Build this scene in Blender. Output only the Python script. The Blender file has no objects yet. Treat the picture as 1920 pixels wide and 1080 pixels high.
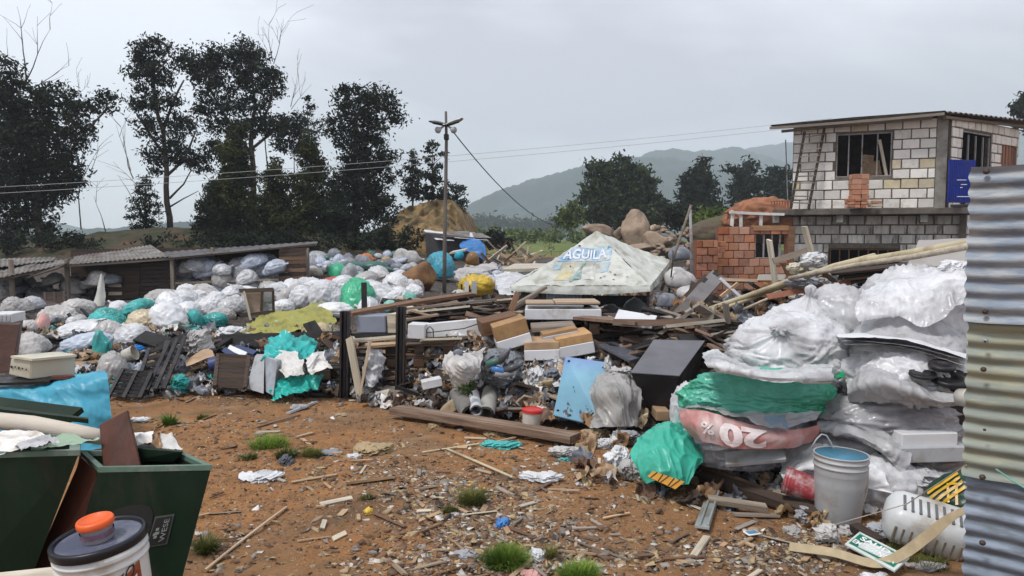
import bpy, bmesh, math, random
import numpy as np
from mathutils import Vector, Matrix
R = math.radians
sc = bpy.context.scene
COL = sc.collection
F = 1450.0; CX = 960.0; CY = 540.0; HZ = 435.0; EYE = 1.6
TILT = math.atan((CY - HZ) / F)
# ------------------------------------------------------------------ camera
cam = bpy.data.objects.new('camera', bpy.data.cameras.new('camera')); COL.objects.link(cam)
cam.data.sensor_width = 36; cam.data.lens = 36 * F / 1920
cam.location = (0, 0, EYE); cam.rotation_euler = (R(90) - TILT, 0, 0)
cam.data.clip_start = 0.05; cam.data.clip_end = 6000
sc.camera = cam
# ------------------------------------------------------------------ world: overcast sky
w = bpy.data.worlds.new('World'); sc.world = w; w.use_nodes = True
nt = w.node_tree; nt.nodes.clear(); N = nt.nodes.new; L = nt.links.new
SUN_EL, SUN_AZ = R(52), R(-35)
sky = N('ShaderNodeTexSky'); sky.sky_type = 'NISHITA'; sky.sun_disc = False
sky.sun_elevation = SUN_EL; sky.sun_rotation = SUN_AZ
bg1 = N('ShaderNodeBackground'); bg1.inputs[1].default_value = 0.08; L(sky.outputs[0], bg1.inputs[0])
tc = N('ShaderNodeTexCoord')
mp = N('ShaderNodeMapping'); mp.inputs['Location'].default_value = (5.2, 0.1, 2.2); mp.inputs['Scale'].default_value = (1.0, 1.0, 2.4)
L(tc.outputs['Generated'], mp.inputs['Vector'])
n1 = N('ShaderNodeTexNoise'); n1.inputs['Scale'].default_value = 1.8; n1.inputs['Detail'].default_value = 7; n1.inputs['Roughness'].default_value = 0.48; n1.inputs['Distortion'].default_value = .5
L(mp.outputs[0], n1.inputs['Vector'])
cr = N('ShaderNodeValToRGB')
cr.color_ramp.elements[0].position = 0.42; cr.color_ramp.elements[0].color = (0.385, 0.385, 0.43, 1)
cr.color_ramp.elements[1].position = 0.60; cr.color_ramp.elements[1].color = (0.63, 0.645, 0.695, 1)
L(n1.outputs[0], cr.inputs[0])
bg2 = N('ShaderNodeBackground'); bg2.inputs[1].default_value = 1.0; L(cr.outputs[0], bg2.inputs[0])
mx = N('ShaderNodeMixShader'); mx.inputs[0].default_value = 0.9
L(bg1.outputs[0], mx.inputs[1]); L(bg2.outputs[0], mx.inputs[2])
wo = N('ShaderNodeOutputWorld'); L(mx.outputs[0], wo.inputs[0])
sl = bpy.data.lights.new('sun', 'SUN'); sl.energy = 1.5; sl.angle = R(11); sl.color = (1, 0.965, 0.92)
so = bpy.data.objects.new('sun', sl); COL.objects.link(so)
sd = Vector((math.sin(SUN_AZ) * math.cos(SUN_EL) , -math.cos(SUN_AZ) * math.cos(SUN_EL) * .6, math.sin(SUN_EL)))
so.rotation_euler = sd.to_track_quat('Z', 'Y').to_euler()
sc.view_settings.view_transform = 'Standard'; sc.view_settings.look = 'None'
sc.cycles.volume_bounces = 3; sc.view_settings.exposure = 0.82; sc.view_settings.gamma = 1.0; sc.view_settings.use_curve_mapping = False
# ------------------------------------------------------------------ helpers
rng = np.random.default_rng(11); random.seed(11)
def ray(px, py):
    xc = (px - CX) / F; yc = (CY - py) / F
    d = Vector((xc, math.cos(TILT) + yc * math.sin(TILT), -math.sin(TILT) + yc * math.cos(TILT)))
    return d / d.y
def P(px, py, Y): return Vector((0, 0, EYE)) + ray(px, py) * Y
def ms(n, Y): return n * Y / F
def tag(o, label=None, cat=None, group=None, kind=None):
    if label: o['label'] = label
    if cat: o['category'] = cat
    if group: o['group'] = group
    if kind: o['kind'] = kind
    return o
def mk_mesh(name, V, Fc, mat=None, smooth=False):
    me = bpy.data.meshes.new(name)
    V = np.asarray(V, dtype=np.float32)
    if isinstance(Fc, np.ndarray):
        n, k = Fc.shape
        me.vertices.add(len(V)); me.vertices.foreach_set('co', V.ravel())
        me.loops.add(n * k); me.loops.foreach_set('vertex_index', Fc.astype(np.int32).ravel())
        me.polygons.add(n); me.polygons.foreach_set('loop_start', np.arange(0, n * k, k, dtype=np.int32))
        me.polygons.foreach_set('loop_total', np.full(n, k, dtype=np.int32))
        me.update(calc_edges=True)
    else:
        me.from_pydata([tuple(v) for v in V], [], [tuple(f) for f in Fc]); me.update()
    if smooth: me.polygons.foreach_set('use_smooth', np.ones(len(me.polygons), dtype=bool))
    if mat: me.materials.append(mat)
    return me
def link(name, me, loc=(0, 0, 0), rot=None, parent=None, label=None, cat=None, group=None, kind=None):
    o = bpy.data.objects.new(name, me); COL.objects.link(o)
    if parent is not None: o.parent = parent
    if rot is not None:
        o.matrix_basis = Matrix.Translation(Vector(loc)) @ rot.to_4x4()
    else: o.location = loc
    return tag(o, label, cat, group, kind)
def empty(name, loc, label, cat, group=None, rot=None):
    o = link(name, None, loc, rot, None, label, cat, group); o.empty_display_size = .2; return o
def put(name, V, Fc, mat, parent=None, smooth=False, label=None, cat=None, group=None, kind=None):
    """world-space vertices; the origin goes to the base of the thing (parents are never rotated)"""
    V = np.asarray(V, dtype=np.float64)
    lo, hi = V.min(0), V.max(0)
    o = np.array([(lo[0] + hi[0]) / 2, (lo[1] + hi[1]) / 2, lo[2]])
    pl = np.array(parent.location) if parent is not None else np.zeros(3)
    if parent is not None and parent.parent is not None: pl = pl + np.array(parent.parent.location)
    return link(name, mk_mesh(name, V - o, Fc, mat, smooth), o - pl, None, parent, label, cat, group, kind)
def merge(parts):
    Vs = []; Fs = []; k = 0
    for V, Fc in parts:
        V = np.asarray(V); Vs.append(V); Fs += [tuple(int(i) + k for i in f) for f in Fc]; k += len(V)
    return np.concatenate(Vs), Fs
BOXF = [(0, 3, 2, 1), (4, 5, 6, 7), (0, 1, 5, 4), (1, 2, 6, 5), (2, 3, 7, 6), (3, 0, 4, 7)]
def box(sx, sy, sz, c=(0, 0, 0)):
    x, y, z = sx / 2, sy / 2, sz / 2
    V = np.array([(-x, -y, -z), (x, -y, -z), (x, y, -z), (-x, y, -z), (-x, -y, z), (x, -y, z), (x, y, z), (-x, y, z)]) + np.array(c)
    return V, BOXF
_bc = {}
def cbox(sx, sy, sz, b=.004, c=(0, 0, 0)):
    bm = bmesh.new(); bmesh.ops.create_cube(bm, size=1)
    for v in bm.verts: v.co = Vector((v.co.x * sx, v.co.y * sy, v.co.z * sz))
    bmesh.ops.bevel(bm, geom=list(bm.edges), offset=min(b, .3 * min(sx, sy, sz)), segments=1, affect='EDGES')
    V = np.array([v.co[:] for v in bm.verts]) + np.array(c); bm.verts.index_update()
    Fc = [tuple(v.index for v in f.verts) for f in bm.faces]; bm.free(); return V, Fc
def frame_xy(p0, p1, roll=0.0):
    x = (Vector(p1) - Vector(p0)).normalized()
    up = Vector((0, 0, 1)) if abs(x.z) < .95 else Vector((0, -1, 0))
    y = up.cross(x).normalized(); z = x.cross(y)
    m = Matrix((x, y, z)).transposed()
    return m @ Matrix.Rotation(roll, 3, 'X')
def board(p0, p1, wd, th, mat, roll=0., name='board', label=None, cat='board', group=None, parent=None, kind=None):
    p0 = Vector(p0); p1 = Vector(p1); ln = (p1 - p0).length
    n = 5 if ln > .6 else 2
    xs = np.linspace(-ln / 2, ln / 2, n); sg = random.uniform(-.006, .006) * ln; e = random.uniform(-.02, .02)
    V = []; Fc = []
    for i, x in enumerate(xs):
        b = sg * (1 - (2 * x / ln) ** 2)
        for (yy, zz) in ((-wd / 2, -th / 2), (wd / 2, -th / 2), (wd / 2, th / 2), (-wd / 2, th / 2)):
            V.append((x + (e * (yy > 0) if i in (0, n - 1) else 0), yy, zz + b))
    for i in range(n - 1):
        a = i * 4
        for k in range(4): Fc.append((a + k, a + (k + 1) % 4, a + 4 + (k + 1) % 4, a + 4 + k))
    Fc.append((3, 2, 1, 0)); a = (n - 1) * 4; Fc.append((a, a + 1, a + 2, a + 3))
    c = (p0 + p1) / 2
    if parent is not None: c = c - Vector(parent.location)
    return link(name, mk_mesh(name, V, [f[::-1] for f in Fc], mat), c, frame_xy(p0, p1, roll), parent, label, cat if parent is None else None, group, kind)
def tube(pts, rad, sides=8, caps=True):
    pts = [Vector(p) for p in pts]; n = len(pts)
    if not hasattr(rad, '__len__'): rad = [rad] * n
    V = []; Fc = []; prev = None
    for i, p in enumerate(pts):
        t = (pts[min(i + 1, n - 1)] - pts[max(i - 1, 0)]).normalized()
        u = prev if prev is not None else (Vector((0, 0, 1)) if abs(t.z) < .9 else Vector((1, 0, 0)))
        a = t.cross(u).normalized(); u2 = a.cross(t).normalized(); prev = u2
        for k in range(sides):
            th = 2 * math.pi * k / sides
            V.append(p + (a * math.cos(th) + u2 * math.sin(th)) * rad[i])
    for i in range(n - 1):
        for k in range(sides):
            Fc.append((i * sides + k, i * sides + (k + 1) % sides, (i + 1) * sides + (k + 1) % sides, (i + 1) * sides + k))
    if caps:
        Fc.append(tuple(range(sides))[::-1]); Fc.append(tuple((n - 1) * sides + k for k in range(sides)))
    return np.array([v[:] for v in V]), Fc
def lathe(prof, seg=28, close_bottom=True):
    V = []; Fc = []
    for (r, z) in prof:
        for k in range(seg):
            a = 2 * math.pi * k / seg; V.append((r * math.cos(a), r * math.sin(a), z))
    for i in range(len(prof) - 1):
        for k in range(seg):
            Fc.append((i * seg + k, i * seg + (k + 1) % seg, (i + 1) * seg + (k + 1) % seg, (i + 1) * seg + k))
    if close_bottom: Fc.append(tuple(range(seg))[::-1])
    return np.array(V), Fc
def hexa(top, bot):
    """8 world points (front-left, front-right, back-right, back-left) for top and bottom"""
    return np.array([tuple(v) for v in list(bot) + list(top)]), BOXF
def bevel_geo(V, Fc, b, seg=1):
    bm = bmesh.new(); vs = [bm.verts.new(tuple(v)) for v in V]
    for f in Fc: bm.faces.new([vs[i] for i in f])
    bmesh.ops.recalc_face_normals(bm, faces=bm.faces)
    bmesh.ops.bevel(bm, geom=list(bm.edges), offset=b, segments=seg, affect='EDGES')
    bm.verts.index_update()
    V2 = np.array([v.co[:] for v in bm.verts]); F2 = [tuple(v.index for v in f.verts) for f in bm.faces]; bm.free(); return V2, F2
# vectorised gradient noise
_perm = np.random.default_rng(5).permutation(256); _perm = np.concatenate([_perm, _perm, _perm])
_grad = np.random.default_rng(6).normal(size=(256, 3)); _grad /= np.linalg.norm(_grad, axis=1)[:, None]
def pn(p, seed=0):
    p = np.asarray(p, dtype=np.float64) + seed * 17.31
    i = np.floor(p).astype(int); f = p - i; u = f * f * f * (f * (f * 6 - 15) + 10); i &= 255
    res = 0
    for dx in (0, 1):
        wx = u[:, 0] if dx else 1 - u[:, 0]
        for dy in (0, 1):
            wy = u[:, 1] if dy else 1 - u[:, 1]
            for dz in (0, 1):
                wz = u[:, 2] if dz else 1 - u[:, 2]
                h = _perm[_perm[_perm[(i[:, 0] + dx) & 255] + ((i[:, 1] + dy) & 255)] + ((i[:, 2] + dz) & 255)]
                g = _grad[h]
                res = res + wx * wy * wz * (g[:, 0] * (f[:, 0] - dx) + g[:, 1] * (f[:, 1] - dy) + g[:, 2] * (f[:, 2] - dz))
    return res * 1.6
def ridge(p, seed=0, pw=2.5): return np.clip(1 - np.abs(pn(p, seed)) * 1.5, 0, 1) ** pw
def tri(x): return np.abs(2 * (x - np.floor(x)) - 1)
def facets(q, seed, n=5, f0=1.):
    """flat facets between sharp creases: triangle waves in random directions over a warped domain"""
    g = np.random.default_rng(seed + 900); h = 0; a = 1.; f = f0; tot = 0
    for k in range(n):
        d = g.normal(size=3); d /= np.linalg.norm(d); w_ = pn(q * f * .7, seed + k); m = np.clip(.55 + 1.3 * pn(q * f0 * .8 + 5 * k, seed + 40 + k), 0, 1)
        h = h + a * m * (tri((q @ d) * f + g.random() + .45 * w_ + .25 * h) - .5); tot += a; a *= .72; f *= 1.45
    return h / tot * 2
_ico = {}
def ico(sub):
    if sub not in _ico:
        bm = bmesh.new(); bmesh.ops.create_icosphere(bm, subdivisions=sub, radius=1)
        bm.verts.index_update()
        _ico[sub] = (np.array([v.co[:] for v in bm.verts]), np.array([[v.index for v in f.verts] for f in bm.faces])); bm.free()
    return _ico[sub]
def bag_geo(seed, sub, r3, lumps=8, fold=.05, neck=None, nl=.35, flat=.45, spread=.3, sharp=12., an=None):
    """a stuffed plastic bag: film stretched over a handful of lumps, creased, flattened where it rests, tied neck"""
    D, Fc = ico(sub); g = np.random.default_rng(seed)
    c = g.normal(size=(lumps, 3)) * spread; ri = g.uniform(.62, .82, lumps)
    s = D @ c.T + ri; r = np.log(np.exp(sharp * s).sum(1)) / sharp; r /= np.percentile(r, 85)
    wq = np.stack([pn(D * 1.6, seed + 1), pn(D * 1.6 + 9, seed + 2), pn(D * 1.6 + 21, seed + 3)], 1) * .8
    q = (D + wq) * (np.array(an) if an is not None else np.array([.75, 1.25, 1.15]))
    r = r + fold * (ridge(q * 1.9, seed + 4) - .4) + fold * .55 * (ridge(q * 4.1, seed + 5) - .4) + fold * .3 * (ridge(q * 8.5, seed + 6) - .4)
    if sub > 4: r = 1 + (r - 1) * (.8 if sub > 5 else .9); r += fold * (.95 if sub > 5 else .4) * facets(q, seed, 4, .9)
    V = D * r[:, None] * np.array(r3)
    if neck is not None:
        dn = np.array(neck, dtype=float); dn /= np.linalg.norm(dn)
        dd = D @ dn; t = np.clip((dd - .86) / .14, 0, 1)
        ax = dn * (V @ dn)[:, None]; tg = V - ax
        k = 1 - .8 * np.clip(t * 1.8, 0, 1) + .55 * np.clip((t - .62) / .38, 0, 1)
        rr = 1 + .35 * np.sin(np.arctan2(D @ np.cross(dn, [.3, .5, .8]), D @ np.cross(dn, [.8, -.3, .1])) * 7 + seed) * t
        V = np.where((t > 0)[:, None], ax + tg * (k * rr)[:, None] + dn * (nl * np.mean(r3) * t ** 1.3)[:, None], V)
    zb = -flat * r3[2]; m = V[:, 2] < zb; V[m, 2] = zb + (V[m, 2] - zb) * .22
    V[:, 2] -= V[:, 2].min()
    return V, Fc
def rotz(V, a):
    c, s = math.cos(a), math.sin(a); V = np.asarray(V); return np.stack([V[:, 0] * c - V[:, 1] * s, V[:, 0] * s + V[:, 1] * c, V[:, 2]], 1)
def roty(V, a):
    c, s = math.cos(a), math.sin(a); V = np.asarray(V); return np.stack([V[:, 0] * c + V[:, 2] * s, V[:, 1], -V[:, 0] * s + V[:, 2] * c], 1)
def rotx(V, a):
    c, s = math.cos(a), math.sin(a); V = np.asarray(V); return np.stack([V[:, 0], V[:, 1] * c - V[:, 2] * s, V[:, 1] * s + V[:, 2] * c], 1)
def _cr(ctrl, t):
    n = len(ctrl); x = np.clip(t, 0, 1) * (n - 1); i = np.minimum(x.astype(int), n - 2); f = (x - i)
    f = f.reshape(f.shape + (1,) * (ctrl.ndim - 1))
    ix = lambda k: ctrl[np.clip(k, 0, n - 1)]
    p0 = np.where((i == 0).reshape(f.shape), 2 * ix(i) - ix(i + 1), ix(i - 1)); p1 = ix(i); p2 = ix(i + 1)
    p3 = np.where((i == n - 2).reshape(f.shape), 2 * ix(i + 1) - ix(i), ix(i + 2))
    return .5 * (2 * p1 + (p2 - p0) * f + (2 * p0 - 5 * p1 + 4 * p2 - p3) * f * f + (3 * p1 - p0 - 3 * p2 + p3) * f ** 3)
class Sheet:
    """a cloth or film surface through a grid of control points, with creases"""
    def __init__(s, ctrl, fold=.02, seed=0, fs=3., aniso=(1, 1, 1), edge=0.):
        s.c = np.array([[tuple(p) for p in row] for row in ctrl], dtype=float); s.fold = fold; s.seed = seed; s.fs = fs; s.an = np.array(aniso); s.edge = edge
    def base(s, u, v):
        rows = _cr(s.c, v)                                 # (N, cols, 3)
        n = rows.shape[1]; x = np.clip(u, 0, 1) * (n - 1); i = np.minimum(x.astype(int), n - 2); f = (x - i)[:, None]
        ar = np.arange(len(u)); g = lambda k: rows[ar, np.clip(k, 0, n - 1)]
        p1 = g(i); p2 = g(i + 1); p0 = np.where((i == 0)[:, None], 2 * p1 - p2, g(i - 1)); p3 = np.where((i == n - 2)[:, None], 2 * p2 - p1, g(i + 2))
        return .5 * (2 * p1 + (p2 - p0) * f + (2 * p0 - 5 * p1 + 4 * p2 - p3) * f * f + (3 * p1 - p0 - 3 * p2 + p3) * f ** 3)
    def at(s, u, v, off=0.):
        u = np.asarray(u, float); v = np.asarray(v, float); e = 1e-3
        p = s.base(u, v); du = s.base(u + e, v) - s.base(u - e, v); dv = s.base(u, v + e) - s.base(u, v - e)
        n = np.cross(du, dv); n /= np.maximum(np.linalg.norm(n, axis=1), 1e-9)[:, None]
        n *= np.where((n @ np.array([0, -1, .5])) < 0, -1, 1)[:, None] if abs(off) > 0 or s.fold else 1
        q = p * s.fs * s.an + np.stack([pn(p * s.fs * .5, s.seed), pn(p * s.fs * .5 + 7, s.seed), pn(p * s.fs * .5 + 13, s.seed)], 1) * .9
        h = s.fold * (ridge(q, s.seed + 1) - .4 + .5 * ridge(q * 2.3, s.seed + 2) + .25 * ridge(q * 5, s.seed + 3) + .7 * pn(p * s.fs * .6, s.seed + 4))
        if s.edge:
            k = np.minimum(np.minimum(u, 1 - u), np.minimum(v, 1 - v)); p = p + du / np.maximum(np.linalg.norm(du, axis=1), 1e-9)[:, None] * (s.edge * pn(p * 6, s.seed + 9) * np.clip(1 - k * 8, 0, 1))[:, None]
        return p + n * (h + off)[:, None]
    def geo(s, nu=40, nv=30, th=0.):
        U, Vv = np.meshgrid(np.linspace(0, 1, nu), np.linspace(0, 1, nv)); V = s.at(U.ravel(), Vv.ravel())
        i = np.arange((nv - 1) * nu).reshape(nv - 1, nu)[:, :-1].ravel()
        Fc = np.stack([i, i + 1, i + 1 + nu, i + nu], 1)
        return V, Fc
    def patch(s, poly_uv, off=.004):
        a = np.array(poly_uv, float); return s.at(a[:, 0], a[:, 1], off)
def text_geo(txt, size=1., bold=0.):
    cu = bpy.data.curves.new('lettering', 'FONT'); cu.body = txt; cu.size = size; cu.offset = bold; cu.resolution_u = 3
    o = bpy.data.objects.new('lettering', cu); COL.objects.link(o)
    me = bpy.data.meshes.new_from_object(o.evaluated_get(bpy.context.evaluated_depsgraph_get()))
    bm = bmesh.new(); bm.from_mesh(me); bmesh.ops.triangulate(bm, faces=bm.faces)
    bmesh.ops.subdivide_edges(bm, edges=[e for e in bm.edges if e.calc_length() > size * .18], cuts=1)
    bmesh.ops.triangulate(bm, faces=bm.faces); bm.verts.index_update()
    V = np.array([v.co[:] for v in bm.verts]); Fc = [tuple(v.index for v in f.verts) for f in bm.faces]; bm.free()
    bpy.data.objects.remove(o); bpy.data.curves.remove(cu)
    V[:, :2] -= V[:, :2].min(0); return V, Fc
# ------------------------------------------------------------------ materials
def nmat(name, col, rough=.65, var=.25, scale=5, bump=.2, bscale=35, dirt=None, dscale=3., dthr=.55, metal=0., stretch=(1, 1, 1), rand=.0, transl=0., detail=6, alpha=1., spec=.4, wr=0., wscale=9.):
    m = bpy.data.materials.new(name); m.use_nodes = True
    t = m.node_tree; t.nodes.clear(); N = t.nodes.new; L = t.links.new
    tc = N('ShaderNodeTexCoord'); mp = N('ShaderNodeMapping'); mp.inputs['Scale'].default_value = stretch
    L(tc.outputs['Object'], mp.inputs['Vector'])
    oi = N('ShaderNodeObjectInfo')
    ad = N('ShaderNodeVectorMath'); ad.operation = 'ADD'; L(mp.outputs[0], ad.inputs[0])
    sm = N('ShaderNodeVectorMath'); sm.operation = 'SCALE'; sm.inputs[0].default_value = (9, 7, 5); L(oi.outputs['Random'], sm.inputs['Scale']); L(sm.outputs[0], ad.inputs[1])
    vec = ad.outputs[0]
    def noise(s, d=detail, r=.6):
        n = N('ShaderNodeTexNoise'); n.inputs['Scale'].default_value = s; n.inputs['Detail'].default_value = d; n.inputs['Roughness'].default_value = r; L(vec, n.inputs['Vector']); return n.outputs[0]
    def mixc(f, a, b):
        x = N('ShaderNodeMix'); x.data_type = 'RGBA'
        if hasattr(f, 'links'): L(f, x.inputs[0])
        else: x.inputs[0].default_value = f
        for s, v in ((6, a), (7, b)):
            if hasattr(v, 'links'): L(v, x.inputs[s])
            else: x.inputs[s].default_value = (*v, 1)
        return x.outputs[2]
    def mr(f, a, b, c=0, d=1):
        x = N('ShaderNodeMapRange'); L(f, x.inputs[0]); x.inputs[1].default_value = a; x.inputs[2].default_value = b; x.inputs[3].default_value = c; x.inputs[4].default_value = d; return x.outputs[0]
    lo = tuple(c * (1 - var) for c in col); hi = tuple(min(1, c * (1 + var)) for c in col)
    c = mixc(mr(noise(scale), .3, .7), lo, hi)
    if dirt: c = mixc(mr(noise(dscale, 8, .65), dthr - .06, dthr + .12), c, dirt)
    if rand:
        h = N('ShaderNodeHueSaturation'); L(c, h.inputs['Color']); L(mr(oi.outputs['Random'], 0, 1, 1 - rand, 1 + rand), h.inputs['Value'])
        x = N('ShaderNodeMath'); x.operation = 'FRACT'; y = N('ShaderNodeMath'); y.operation = 'MULTIPLY'; y.inputs[1].default_value = 7.3; L(oi.outputs['Random'], y.inputs[0]); L(y.outputs[0], x.inputs[0])
        L(mr(x.outputs[0], 0, 1, 1 - rand * .8, 1 + rand * .5), h.inputs['Saturation']); c = h.outputs[0]
    b = N('ShaderNodeBsdfPrincipled'); L(c, b.inputs['Base Color']); b.inputs['Metallic'].default_value = metal; b.inputs['Specular IOR Level'].default_value = spec
    L(mr(noise(scale * 2.3, 4), .3, .7, max(.05, rough - .12), min(1, rough + .12)), b.inputs['Roughness'])
    hgt = noise(bscale, 5); last = None
    if bump:
        bp = N('ShaderNodeBump'); bp.inputs['Strength'].default_value = bump; bp.inputs['Distance'].default_value = .02; L(hgt, bp.inputs['Height']); last = bp
    if wr:   # sharp film creases
        vn = N('ShaderNodeTexNoise'); vn.inputs['Scale'].default_value = wscale; vn.inputs['Detail'].default_value = 5; vn.inputs['Distortion'].default_value = 1.3
        try: vn.noise_type = 'RIDGED_MULTIFRACTAL'
        except Exception: pass
        L(vec, vn.inputs['Vector'])
        b2 = N('ShaderNodeBump'); b2.inputs['Strength'].default_value = wr; b2.inputs['Distance'].default_value = .02; L(vn.outputs[0], b2.inputs['Height'])
        if last: L(last.outputs[0], b2.inputs['Normal'])
        last = b2
    if last: L(last.outputs[0], b.inputs['Normal'])
    sh = b.outputs[0]
    if transl:
        tr = N('ShaderNodeBsdfTranslucent'); L(c, tr.inputs[0]); x = N('ShaderNodeMixShader'); x.inputs[0].default_value = transl; L(sh, x.inputs[1]); L(tr.outputs[0], x.inputs[2]); sh = x.outputs[0]
    if alpha < 1:
        tr = N('ShaderNodeBsdfTransparent'); x = N('ShaderNodeMixShader'); x.inputs[0].default_value = alpha; L(tr.outputs[0], x.inputs[1]); L(sh, x.inputs[2]); sh = x.outputs[0]
    o = N('ShaderNodeOutputMaterial'); L(sh, o.inputs[0]); return m
_mc = {}
def film(key, col, **k):
    if key not in _mc:
        a = dict(rough=.34, var=.16, scale=4, bump=.1, bscale=22, dirt=tuple(c * .52 + .03 * q for c, q in zip(col, (1, .8, .55))), dscale=4.5, dthr=.56, rand=.14, transl=.12, wr=.16, wscale=4); a.update(k)
        _mc[key] = nmat(key, col, **a)
    return _mc[key]
MUD = (.17, .10, .06)
def B(key):
    c = dict(white=(.69, .70, .72), dirty_white=(.50, .485, .47), cream=(.62, .57, .46), grey=(.40, .41, .44), blue_grey=(.50, .56, .66), teal=(.05, .42, .40), green=(.03, .46, .24), mint=(.22, .55, .46),
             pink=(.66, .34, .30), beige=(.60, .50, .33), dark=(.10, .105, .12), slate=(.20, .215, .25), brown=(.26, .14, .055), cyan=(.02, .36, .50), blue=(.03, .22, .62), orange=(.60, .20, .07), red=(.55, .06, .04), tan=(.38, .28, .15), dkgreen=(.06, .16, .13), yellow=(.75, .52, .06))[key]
    return film('film_' + key, c)
def wood(key, col, **k):
    if key not in _mc:
        a = dict(rough=.8, var=.38, scale=5, stretch=(.5, 6, 6), bump=.25, bscale=16, rand=.25, dirt=tuple(c * .45 for c in col), dscale=2.5, dthr=.56); a.update(k)
        _mc[key] = nmat(key, col, **a)
    return _mc[key]
W_GREY = wood('wood_grey', (.24, .20, .16)); W_DARK = wood('wood_dark', (.055, .036, .026)); W_BROWN = wood('wood_brown', (.17, .095, .055)); W_TAN = wood('wood_tan', (.42, .30, .19)); W_PALE = wood('wood_pale', (.50, .44, .34))
W_BLACK = wood('wood_black', (.016, .014, .014)); CARD = nmat('cardboard', (.40, .27, .16), .85, .2, 4, .1, 20, rand=.15, dirt=(.22, .14, .08)); WHITEP = nmat('white_laminate', (.66, .67, .69), .45, .08, 3, .03, 20, dirt=(.36, .33, .29), dscale=3.5, dthr=.6, rand=.08)
BLACKP = nmat('black_plastic', (.014, .014, .016), .42, .3, 5, .05, 30, rand=.2, dirt=(.05, .042, .036), dscale=4, dthr=.6); PAPER = nmat('paper', (.70, .69, .66), .8, .1, 6, .12, 18, dirt=(.36, .30, .24), dscale=6, rand=.15)
STEEL = nmat('dark_steel', (.028, .028, .032), .5, .3, 6, .12, 30, metal=.3, dirt=(.075, .05, .035), dscale=7, dthr=.58); GREYP = nmat('grey_plastic', (.40, .42, .44), .45, .1, 4, .04, 25, dirt=(.25, .21, .17), dscale=4, dthr=.6)
CONC = nmat('concrete', (.26, .245, .22), .9, .25, 5, .35, 25, dirt=(.11, .10, .09), dscale=2.2, dthr=.52); INK = nmat('black_ink', (.02, .02, .02), .6, .1, bump=0); WINK = nmat('white_ink', (.78, .78, .78), .6, .08, bump=0)
DARKIN = nmat('dark_inside', (.012, .012, .013), .9, .3, bump=.1)  # near-black that stands in for the shade of interiors and hollows
# ------------------------------------------------------------------ terrain and heap heights
HEAP = {
 -1400: [(6.8, 0), (8, .1), (10, .3), (14, .3), (20, .3), (30, .9)],
 0: [(7.3, 0), (7.8, .08), (8.5, .22), (9.5, .38), (11.5, .5), (13, .45), (15, -.05), (19, -.25), (23, .3), (30, 1.0)],
 400: [(7.55, 0), (8.3, .12), (9.5, .34), (11.5, .5), (13, .5), (15, .1), (18, -.1), (22, .3), (30, 1.0)],
 560: [(7.6, 0), (8.1, .15), (9.0, .36), (11.5, .52), (14, .5), (17, .4), (19, .4), (23, .72), (30, .98)],
 640: [(7.5, 0), (7.9, .15), (8.5, .35), (10, .5), (12, .6), (15, .65), (18, .68), (22, .78), (28, .92), (32, .95)],
 800: [(6.95, 0), (7.3, .14), (7.8, .42), (8.6, .62), (10, .6), (13, .55), (18, .6), (24, .75), (30, .9)],
 960: [(6.15, 0), (6.6, .12), (7.1, .38), (7.8, .63), (9, .66), (10.5, .35), (12, .1), (15, .25), (18, .4), (24, .5), (32, .45)],
 1100: [(5.6, 0), (6.2, .1), (7, .36), (7.8, .60), (9, .62), (10.3, .1), (11.2, -.8), (15, -.8), (18, .2), (24, .6), (32, .7)],
 1250: [(5.15, 0), (5.9, .12), (6.7, .35), (7.6, .62), (9, .66), (10.5, .1), (11.3, -.7), (15, -.6), (18, .3), (24, .8), (32, 1.0)],
 1400: [(4.8, 0), (5.5, .14), (6.2, .42), (7, .70), (8.5, .85), (10, .8), (13, .5), (18, .3), (24, .8), (32, 1.0)],
 1600: [(4.5, 0), (5.3, .2), (6, .7), (6.8, 1.0), (8.5, 1.05), (11, .9), (14, .5), (18, .1), (24, .5)],
 1810: [(4.3, 0), (5.0, .3), (5.7, .85), (6.5, 1.1), (8.5, 1.1), (12, .7), (16, .1), (24, .5)],
 3400: [(4.3, 0), (5.0, .3), (5.7, .85), (6.5, 1.1), (8.5, 1.1), (12, .7), (16, .1), (24, .5)]}
_hk = np.array(sorted(HEAP), float); _hY = np.concatenate([np.linspace(0, 12, 121), np.linspace(12.2, 34, 110)])
_hT = np.array([np.interp(_hY, [p[0] for p in HEAP[int(k)]], [p[1] for p in HEAP[int(k)]], left=-.6) for k in _hk])
def heap_h(x, y):
    x = np.asarray(x, float); y = np.asarray(y, float); px = CX + F * x / np.maximum(y, .1)
    kc = np.clip(np.interp(px, _hk, np.arange(len(_hk))), 0, len(_hk) - 1.0001); i = kc.astype(int); f = kc - i
    j = np.clip(np.interp(y, _hY, np.arange(len(_hY))), 0, len(_hY) - 1.0001); k = j.astype(int); g = j - k
    return (_hT[i, k] * (1 - f) + _hT[i + 1, k] * f) * (1 - g) + (_hT[i, k + 1] * (1 - f) + _hT[i + 1, k + 1] * f) * g
def gnd(x, y):
    x = np.asarray(x, float); y = np.asarray(y, float)
    q = np.stack([x, y, x * 0], 1); n = .035 * pn(q * .8, 3) + .018 * pn(q * 2.6, 4) + .008 * pn(q * 7, 5)
    n = n + .004 * pn(q * 19, 6) * (y < 9)
    hh = np.minimum(heap_h(x, y) - .13, 0)
    near = np.clip((y - 9.6) / 1.2, 0, 1)
    z = n * np.clip(1.3 - y / 60, .3, 1) + near * np.where(y < 33, hh, 0)
    z = z + np.clip((y - 30) / 12, 0, 1) * .35
    far = np.clip((y - 115) / 260, 0, 1); z = z - 38 * far * far * (3 - 2 * far)
    return z
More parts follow.
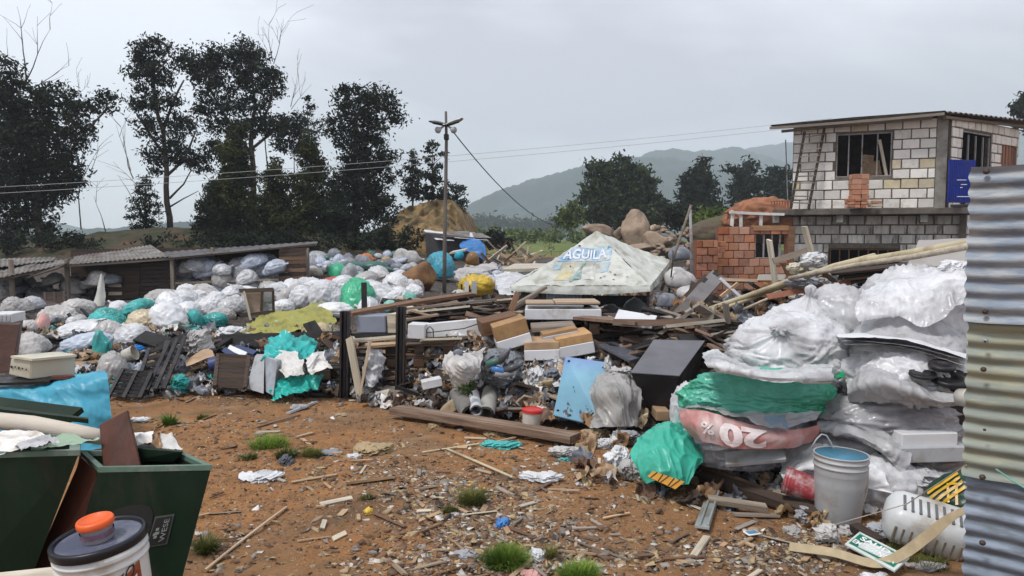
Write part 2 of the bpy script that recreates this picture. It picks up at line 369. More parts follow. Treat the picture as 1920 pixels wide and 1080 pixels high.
def surf(x, y):
    return max(float(gnd([x], [y])[0]), float(heap_h([x], [y])[0]))
def on(px, py, y0=3.0, y1=34.0):
    """where the sight line through this point of the photograph first meets ground or heap"""
    d = ray(px, py); ys = np.arange(y0, y1, .04); xs = d.x * ys; zs = EYE + d.z * ys
    s = np.maximum(gnd(xs, ys), heap_h(xs, ys)); k = np.argmax(zs <= s)
    if not (zs <= s).any(): k = len(ys) - 1
    return Vector((xs[k], ys[k], s[k]))
def axis(dense0, dense1, step, lo, hi, grow=1.13):
    a = list(np.arange(dense0, dense1, step)); s = step; x = dense0; l = []
    while x > lo: s *= grow; x -= s; l.append(x)
    s = step; x = a[-1]; r = []
    while x < hi: s *= grow; x += s; r.append(x)
    return np.array(l[::-1] + a + r)
def grid_faces(ny, nx):
    i = (np.arange(ny - 1)[:, None] * nx + np.arange(nx - 1)[None]).ravel(); return np.stack([i, i + 1, i + 1 + nx, i + nx], 1)
def soil():
    m = bpy.data.materials.new('soil'); m.use_nodes = True; t = m.node_tree; t.nodes.clear(); N = t.nodes.new; L = t.links.new
    tc = N('ShaderNodeTexCoord'); geo = N('ShaderNodeNewGeometry')
    def noise(s, d=8, r=.6, dist=0):
        n = N('ShaderNodeTexNoise'); n.inputs['Scale'].default_value = s; n.inputs['Detail'].default_value = d; n.inputs['Roughness'].default_value = r; n.inputs['Distortion'].default_value = dist; L(tc.outputs['Object'], n.inputs['Vector']); return n.outputs[0]
    def ramp(f, *st):
        r = N('ShaderNodeValToRGB'); e = r.color_ramp.elements
        while len(e) < len(st): e.new(.5)
        for q, (p, c) in zip(e, st): q.position = p; q.color = (*c, 1)
        L(f, r.inputs[0]); return r.outputs[0]
    def mix(f, a, b, mode='MIX'):
        x = N('ShaderNodeMix'); x.data_type = 'RGBA'; x.blend_type = mode
        if hasattr(f, 'links'): L(f, x.inputs[0])
        else: x.inputs[0].default_value = f
        L(a, x.inputs[6])
        if hasattr(b, 'links'): L(b, x.inputs[7])
        else: x.inputs[7].default_value = (*b, 1)
        return x.outputs[2]
    base = ramp(noise(.55, 9, .62, .4), (.30, (.175, .095, .045)), (.45, (.265, .142, .066)), (.57, (.33, .160, .062)), (.70, (.37, .215, .108)))
    fine = ramp(noise(9, 8, .7), (.3, (.55, .52, .5)), (.5, (1, 1, 1)), (.72, (1.3, 1.22, 1.1)))
    c = mix(.8, base, fine, 'MULTIPLY')
    spk = ramp(noise(55, 3, .6), (.60, (0, 0, 0)), (.68, (1, 1, 1))); c = mix(spk, c, (.36, .27, .19))
    spd = ramp(noise(38, 4, .7), (.30, (1, 1, 1)), (.37, (0, 0, 0))); c = mix(spd, c, (.075, .045, .03))
    damp = ramp(noise(.9, 6, .6, .8), (.52, (0, 0, 0)), (.66, (.75, .75, .75))); c = mix(damp, c, (.135, .088, .052)); worn = ramp(noise(1.7, 5, .5, .6), (.55, (0, 0, 0)), (.72, (.6, .6, .6))); c = mix(worn, c, (.38, .235, .130))
    # the field beyond the yard is grassy
    sp = N('ShaderNodeSeparateXYZ'); L(tc.outputs['Object'], sp.inputs[0])
    mr = N('ShaderNodeMapRange'); L(sp.outputs[1], mr.inputs[0]); mr.inputs[1].default_value = 36; mr.inputs[2].default_value = 46
    gr = ramp(noise(.25, 7, .65), (.35, (.05, .075, .022)), (.5, (.11, .15, .035)), (.7, (.19, .20, .06))); c = mix(mr.outputs[0], c, gr)
    b = N('ShaderNodeBsdfPrincipled'); L(c, b.inputs['Base Color']); b.inputs['Roughness'].default_value = .92; b.inputs['Specular IOR Level'].default_value = .2
    b1 = N('ShaderNodeBump'); b1.inputs['Strength'].default_value = .9; b1.inputs['Distance'].default_value = .03; L(noise(14, 8, .7), b1.inputs['Height'])
    b2 = N('ShaderNodeBump'); b2.inputs['Strength'].default_value = .6; b2.inputs['Distance'].default_value = .012; L(noise(70, 5, .7), b2.inputs['Height']); L(b1.outputs[0], b2.inputs['Normal'])
    L(b2.outputs[0], b.inputs['Normal']); o = N('ShaderNodeOutputMaterial'); L(b.outputs[0], o.inputs[0]); return m
gx = axis(-5.2, 5.2, .04, -1500, 1500, 1.12); gy = axis(2.6, 8.6, .04, -60, 1600, 1.07)
GX, GY = np.meshgrid(gx, gy); GZ = gnd(GX.ravel(), GY.ravel())
link('ground', mk_mesh('ground', np.stack([GX.ravel(), GY.ravel(), GZ], 1), grid_faces(len(gy), len(gx)), soil(), True), kind='structure')
# the body of the rubbish heap (everything countable lies on top of it)
aa = np.linspace((-500 - CX) / F, (2300 - CX) / F, 330); yy = np.concatenate([np.arange(4.0, 12, .06), np.arange(12, 33, .14)])
AA, YY = np.meshgrid(aa, yy); hx = (AA * YY).ravel(); hy = YY.ravel(); hz = heap_h(hx, hy); q = np.stack([hx, hy, hx * 0], 1)
hz = hz + .05 * pn(q * 2.2, 31) + .035 * ridge(q * 5, 32) + .02 * pn(q * 12, 33) - .06
def heap_mat():
    m = nmat('heap_waste', (.045, .036, .030), .85, .5, 9, .9, 16, dirt=(.14, .115, .09), dscale=16, dthr=.56, detail=9); return m
link('rubbish_heap', mk_mesh('rubbish_heap', np.stack([hx, hy, hz], 1), grid_faces(len(yy), len(aa)), heap_mat(), True), label='dark mass of compacted rubbish under the sacks and boards', cat='rubbish heap', kind='stuff')
# ------------------------------------------------------------------ hills far behind
def hill(sil, Y, depth, col, seed, drop=-45, name='hill'):
    px = np.array([s[0] for s in sil], float); py = np.array([s[1] for s in sil], float)
    n = 160; pxs = np.linspace(px[0], px[-1], n); tops = np.interp(pxs, px, py)
    X = (pxs - CX) / F * Y; Z = EYE + (HZ - tops) / F * Y
    m = 40; t = np.linspace(-1, 1.0, m); V = []
    T, XX = np.meshgrid(t, X, indexing='ij'); ZZ = np.broadcast_to(Z, XX.shape)
    yy = Y + T * depth; q = np.stack([XX.ravel() * .012, yy.ravel() * .012, XX.ravel() * 0], 1)
    k = (1 - np.abs(T) ** 1.25)
    zz = drop + (ZZ - drop) * k
    nz = (pn(q, seed) * .16 + pn(q * 2.7, seed + 1) * .08 + pn(q * 8, seed + 2) * .03).reshape(T.shape) * np.maximum(ZZ - drop, 12) * (.25 + 1.6 * np.abs(T) * (1 - np.abs(T)))
    nz = nz + pn(q * 40, seed + 3).reshape(T.shape) * 1.6 * (np.abs(T) < .8)
    V = np.stack([XX.ravel(), yy.ravel(), (zz + nz).ravel()], 1)
    mt = nmat('hill_woodland', col, .95, .55, .02, 0, 1, dirt=tuple(c * 1.7 for c in col), dscale=.012, dthr=.55, detail=10)
    return link(name, mk_mesh(name, V, grid_faces(m, n), mt, True), kind='structure')
HC = (.022, .042, .042)
hill([(700, 440), (850, 415), (880, 384), (930, 357), (990, 337), (1060, 322), (1100, 313), (1180, 302), (1260, 300), (1380, 330), (1500, 350)], 720, 300, HC, 1)
hill([(1060, 360), (1180, 306), (1208, 286), (1232, 277), (1262, 275), (1300, 281), (1340, 281), (1370, 280), (1400, 290), (1470, 300), (1600, 310), (1900, 330)], 950, 330, HC, 5)
hill([(1250, 330), (1400, 283), (1450, 270), (1490, 262), (1600, 250), (1750, 255), (2000, 240), (2400, 240)], 1250, 330, HC, 9)
hill([(-500, 400), (-100, 408), (60, 416), (110, 420), (150, 428), (200, 436), (300, 450)], 900, 300, HC, 13)
hill([(100, 460), (150, 437), (210, 432), (330, 418), (380, 414), (460, 425), (600, 440)], 420, 150, HC, 17)
# ------------------------------------------------------------------ haze
hb = box(3100, 1700, 250, (0, 770, 57))
hm = bpy.data.materials.new('haze'); hm.use_nodes = True; t = hm.node_tree; t.nodes.clear()
pv = t.nodes.new('ShaderNodeVolumePrincipled'); pv.inputs['Color'].default_value = (.85, .93, 1, 1); pv.inputs['Density'].default_value = .00082; pv.inputs['Anisotropy'].default_value = 0.2
ob = t.nodes.new('ShaderNodeOutputMaterial'); t.links.new(pv.outputs[0], ob.inputs['Volume'])
link('haze', mk_mesh('haze', hb[0], hb[1], hm), label='pale mist filling the valley', cat='haze', kind='stuff')
# ------------------------------------------------------------------ earth bank and cliff at the back of the yard
def bank(name, sil, Y0, Y1, Yb, mt, seed, rough=.25, foot=.3):
    px = np.array([s[0] for s in sil], float); py = np.array([s[1] for s in sil], float); n = 220; m = 60
    pxs = np.linspace(px[0], px[-1], n); tops = np.interp(pxs, px, py); X = (pxs - CX) / F * Y1; Z = EYE + (HZ - tops) / F * Y1
    t = np.linspace(0, 1, m); T, XX = np.meshgrid(t, X, indexing='ij'); ZZ = np.broadcast_to(Z, XX.shape)
    yy = np.where(T < .6, Y0 + (Y1 - Y0) * (T / .6), Y1 + (Yb - Y1) * ((T - .6) / .4))
    up = np.clip(T / .6, 0, 1); k = np.where(T < .6, up ** 1.0 * (1.25 - .25 * up) , 1 - .05 * (T - .6))
    zz = foot + (ZZ - foot) * np.clip(k, 0, 1)
    q = np.stack([XX.ravel(), yy.ravel(), zz.ravel()], 1)
    d = rough * (pn(q * .5, seed) + .6 * ridge(q * np.array([1.6, 1.6, .35]), seed + 1) + .35 * pn(q * 2.2, seed + 2) + .15 * pn(q * 6, seed + 3)).reshape(T.shape)
    mid = np.clip(T / .25, 0, 1); V = np.stack([XX.ravel(), (yy - d * mid * 1.2).ravel(), (zz + d * .35 * mid * (T < .95)).ravel()], 1)
    return link(name, mk_mesh(name, V, grid_faces(m, n), mt, True), kind='structure')
EARTH = nmat('bank_earth', (.07, .044, .026), .95, .5, .9, .9, 9, dirt=(.030, .038, .016), dscale=1.1, dthr=.46, detail=9)
OCHRE = nmat('ochre_earth', (.22, .145, .06), .95, .55, .9, .9, 7, dirt=(.05, .042, .02), dscale=1.1, dthr=.5, stretch=(1.6, 1.6, .45), detail=9)
bank('earth_bank', [(-900, 440), (-200, 452), (40, 470), (90, 462), (150, 443), (190, 434), (300, 430), (370, 431), (450, 436), (600, 440), (720, 440), (760, 470)], 24, 29, 48, EARTH, 41)
bank('ochre_cliff', [(690, 440), (730, 415), (755, 392), (790, 381), (812, 376), (845, 380), (862, 400), (874, 428), (888, 458), (905, 480)], 27, 31, 42, OCHRE, 47, .4, .4)
# ------------------------------------------------------------------ trees
BARK = nmat('bark', (.075, .058, .045), .9, .4, 3, .6, 14, stretch=(3, 3, .6)); BARKP = nmat('pale_bark', (.30, .27, .24), .9, .25, 3, .3, 14)
def leafmat(name, col, tint):
    col = tuple(c * .42 for c in col); tint = tuple(c * .85 for c in tint); m = nmat(name, col, .6, .55, .8, 0, 1, dirt=tint, dscale=1.7, dthr=.5, transl=.18, detail=5, spec=.12); return m
LF_DARK = leafmat('leaf_dark', (.018, .030, .020), (.035, .050, .026)); LF_EUC = leafmat('leaf_eucalypt', (.022, .034, .028), (.045, .060, .042)); LF_CYP = leafmat('leaf_cypress', (.034, .050, .018), (.085, .095, .028))
LF_MID = leafmat('leaf_mid', (.04, .065, .036), (.08, .115, .046)); LF_LT = leafmat('leaf_light', (.10, .16, .04), (.19, .25, .06)); LF_SLIM = leafmat('leaf_slim', (.028, .042, .032), (.05, .065, .045)); LF_BLUE = leafmat('leaf_bluegreen', (.022, .045, .035), (.04, .07, .05))
def leaves(blobs, Y, n_per, size, seed, clump=.3, asp=2.2, hang=0., dscale=1.0):
    g = np.random.default_rng(seed); C = []
    for b in blobs:
        px, py, rx, ry = b[:4]; dens = b[4] if len(b) > 4 else 1.; yo = b[5] if len(b) > 5 else 0.
        c = np.array(P(px, py, Y + yo)); r = np.array([ms(rx, Y), ms((rx + ry) * .5, Y) * dscale, ms(ry, Y)])
        vol = r[0] * r[2]; nc = max(3, int(vol / (clump * clump) * 9.0 * dens))
        d = g.normal(size=(nc, 3)); d /= np.linalg.norm(d, axis=1)[:, None]; rad = g.uniform(.15, 1, nc) ** .5
        cc = c + d * rad[:, None] * r * (1 + .18 * pn(d * 2.2, seed)[:, None])
        k = n_per; p = np.repeat(cc, k, 0) + g.normal(size=(nc * k, 3)) * clump * np.array([.5, .5, .34]) * g.uniform(.6, 1.3, nc).repeat(k)[:, None]
        C.append(p)
    p = np.concatenate(C); n = len(p)
    a = g.normal(size=(n, 3)); a[:, 2] -= hang; a /= np.linalg.norm(a, axis=1)[:, None]
    b = np.cross(a, g.normal(size=(n, 3))); b /= np.maximum(np.linalg.norm(b, axis=1), 1e-6)[:, None]
    s = size * g.uniform(.6, 1.4, n)[:, None]; a = a * s; b = b * s / asp
    V = np.stack([p - a, p + b * .9 - a * .1, p + a, p - b * .9 - a * .1], 1).reshape(-1, 3)
    return V, np.arange(n * 4).reshape(-1, 4)
def limbs(lines, Y):
    parts = []
    for ln in lines:
        pts = [P(q[0], q[1], Y + (q[3] if len(q) > 3 else 0)) for q in ln]; rad = [ms(q[2], Y) for q in ln]
        # smooth the polyline a little
        pp = []; rr = []
        for i in range(len(pts) - 1):
            for t in (0, .5): pp.append(pts[i].lerp(pts[i + 1], t) + Vector((random.uniform(-1, 1), random.uniform(-1, 1), 0)) * rad[i] * .35 * (i > 0 or t > 0)); rr.append(rad[i] * (1 - t) + rad[i + 1] * t)
        pp.append(pts[-1]); rr.append(rad[-1]); parts.append(tube(pp, rr, 7))
    return merge(parts)
def twigs(root, Y, ang, ln, w, depth, out, g, spread=.5):
    """bare branches as pixel polylines"""
    x, y = root; pts = [(x, y, w)]; a = ang; dz = 0
    for i in range(4):
        a += g.normal() * .10; x += math.sin(a) * ln / 4; y -= math.cos(a) * ln / 4; dz += g.normal() * .12; pts.append((x, y, max(.35, w * (1 - (i + 1) / 4.6)), dz))
    out.append(pts)
    if depth > 0:
        for k in range(g.integers(2, 4)):
            q = pts[g.integers(1, 5)]; twigs((q[0], q[1]), Y, ang + g.choice([-1, 1]) * g.uniform(.25, spread + .3), ln * g.uniform(.45, .7), max(.5, w * .55), depth - 1, out, g, spread)
def tree(name, label, cat, Y, base, trunk, blobs, mat, bark=BARK, seed=1, size=.08, n_per=32, clump=.32, group=None, asp=2.2, hang=0., dscale=1.):
    r = empty(name, P(base[0], base[1], Y), label, cat, group)
    if trunk:
        V, Fc = limbs([[(q[0], q[1], q[2] * (.75 if blobs else .62), *q[3:]) for q in l] for l in trunk], Y); put('trunk', V, Fc, bark, r, True)
    if blobs:
        V, Fc = leaves(blobs, Y, n_per, size, seed, clump, asp, hang, dscale); put('crown', V, Fc, mat, r)
    return r
YT = 31.
tree('eucalyptus_tree', 'broad dark tree with a thick grey trunk at the far left of the bank', 'tree', 29.5, (76, 470), [[(78, 476, 14), (72, 420, 11), (66, 370, 9), (60, 300, 6), (40, 200, 4)], [(68, 370, 6), (110, 320, 4), (150, 260, 3), (205, 200, 2)], [(66, 360, 6), (20, 300, 4), (-20, 250, 3)]],
     [(8, 150, 34, 40), (2, 210, 50, 55), (55, 205, 50, 45), (110, 195, 38, 36), (20, 285, 70, 65), (85, 275, 62, 62), (60, 340, 75, 50), (120, 330, 42, 45, .8), (10, 360, 55, 50), (25, 420, 50, 45), (85, 405, 30, 40, .6), (150, 225, 28, 40, .55), (165, 200, 26, 22, .5), (205, 195, 26, 20, .7), (148, 262, 28, 26, .5), (110, 440, 26, 12, .5)],
     LF_DARK, seed=3, n_per=30, hang=.3)
tree('eucalyptus_tree', 'tall slender eucalyptus with a bare straight trunk left of the grove', 'tree', YT, (318, 432), [[(319, 436, 8), (314, 380, 7), (312, 320, 6), (305, 250, 5), (290, 180, 4), (282, 110, 2)], [(312, 330, 4), (345, 300, 3), (365, 250, 2)], [(309, 290, 4), (280, 250, 3), (258, 215, 2)], [(318, 372, 3), (345, 345, 2), (358, 320, 1.4)], [(318, 388, 2.5), (345, 372, 1.5), (372, 358, .8)], [(305, 250, 4), (325, 190, 3), (345, 150, 2)]],
     [(275, 100, 28, 28), (300, 90, 22, 20, .8), (268, 140, 26, 30, .9), (300, 140, 30, 28, .8), (270, 190, 28, 26, .8), (305, 195, 28, 26, .7), (270, 235, 22, 22, .7), (312, 250, 32, 28, .7), (300, 290, 32, 24, .8), (345, 290, 32, 24, .8), (380, 305, 24, 20, .6), (345, 235, 26, 26, .7), (292, 320, 18, 10, .6)], LF_EUC, seed=5, hang=.4)
tree('eucalyptus_tree', 'tallest spreading eucalyptus in the middle of the grove with two domed tops', 'tree', YT + 1.5, (478, 440), [[(478, 445, 9), (476, 350, 7), (470, 270, 6), (478, 200, 4), (470, 110, 2)], [(472, 290, 5), (430, 230, 3.4), (395, 170, 2.6), (370, 120, 1.5)], [(474, 260, 4), (505, 200, 3), (515, 150, 2)], [(471, 280, 4), (520, 240, 3), (560, 235, 2)]],
     [(355, 115, 26, 26, .9), (385, 108, 28, 24), (420, 110, 32, 24), (455, 98, 26, 22), (478, 100, 22, 22), (385, 150, 38, 28, .8), (430, 150, 40, 28, .8), (475, 140, 34, 30, .9), (510, 160, 24, 34, .9), (395, 195, 34, 26, .7), (440, 195, 36, 26, .6), (480, 190, 32, 26, .7), (500, 235, 36, 26, .9), (545, 235, 34, 26), (450, 240, 32, 24, .8), (410, 235, 26, 22, .7), (400, 280, 28, 24, .8), (540, 270, 30, 24, .8)], LF_EUC, seed=7, hang=.4)
tree('eucalyptus_tree', 'eucalyptus with a flat topped crown leaning right at the right end of the grove', 'tree', YT, (668, 440), [[(668, 446, 8), (668, 350, 6), (664, 270, 5), (670, 215, 4), (700, 185, 2)], [(666, 300, 4), (640, 270, 3), (615, 240, 2)], [(666, 260, 4), (720, 225, 2.5), (745, 215, 1.4)]],
     [(650, 185, 28, 22, .9), (690, 178, 34, 22), (722, 195, 30, 24, .9), (742, 220, 20, 20, .8), (665, 215, 36, 22, .9), (700, 225, 24, 18, .7), (625, 240, 28, 20, .9), (650, 260, 26, 22, .8), (690, 250, 34, 26, .9), (700, 290, 42, 36), (665, 300, 34, 36), (680, 340, 48, 36), (730, 320, 22, 30, .7), (690, 375, 48, 36), (660, 400, 40, 34), (715, 390, 36, 30, .7), (640, 345, 22, 36, .7)], LF_DARK, seed=9, n_per=30, hang=.3)
CYG = 'feathery cypresses on the bank'
def cyp(lab, px, top, bot, w, Y, seed, mat=LF_CYP):
    bl = []; n = 9
    for i in range(n):
        f = i / (n - 1); yy = top + 8 + (bot - top - 8) * f; bl.append((px + math.sin(seed + i * 2.1) * w * .12, yy, w * (.22 + .78 * min(1, f * 1.6)) * (1 if i % 2 else .88), (bot - top) / n * 1.05, 1.1, math.sin(i * 1.7 + seed) * .3))
    tree('cypress_tree', lab, 'tree', Y, (px, bot + 8), [[(px, bot + 10, 5), (px, (top + bot) / 2, 3.5), (px, top + 6, 1)]], bl, mat, seed=seed, size=.085, n_per=34, clump=.26, group=CYG, asp=3.0, hang=-.5)
cyp('tallest olive green cypress with a pointed top in front of the middle eucalyptus', 440, 238, 462, 60, 29, 21)
cyp('short bushy cypress between the tallest cypress and the one to its right', 518, 305, 464, 50, 28.5, 22)
cyp('olive cypress at the right of the cypress group beside the flat topped eucalyptus', 582, 262, 460, 50, 29, 23)
cyp('low dark cypress bush at the left foot of the tallest cypress', 402, 345, 452, 40, 28.6, 24, LF_DARK)
cyp('dark cypress filling the foot of the flat topped eucalyptus', 630, 350, 464, 56, 28.6, 25, LF_DARK)
tree('pine_tree', 'small dark pine with layered drooping boughs left of the slender eucalyptus', 'tree', 30, (272, 428), [[(274, 432, 3), (272, 380, 2), (272, 332, .8)]],
     [(272, 338, 9, 6, .9), (275, 348, 17, 5, .9), (265, 358, 20, 4, .9), (278, 366, 20, 4), (262, 375, 22, 4), (280, 383, 24, 4), (258, 391, 20, 4), (284, 399, 22, 4), (264, 407, 26, 4), (284, 416, 22, 5), (262, 423, 22, 5)], LF_DARK, seed=31, size=.075, n_per=26, clump=.2, asp=3)
tree('pine_tree', 'thin young pine whose sparse top rises behind the grove', 'tree', 33, (577, 430), [[(577, 440, 3), (577, 300, 2), (576, 182, .7)]], [(576, 188, 8, 6, .6), (578, 200, 16, 5, .6), (572, 214, 20, 5, .5), (580, 230, 20, 6, .6), (574, 248, 22, 7, .7), (578, 270, 20, 10, .7)], LF_DARK, seed=33, size=.085, n_per=22, clump=.22, asp=3)
tree('slim_tree', 'slim greyish tree standing on the ochre cliff beside the grove', 'tree', 34, (774, 382), [[(774, 388, 2.5), (774, 330, 1.8), (775, 285, .8)]], [(775, 290, 8, 12, .6), (772, 308, 13, 12, .6), (777, 325, 15, 13, .7), (770, 345, 17, 14, .8), (778, 362, 18, 14, .8)], LF_SLIM, seed=35, size=.085, n_per=24, clump=.24)
tree('slim_tree', 'gappy slim tree with a flat plume just left of the lamp pole', 'tree', 33, (811, 380), [[(811, 386, 2.2), (810, 320, 1.6), (812, 272, .8)], [(810, 310, 1), (826, 296, .7)], [(810, 330, 1), (796, 318, .7)]], [(815, 270, 12, 5, .6), (803, 280, 10, 4, .5), (824, 290, 10, 6, .6), (800, 300, 9, 6, .5), (818, 312, 12, 8, .6), (802, 328, 10, 9, .6), (820, 340, 14, 12, .8), (806, 360, 16, 14, .8), (828, 365, 12, 14, .8)], LF_DARK, seed=36, size=.095, n_per=24, clump=.24)
tree('slim_tree', 'low bluish tree on the right shoulder of the ochre cliff', 'tree', 35, (858, 405), [[(857, 412, 2), (857, 370, 1.3), (856, 345, .7)]], [(848, 352, 8, 9, .7), (862, 362, 10, 12, .7), (850, 375, 12, 12, .8), (865, 386, 9, 12, .8), (856, 398, 13, 10, .8)], LF_BLUE, seed=37, size=.085, n_per=24, clump=.24)
# bare trees
def bare(label, root, Y, stems, seed, bark=BARK, group=None):
    g = np.random.default_rng(seed); out = []
    for (x, y, a, ln, wd, dep) in stems: twigs((x, y), Y, a, ln, wd, dep, out, g)
    return tree('bare_tree', label, 'tree', Y, root, out, None, None, bark, group=group)
bare('leafless forked tree reaching above the broad dark tree at far left', (50, 440), 30.5, [(52, 440, -.02, 290, 5, 0), (50, 160, -.05, 130, 2.6, 2), (50, 150, .45, 105, 2.0, 2), (48, 158, -.6, 105, 2.0, 2), (62, 166, .75, 80, 1.5, 1)], 51)
bare('thin leafless tree showing above the right dome of the tallest eucalyptus', (515, 440), 33, [(512, 440, 0, 330, 3, 0), (511, 115, -.05, 70, 1.5, 2), (513, 120, .35, 80, 1.3, 2), (508, 120, -.3, 60, 1.1, 1)], 52)
bare('wispy leafless tree between the tallest eucalyptus and the young pine', (545, 440), 33, [(545, 440, 0, 240, 2.5, 0), (545, 200, .1, 60, 1.2, 2), (546, 205, .6, 60, 1.0, 1)], 53)
bare('dead leaning tree with pale bare branches left of the slender eucalyptus', (282, 432), 30.5, [(284, 432, -.5, 120, 2.8, 0), (250, 335, -.5, 100, 1.8, 1), (245, 320, -.25, 90, 1.5, 1), (262, 352, -.75, 70, 1.2, 1)], 54, BARKP)
bare('single dead stick curving up from the bank crest', (198, 434), 29.5, [(198, 434, -.35, 70, 1.6, 0), (180, 380, -.05, 40, .9, 1)], 55)
bare('dead twiggy branches rising behind the broad dark tree near its right edge', (150, 430), 31, [(152, 430, .0, 240, 2, 0), (148, 190, .1, 55, 1.1, 2), (158, 330, .35, 60, 1.2, 1), (170, 320, .6, 50, 1.1, 1)], 56)
# trees across the yard to the right
tree('bushy_tree', 'large dense bushy tree in the middle distance behind the tent', 'tree', 58, (1165, 428), [[(1165, 440, 7), (1165, 400, 6), (1160, 350, 3)]], [(1118, 322, 18, 20, .9), (1142, 318, 16, 20, .9), (1170, 312, 16, 18, .9), (1195, 322, 20, 18), (1110, 350, 22, 24), (1145, 350, 30, 26), (1185, 352, 30, 26), (1215, 355, 24, 22), (1110, 385, 26, 26), (1150, 388, 36, 30), (1195, 390, 36, 30), (1228, 392, 22, 24), (1125, 412, 30, 20), (1175, 415, 40, 20), (1225, 412, 26, 18), (1160, 303, 8, 10, .7), (1210, 335, 18, 14, .8)], LF_MID, seed=61, size=.2, n_per=26, clump=.55)
tree('small_tree', 'small pale green tree with a bent trunk left of the large bushy tree', 'tree', 52, (1072, 436), [[(1076, 452, 2.4), (1074, 436, 2), (1068, 420, 1.4), (1062, 405, 1)]], [(1055, 405, 15, 12, .7), (1072, 395, 14, 14, .7), (1085, 408, 16, 12, .7), (1062, 418, 22, 10, .8), (1048, 412, 10, 8, .6), (1080, 385, 10, 8, .5)], LF_LT, seed=63, size=.15, n_per=22, clump=.4)
tree('rounded_tree', 'rounded dark tree with a tufted top left of the blue grey gum trees', 'tree', 62, (1306, 400), [[(1306, 408, 4), (1306, 360, 3), (1310, 310, 1.5)]], [(1322, 306, 14, 9, .8), (1306, 325, 22, 18), (1290, 345, 20, 18), (1318, 345, 24, 18), (1304, 365, 34, 20), (1300, 388, 36, 18), (1332, 380, 22, 18, .8)], LF_DARK, seed=65, size=.2, n_per=26, clump=.55)
tree('gum_tree', 'wind blown gum tree with tufts on its left, behind the brick hut', 'tree', 68, (1400, 385), [[(1402, 392, 3.5), (1400, 350, 2.5), (1408, 305, 1.2)], [(1400, 355, 1.6), (1372, 325, 1)]], [(1408, 306, 12, 10, .8), (1366, 318, 14, 10, .7), (1378, 335, 14, 9, .7), (1400, 325, 18, 16, .9), (1412, 345, 22, 16), (1394, 355, 28, 14), (1400, 375, 34, 14)], LF_SLIM, seed=67, size=.2, n_per=26, clump=.55)
tree('gum_tree', 'gum tree partly hidden by the left end of the block house', 'tree', 66, (1462, 380), [[(1464, 390, 3), (1462, 350, 2), (1464, 315, 1)]], [(1450, 325, 14, 14, .8), (1472, 330, 18, 16), (1454, 350, 22, 16), (1478, 355, 22, 16), (1462, 374, 36, 14)], LF_BLUE, seed=69, size=.2, n_per=26, clump=.55)
tree('leafy_tree', 'dark tree top peeping over the roof at the right edge', 'tree', 60, (1925, 330), [[(1928, 420, 5), (1926, 300, 3), (1920, 205, 1)]], [(1916, 205, 14, 16, .8), (1930, 190, 20, 20), (1912, 222, 14, 10, .8), (1940, 225, 30, 24)], LF_DARK, seed=71, size=.2, n_per=24, clump=.5)
tree('bush', 'dark round bush in front of the field just right of the back shack', 'bush', 40, (934, 466), [[(934, 470, 2), (934, 455, 1)]], [(930, 442, 14, 12), (945, 450, 14, 12), (925, 456, 14, 10), (940, 462, 18, 8)], LF_DARK, seed=73, size=.13, n_per=24, clump=.35)
tree('bush', 'bright green overgrown bush behind the small brick wall', 'bush', 34, (1338, 445), [[(1338, 450, 2), (1336, 430, 1)]], [(1318, 405, 18, 10), (1345, 402, 22, 10), (1312, 425, 18, 14), (1338, 425, 26, 18), (1360, 420, 20, 14), (1330, 445, 28, 10)], LF_LT, seed=75, size=.1, n_per=28, clump=.32)
tree('bush', 'dark creeper covered bush between the boulders and the tall thin poles', 'bush', 40, (1270, 440), [[(1270, 450, 2), (1270, 420, 1)]], [(1262, 400, 22, 12, .8), (1290, 395, 22, 12, .8), (1250, 412, 18, 12), (1285, 415, 26, 14)], LF_DARK, seed=77, size=.13, n_per=24, clump=.4)
tree('sapling', 'spindly sapling in the field left of the tent', 'sapling', 42, (1035, 480), [[(1034, 486, .9), (1033, 465, .7), (1034, 445, .4)]], [(1034, 452, 12, 8, .35), (1030, 462, 10, 6, .35)], LF_LT, seed=79, size=.08, n_per=10, clump=.3)
# scrub in the field and woods in the valley (nobody could count these)
bl = []; g = np.random.default_rng(81)
for i in range(60): bl.append((g.uniform(880, 1110), g.uniform(438, 452), g.uniform(5, 13), g.uniform(3, 7), .8, g.uniform(-20, 20)))
V, Fc = leaves(bl, 100, 14, .35, 82, .9); put('field_scrub', V, Fc, LF_LT, label='olive scrub at the far edge of the green field', cat='scrub', kind='stuff')
bl = []
for i in range(90): 
    x = g.uniform(868, 1080); bl.append((x, 428 - 8 * math.exp(-((x - 915) / 40) ** 2) - g.uniform(0, 8), g.uniform(3, 6), g.uniform(5, 12), .9, g.uniform(-25, 25)))
V, Fc = leaves(bl, 330, 12, 1.0, 83, 2.6); put('valley_woods', V, Fc, LF_DARK, label='misty row of distant woods in the valley', cat='woods', kind='stuff')
bl = []
for i in range(40): bl.append((g.uniform(1250, 1500), g.uniform(390, 425), g.uniform(10, 18), g.uniform(6, 12), .8, g.uniform(-6, 10)))
V, Fc = leaves(bl, 60, 18, .2, 84, .6); put('hillside_scrub', V, Fc, LF_DARK, label='dark scrub on the slope under the right hand trees', cat='scrub', kind='stuff')
bl = []
for i in range(70): bl.append((g.uniform(380, 740), g.uniform(440, 468), g.uniform(10, 20), g.uniform(6, 12), .8, g.uniform(-1.5, 1)))
for i in range(60): bl.append((g.uniform(-20, 370), g.uniform(440, 474), g.uniform(8, 18), g.uniform(3, 8), .5, g.uniform(-1, 1)))
for i in range(34): bl.append((g.uniform(690, 790), g.uniform(405, 470), g.uniform(6, 12), g.uniform(5, 10), .6, g.uniform(0, 2.5)))
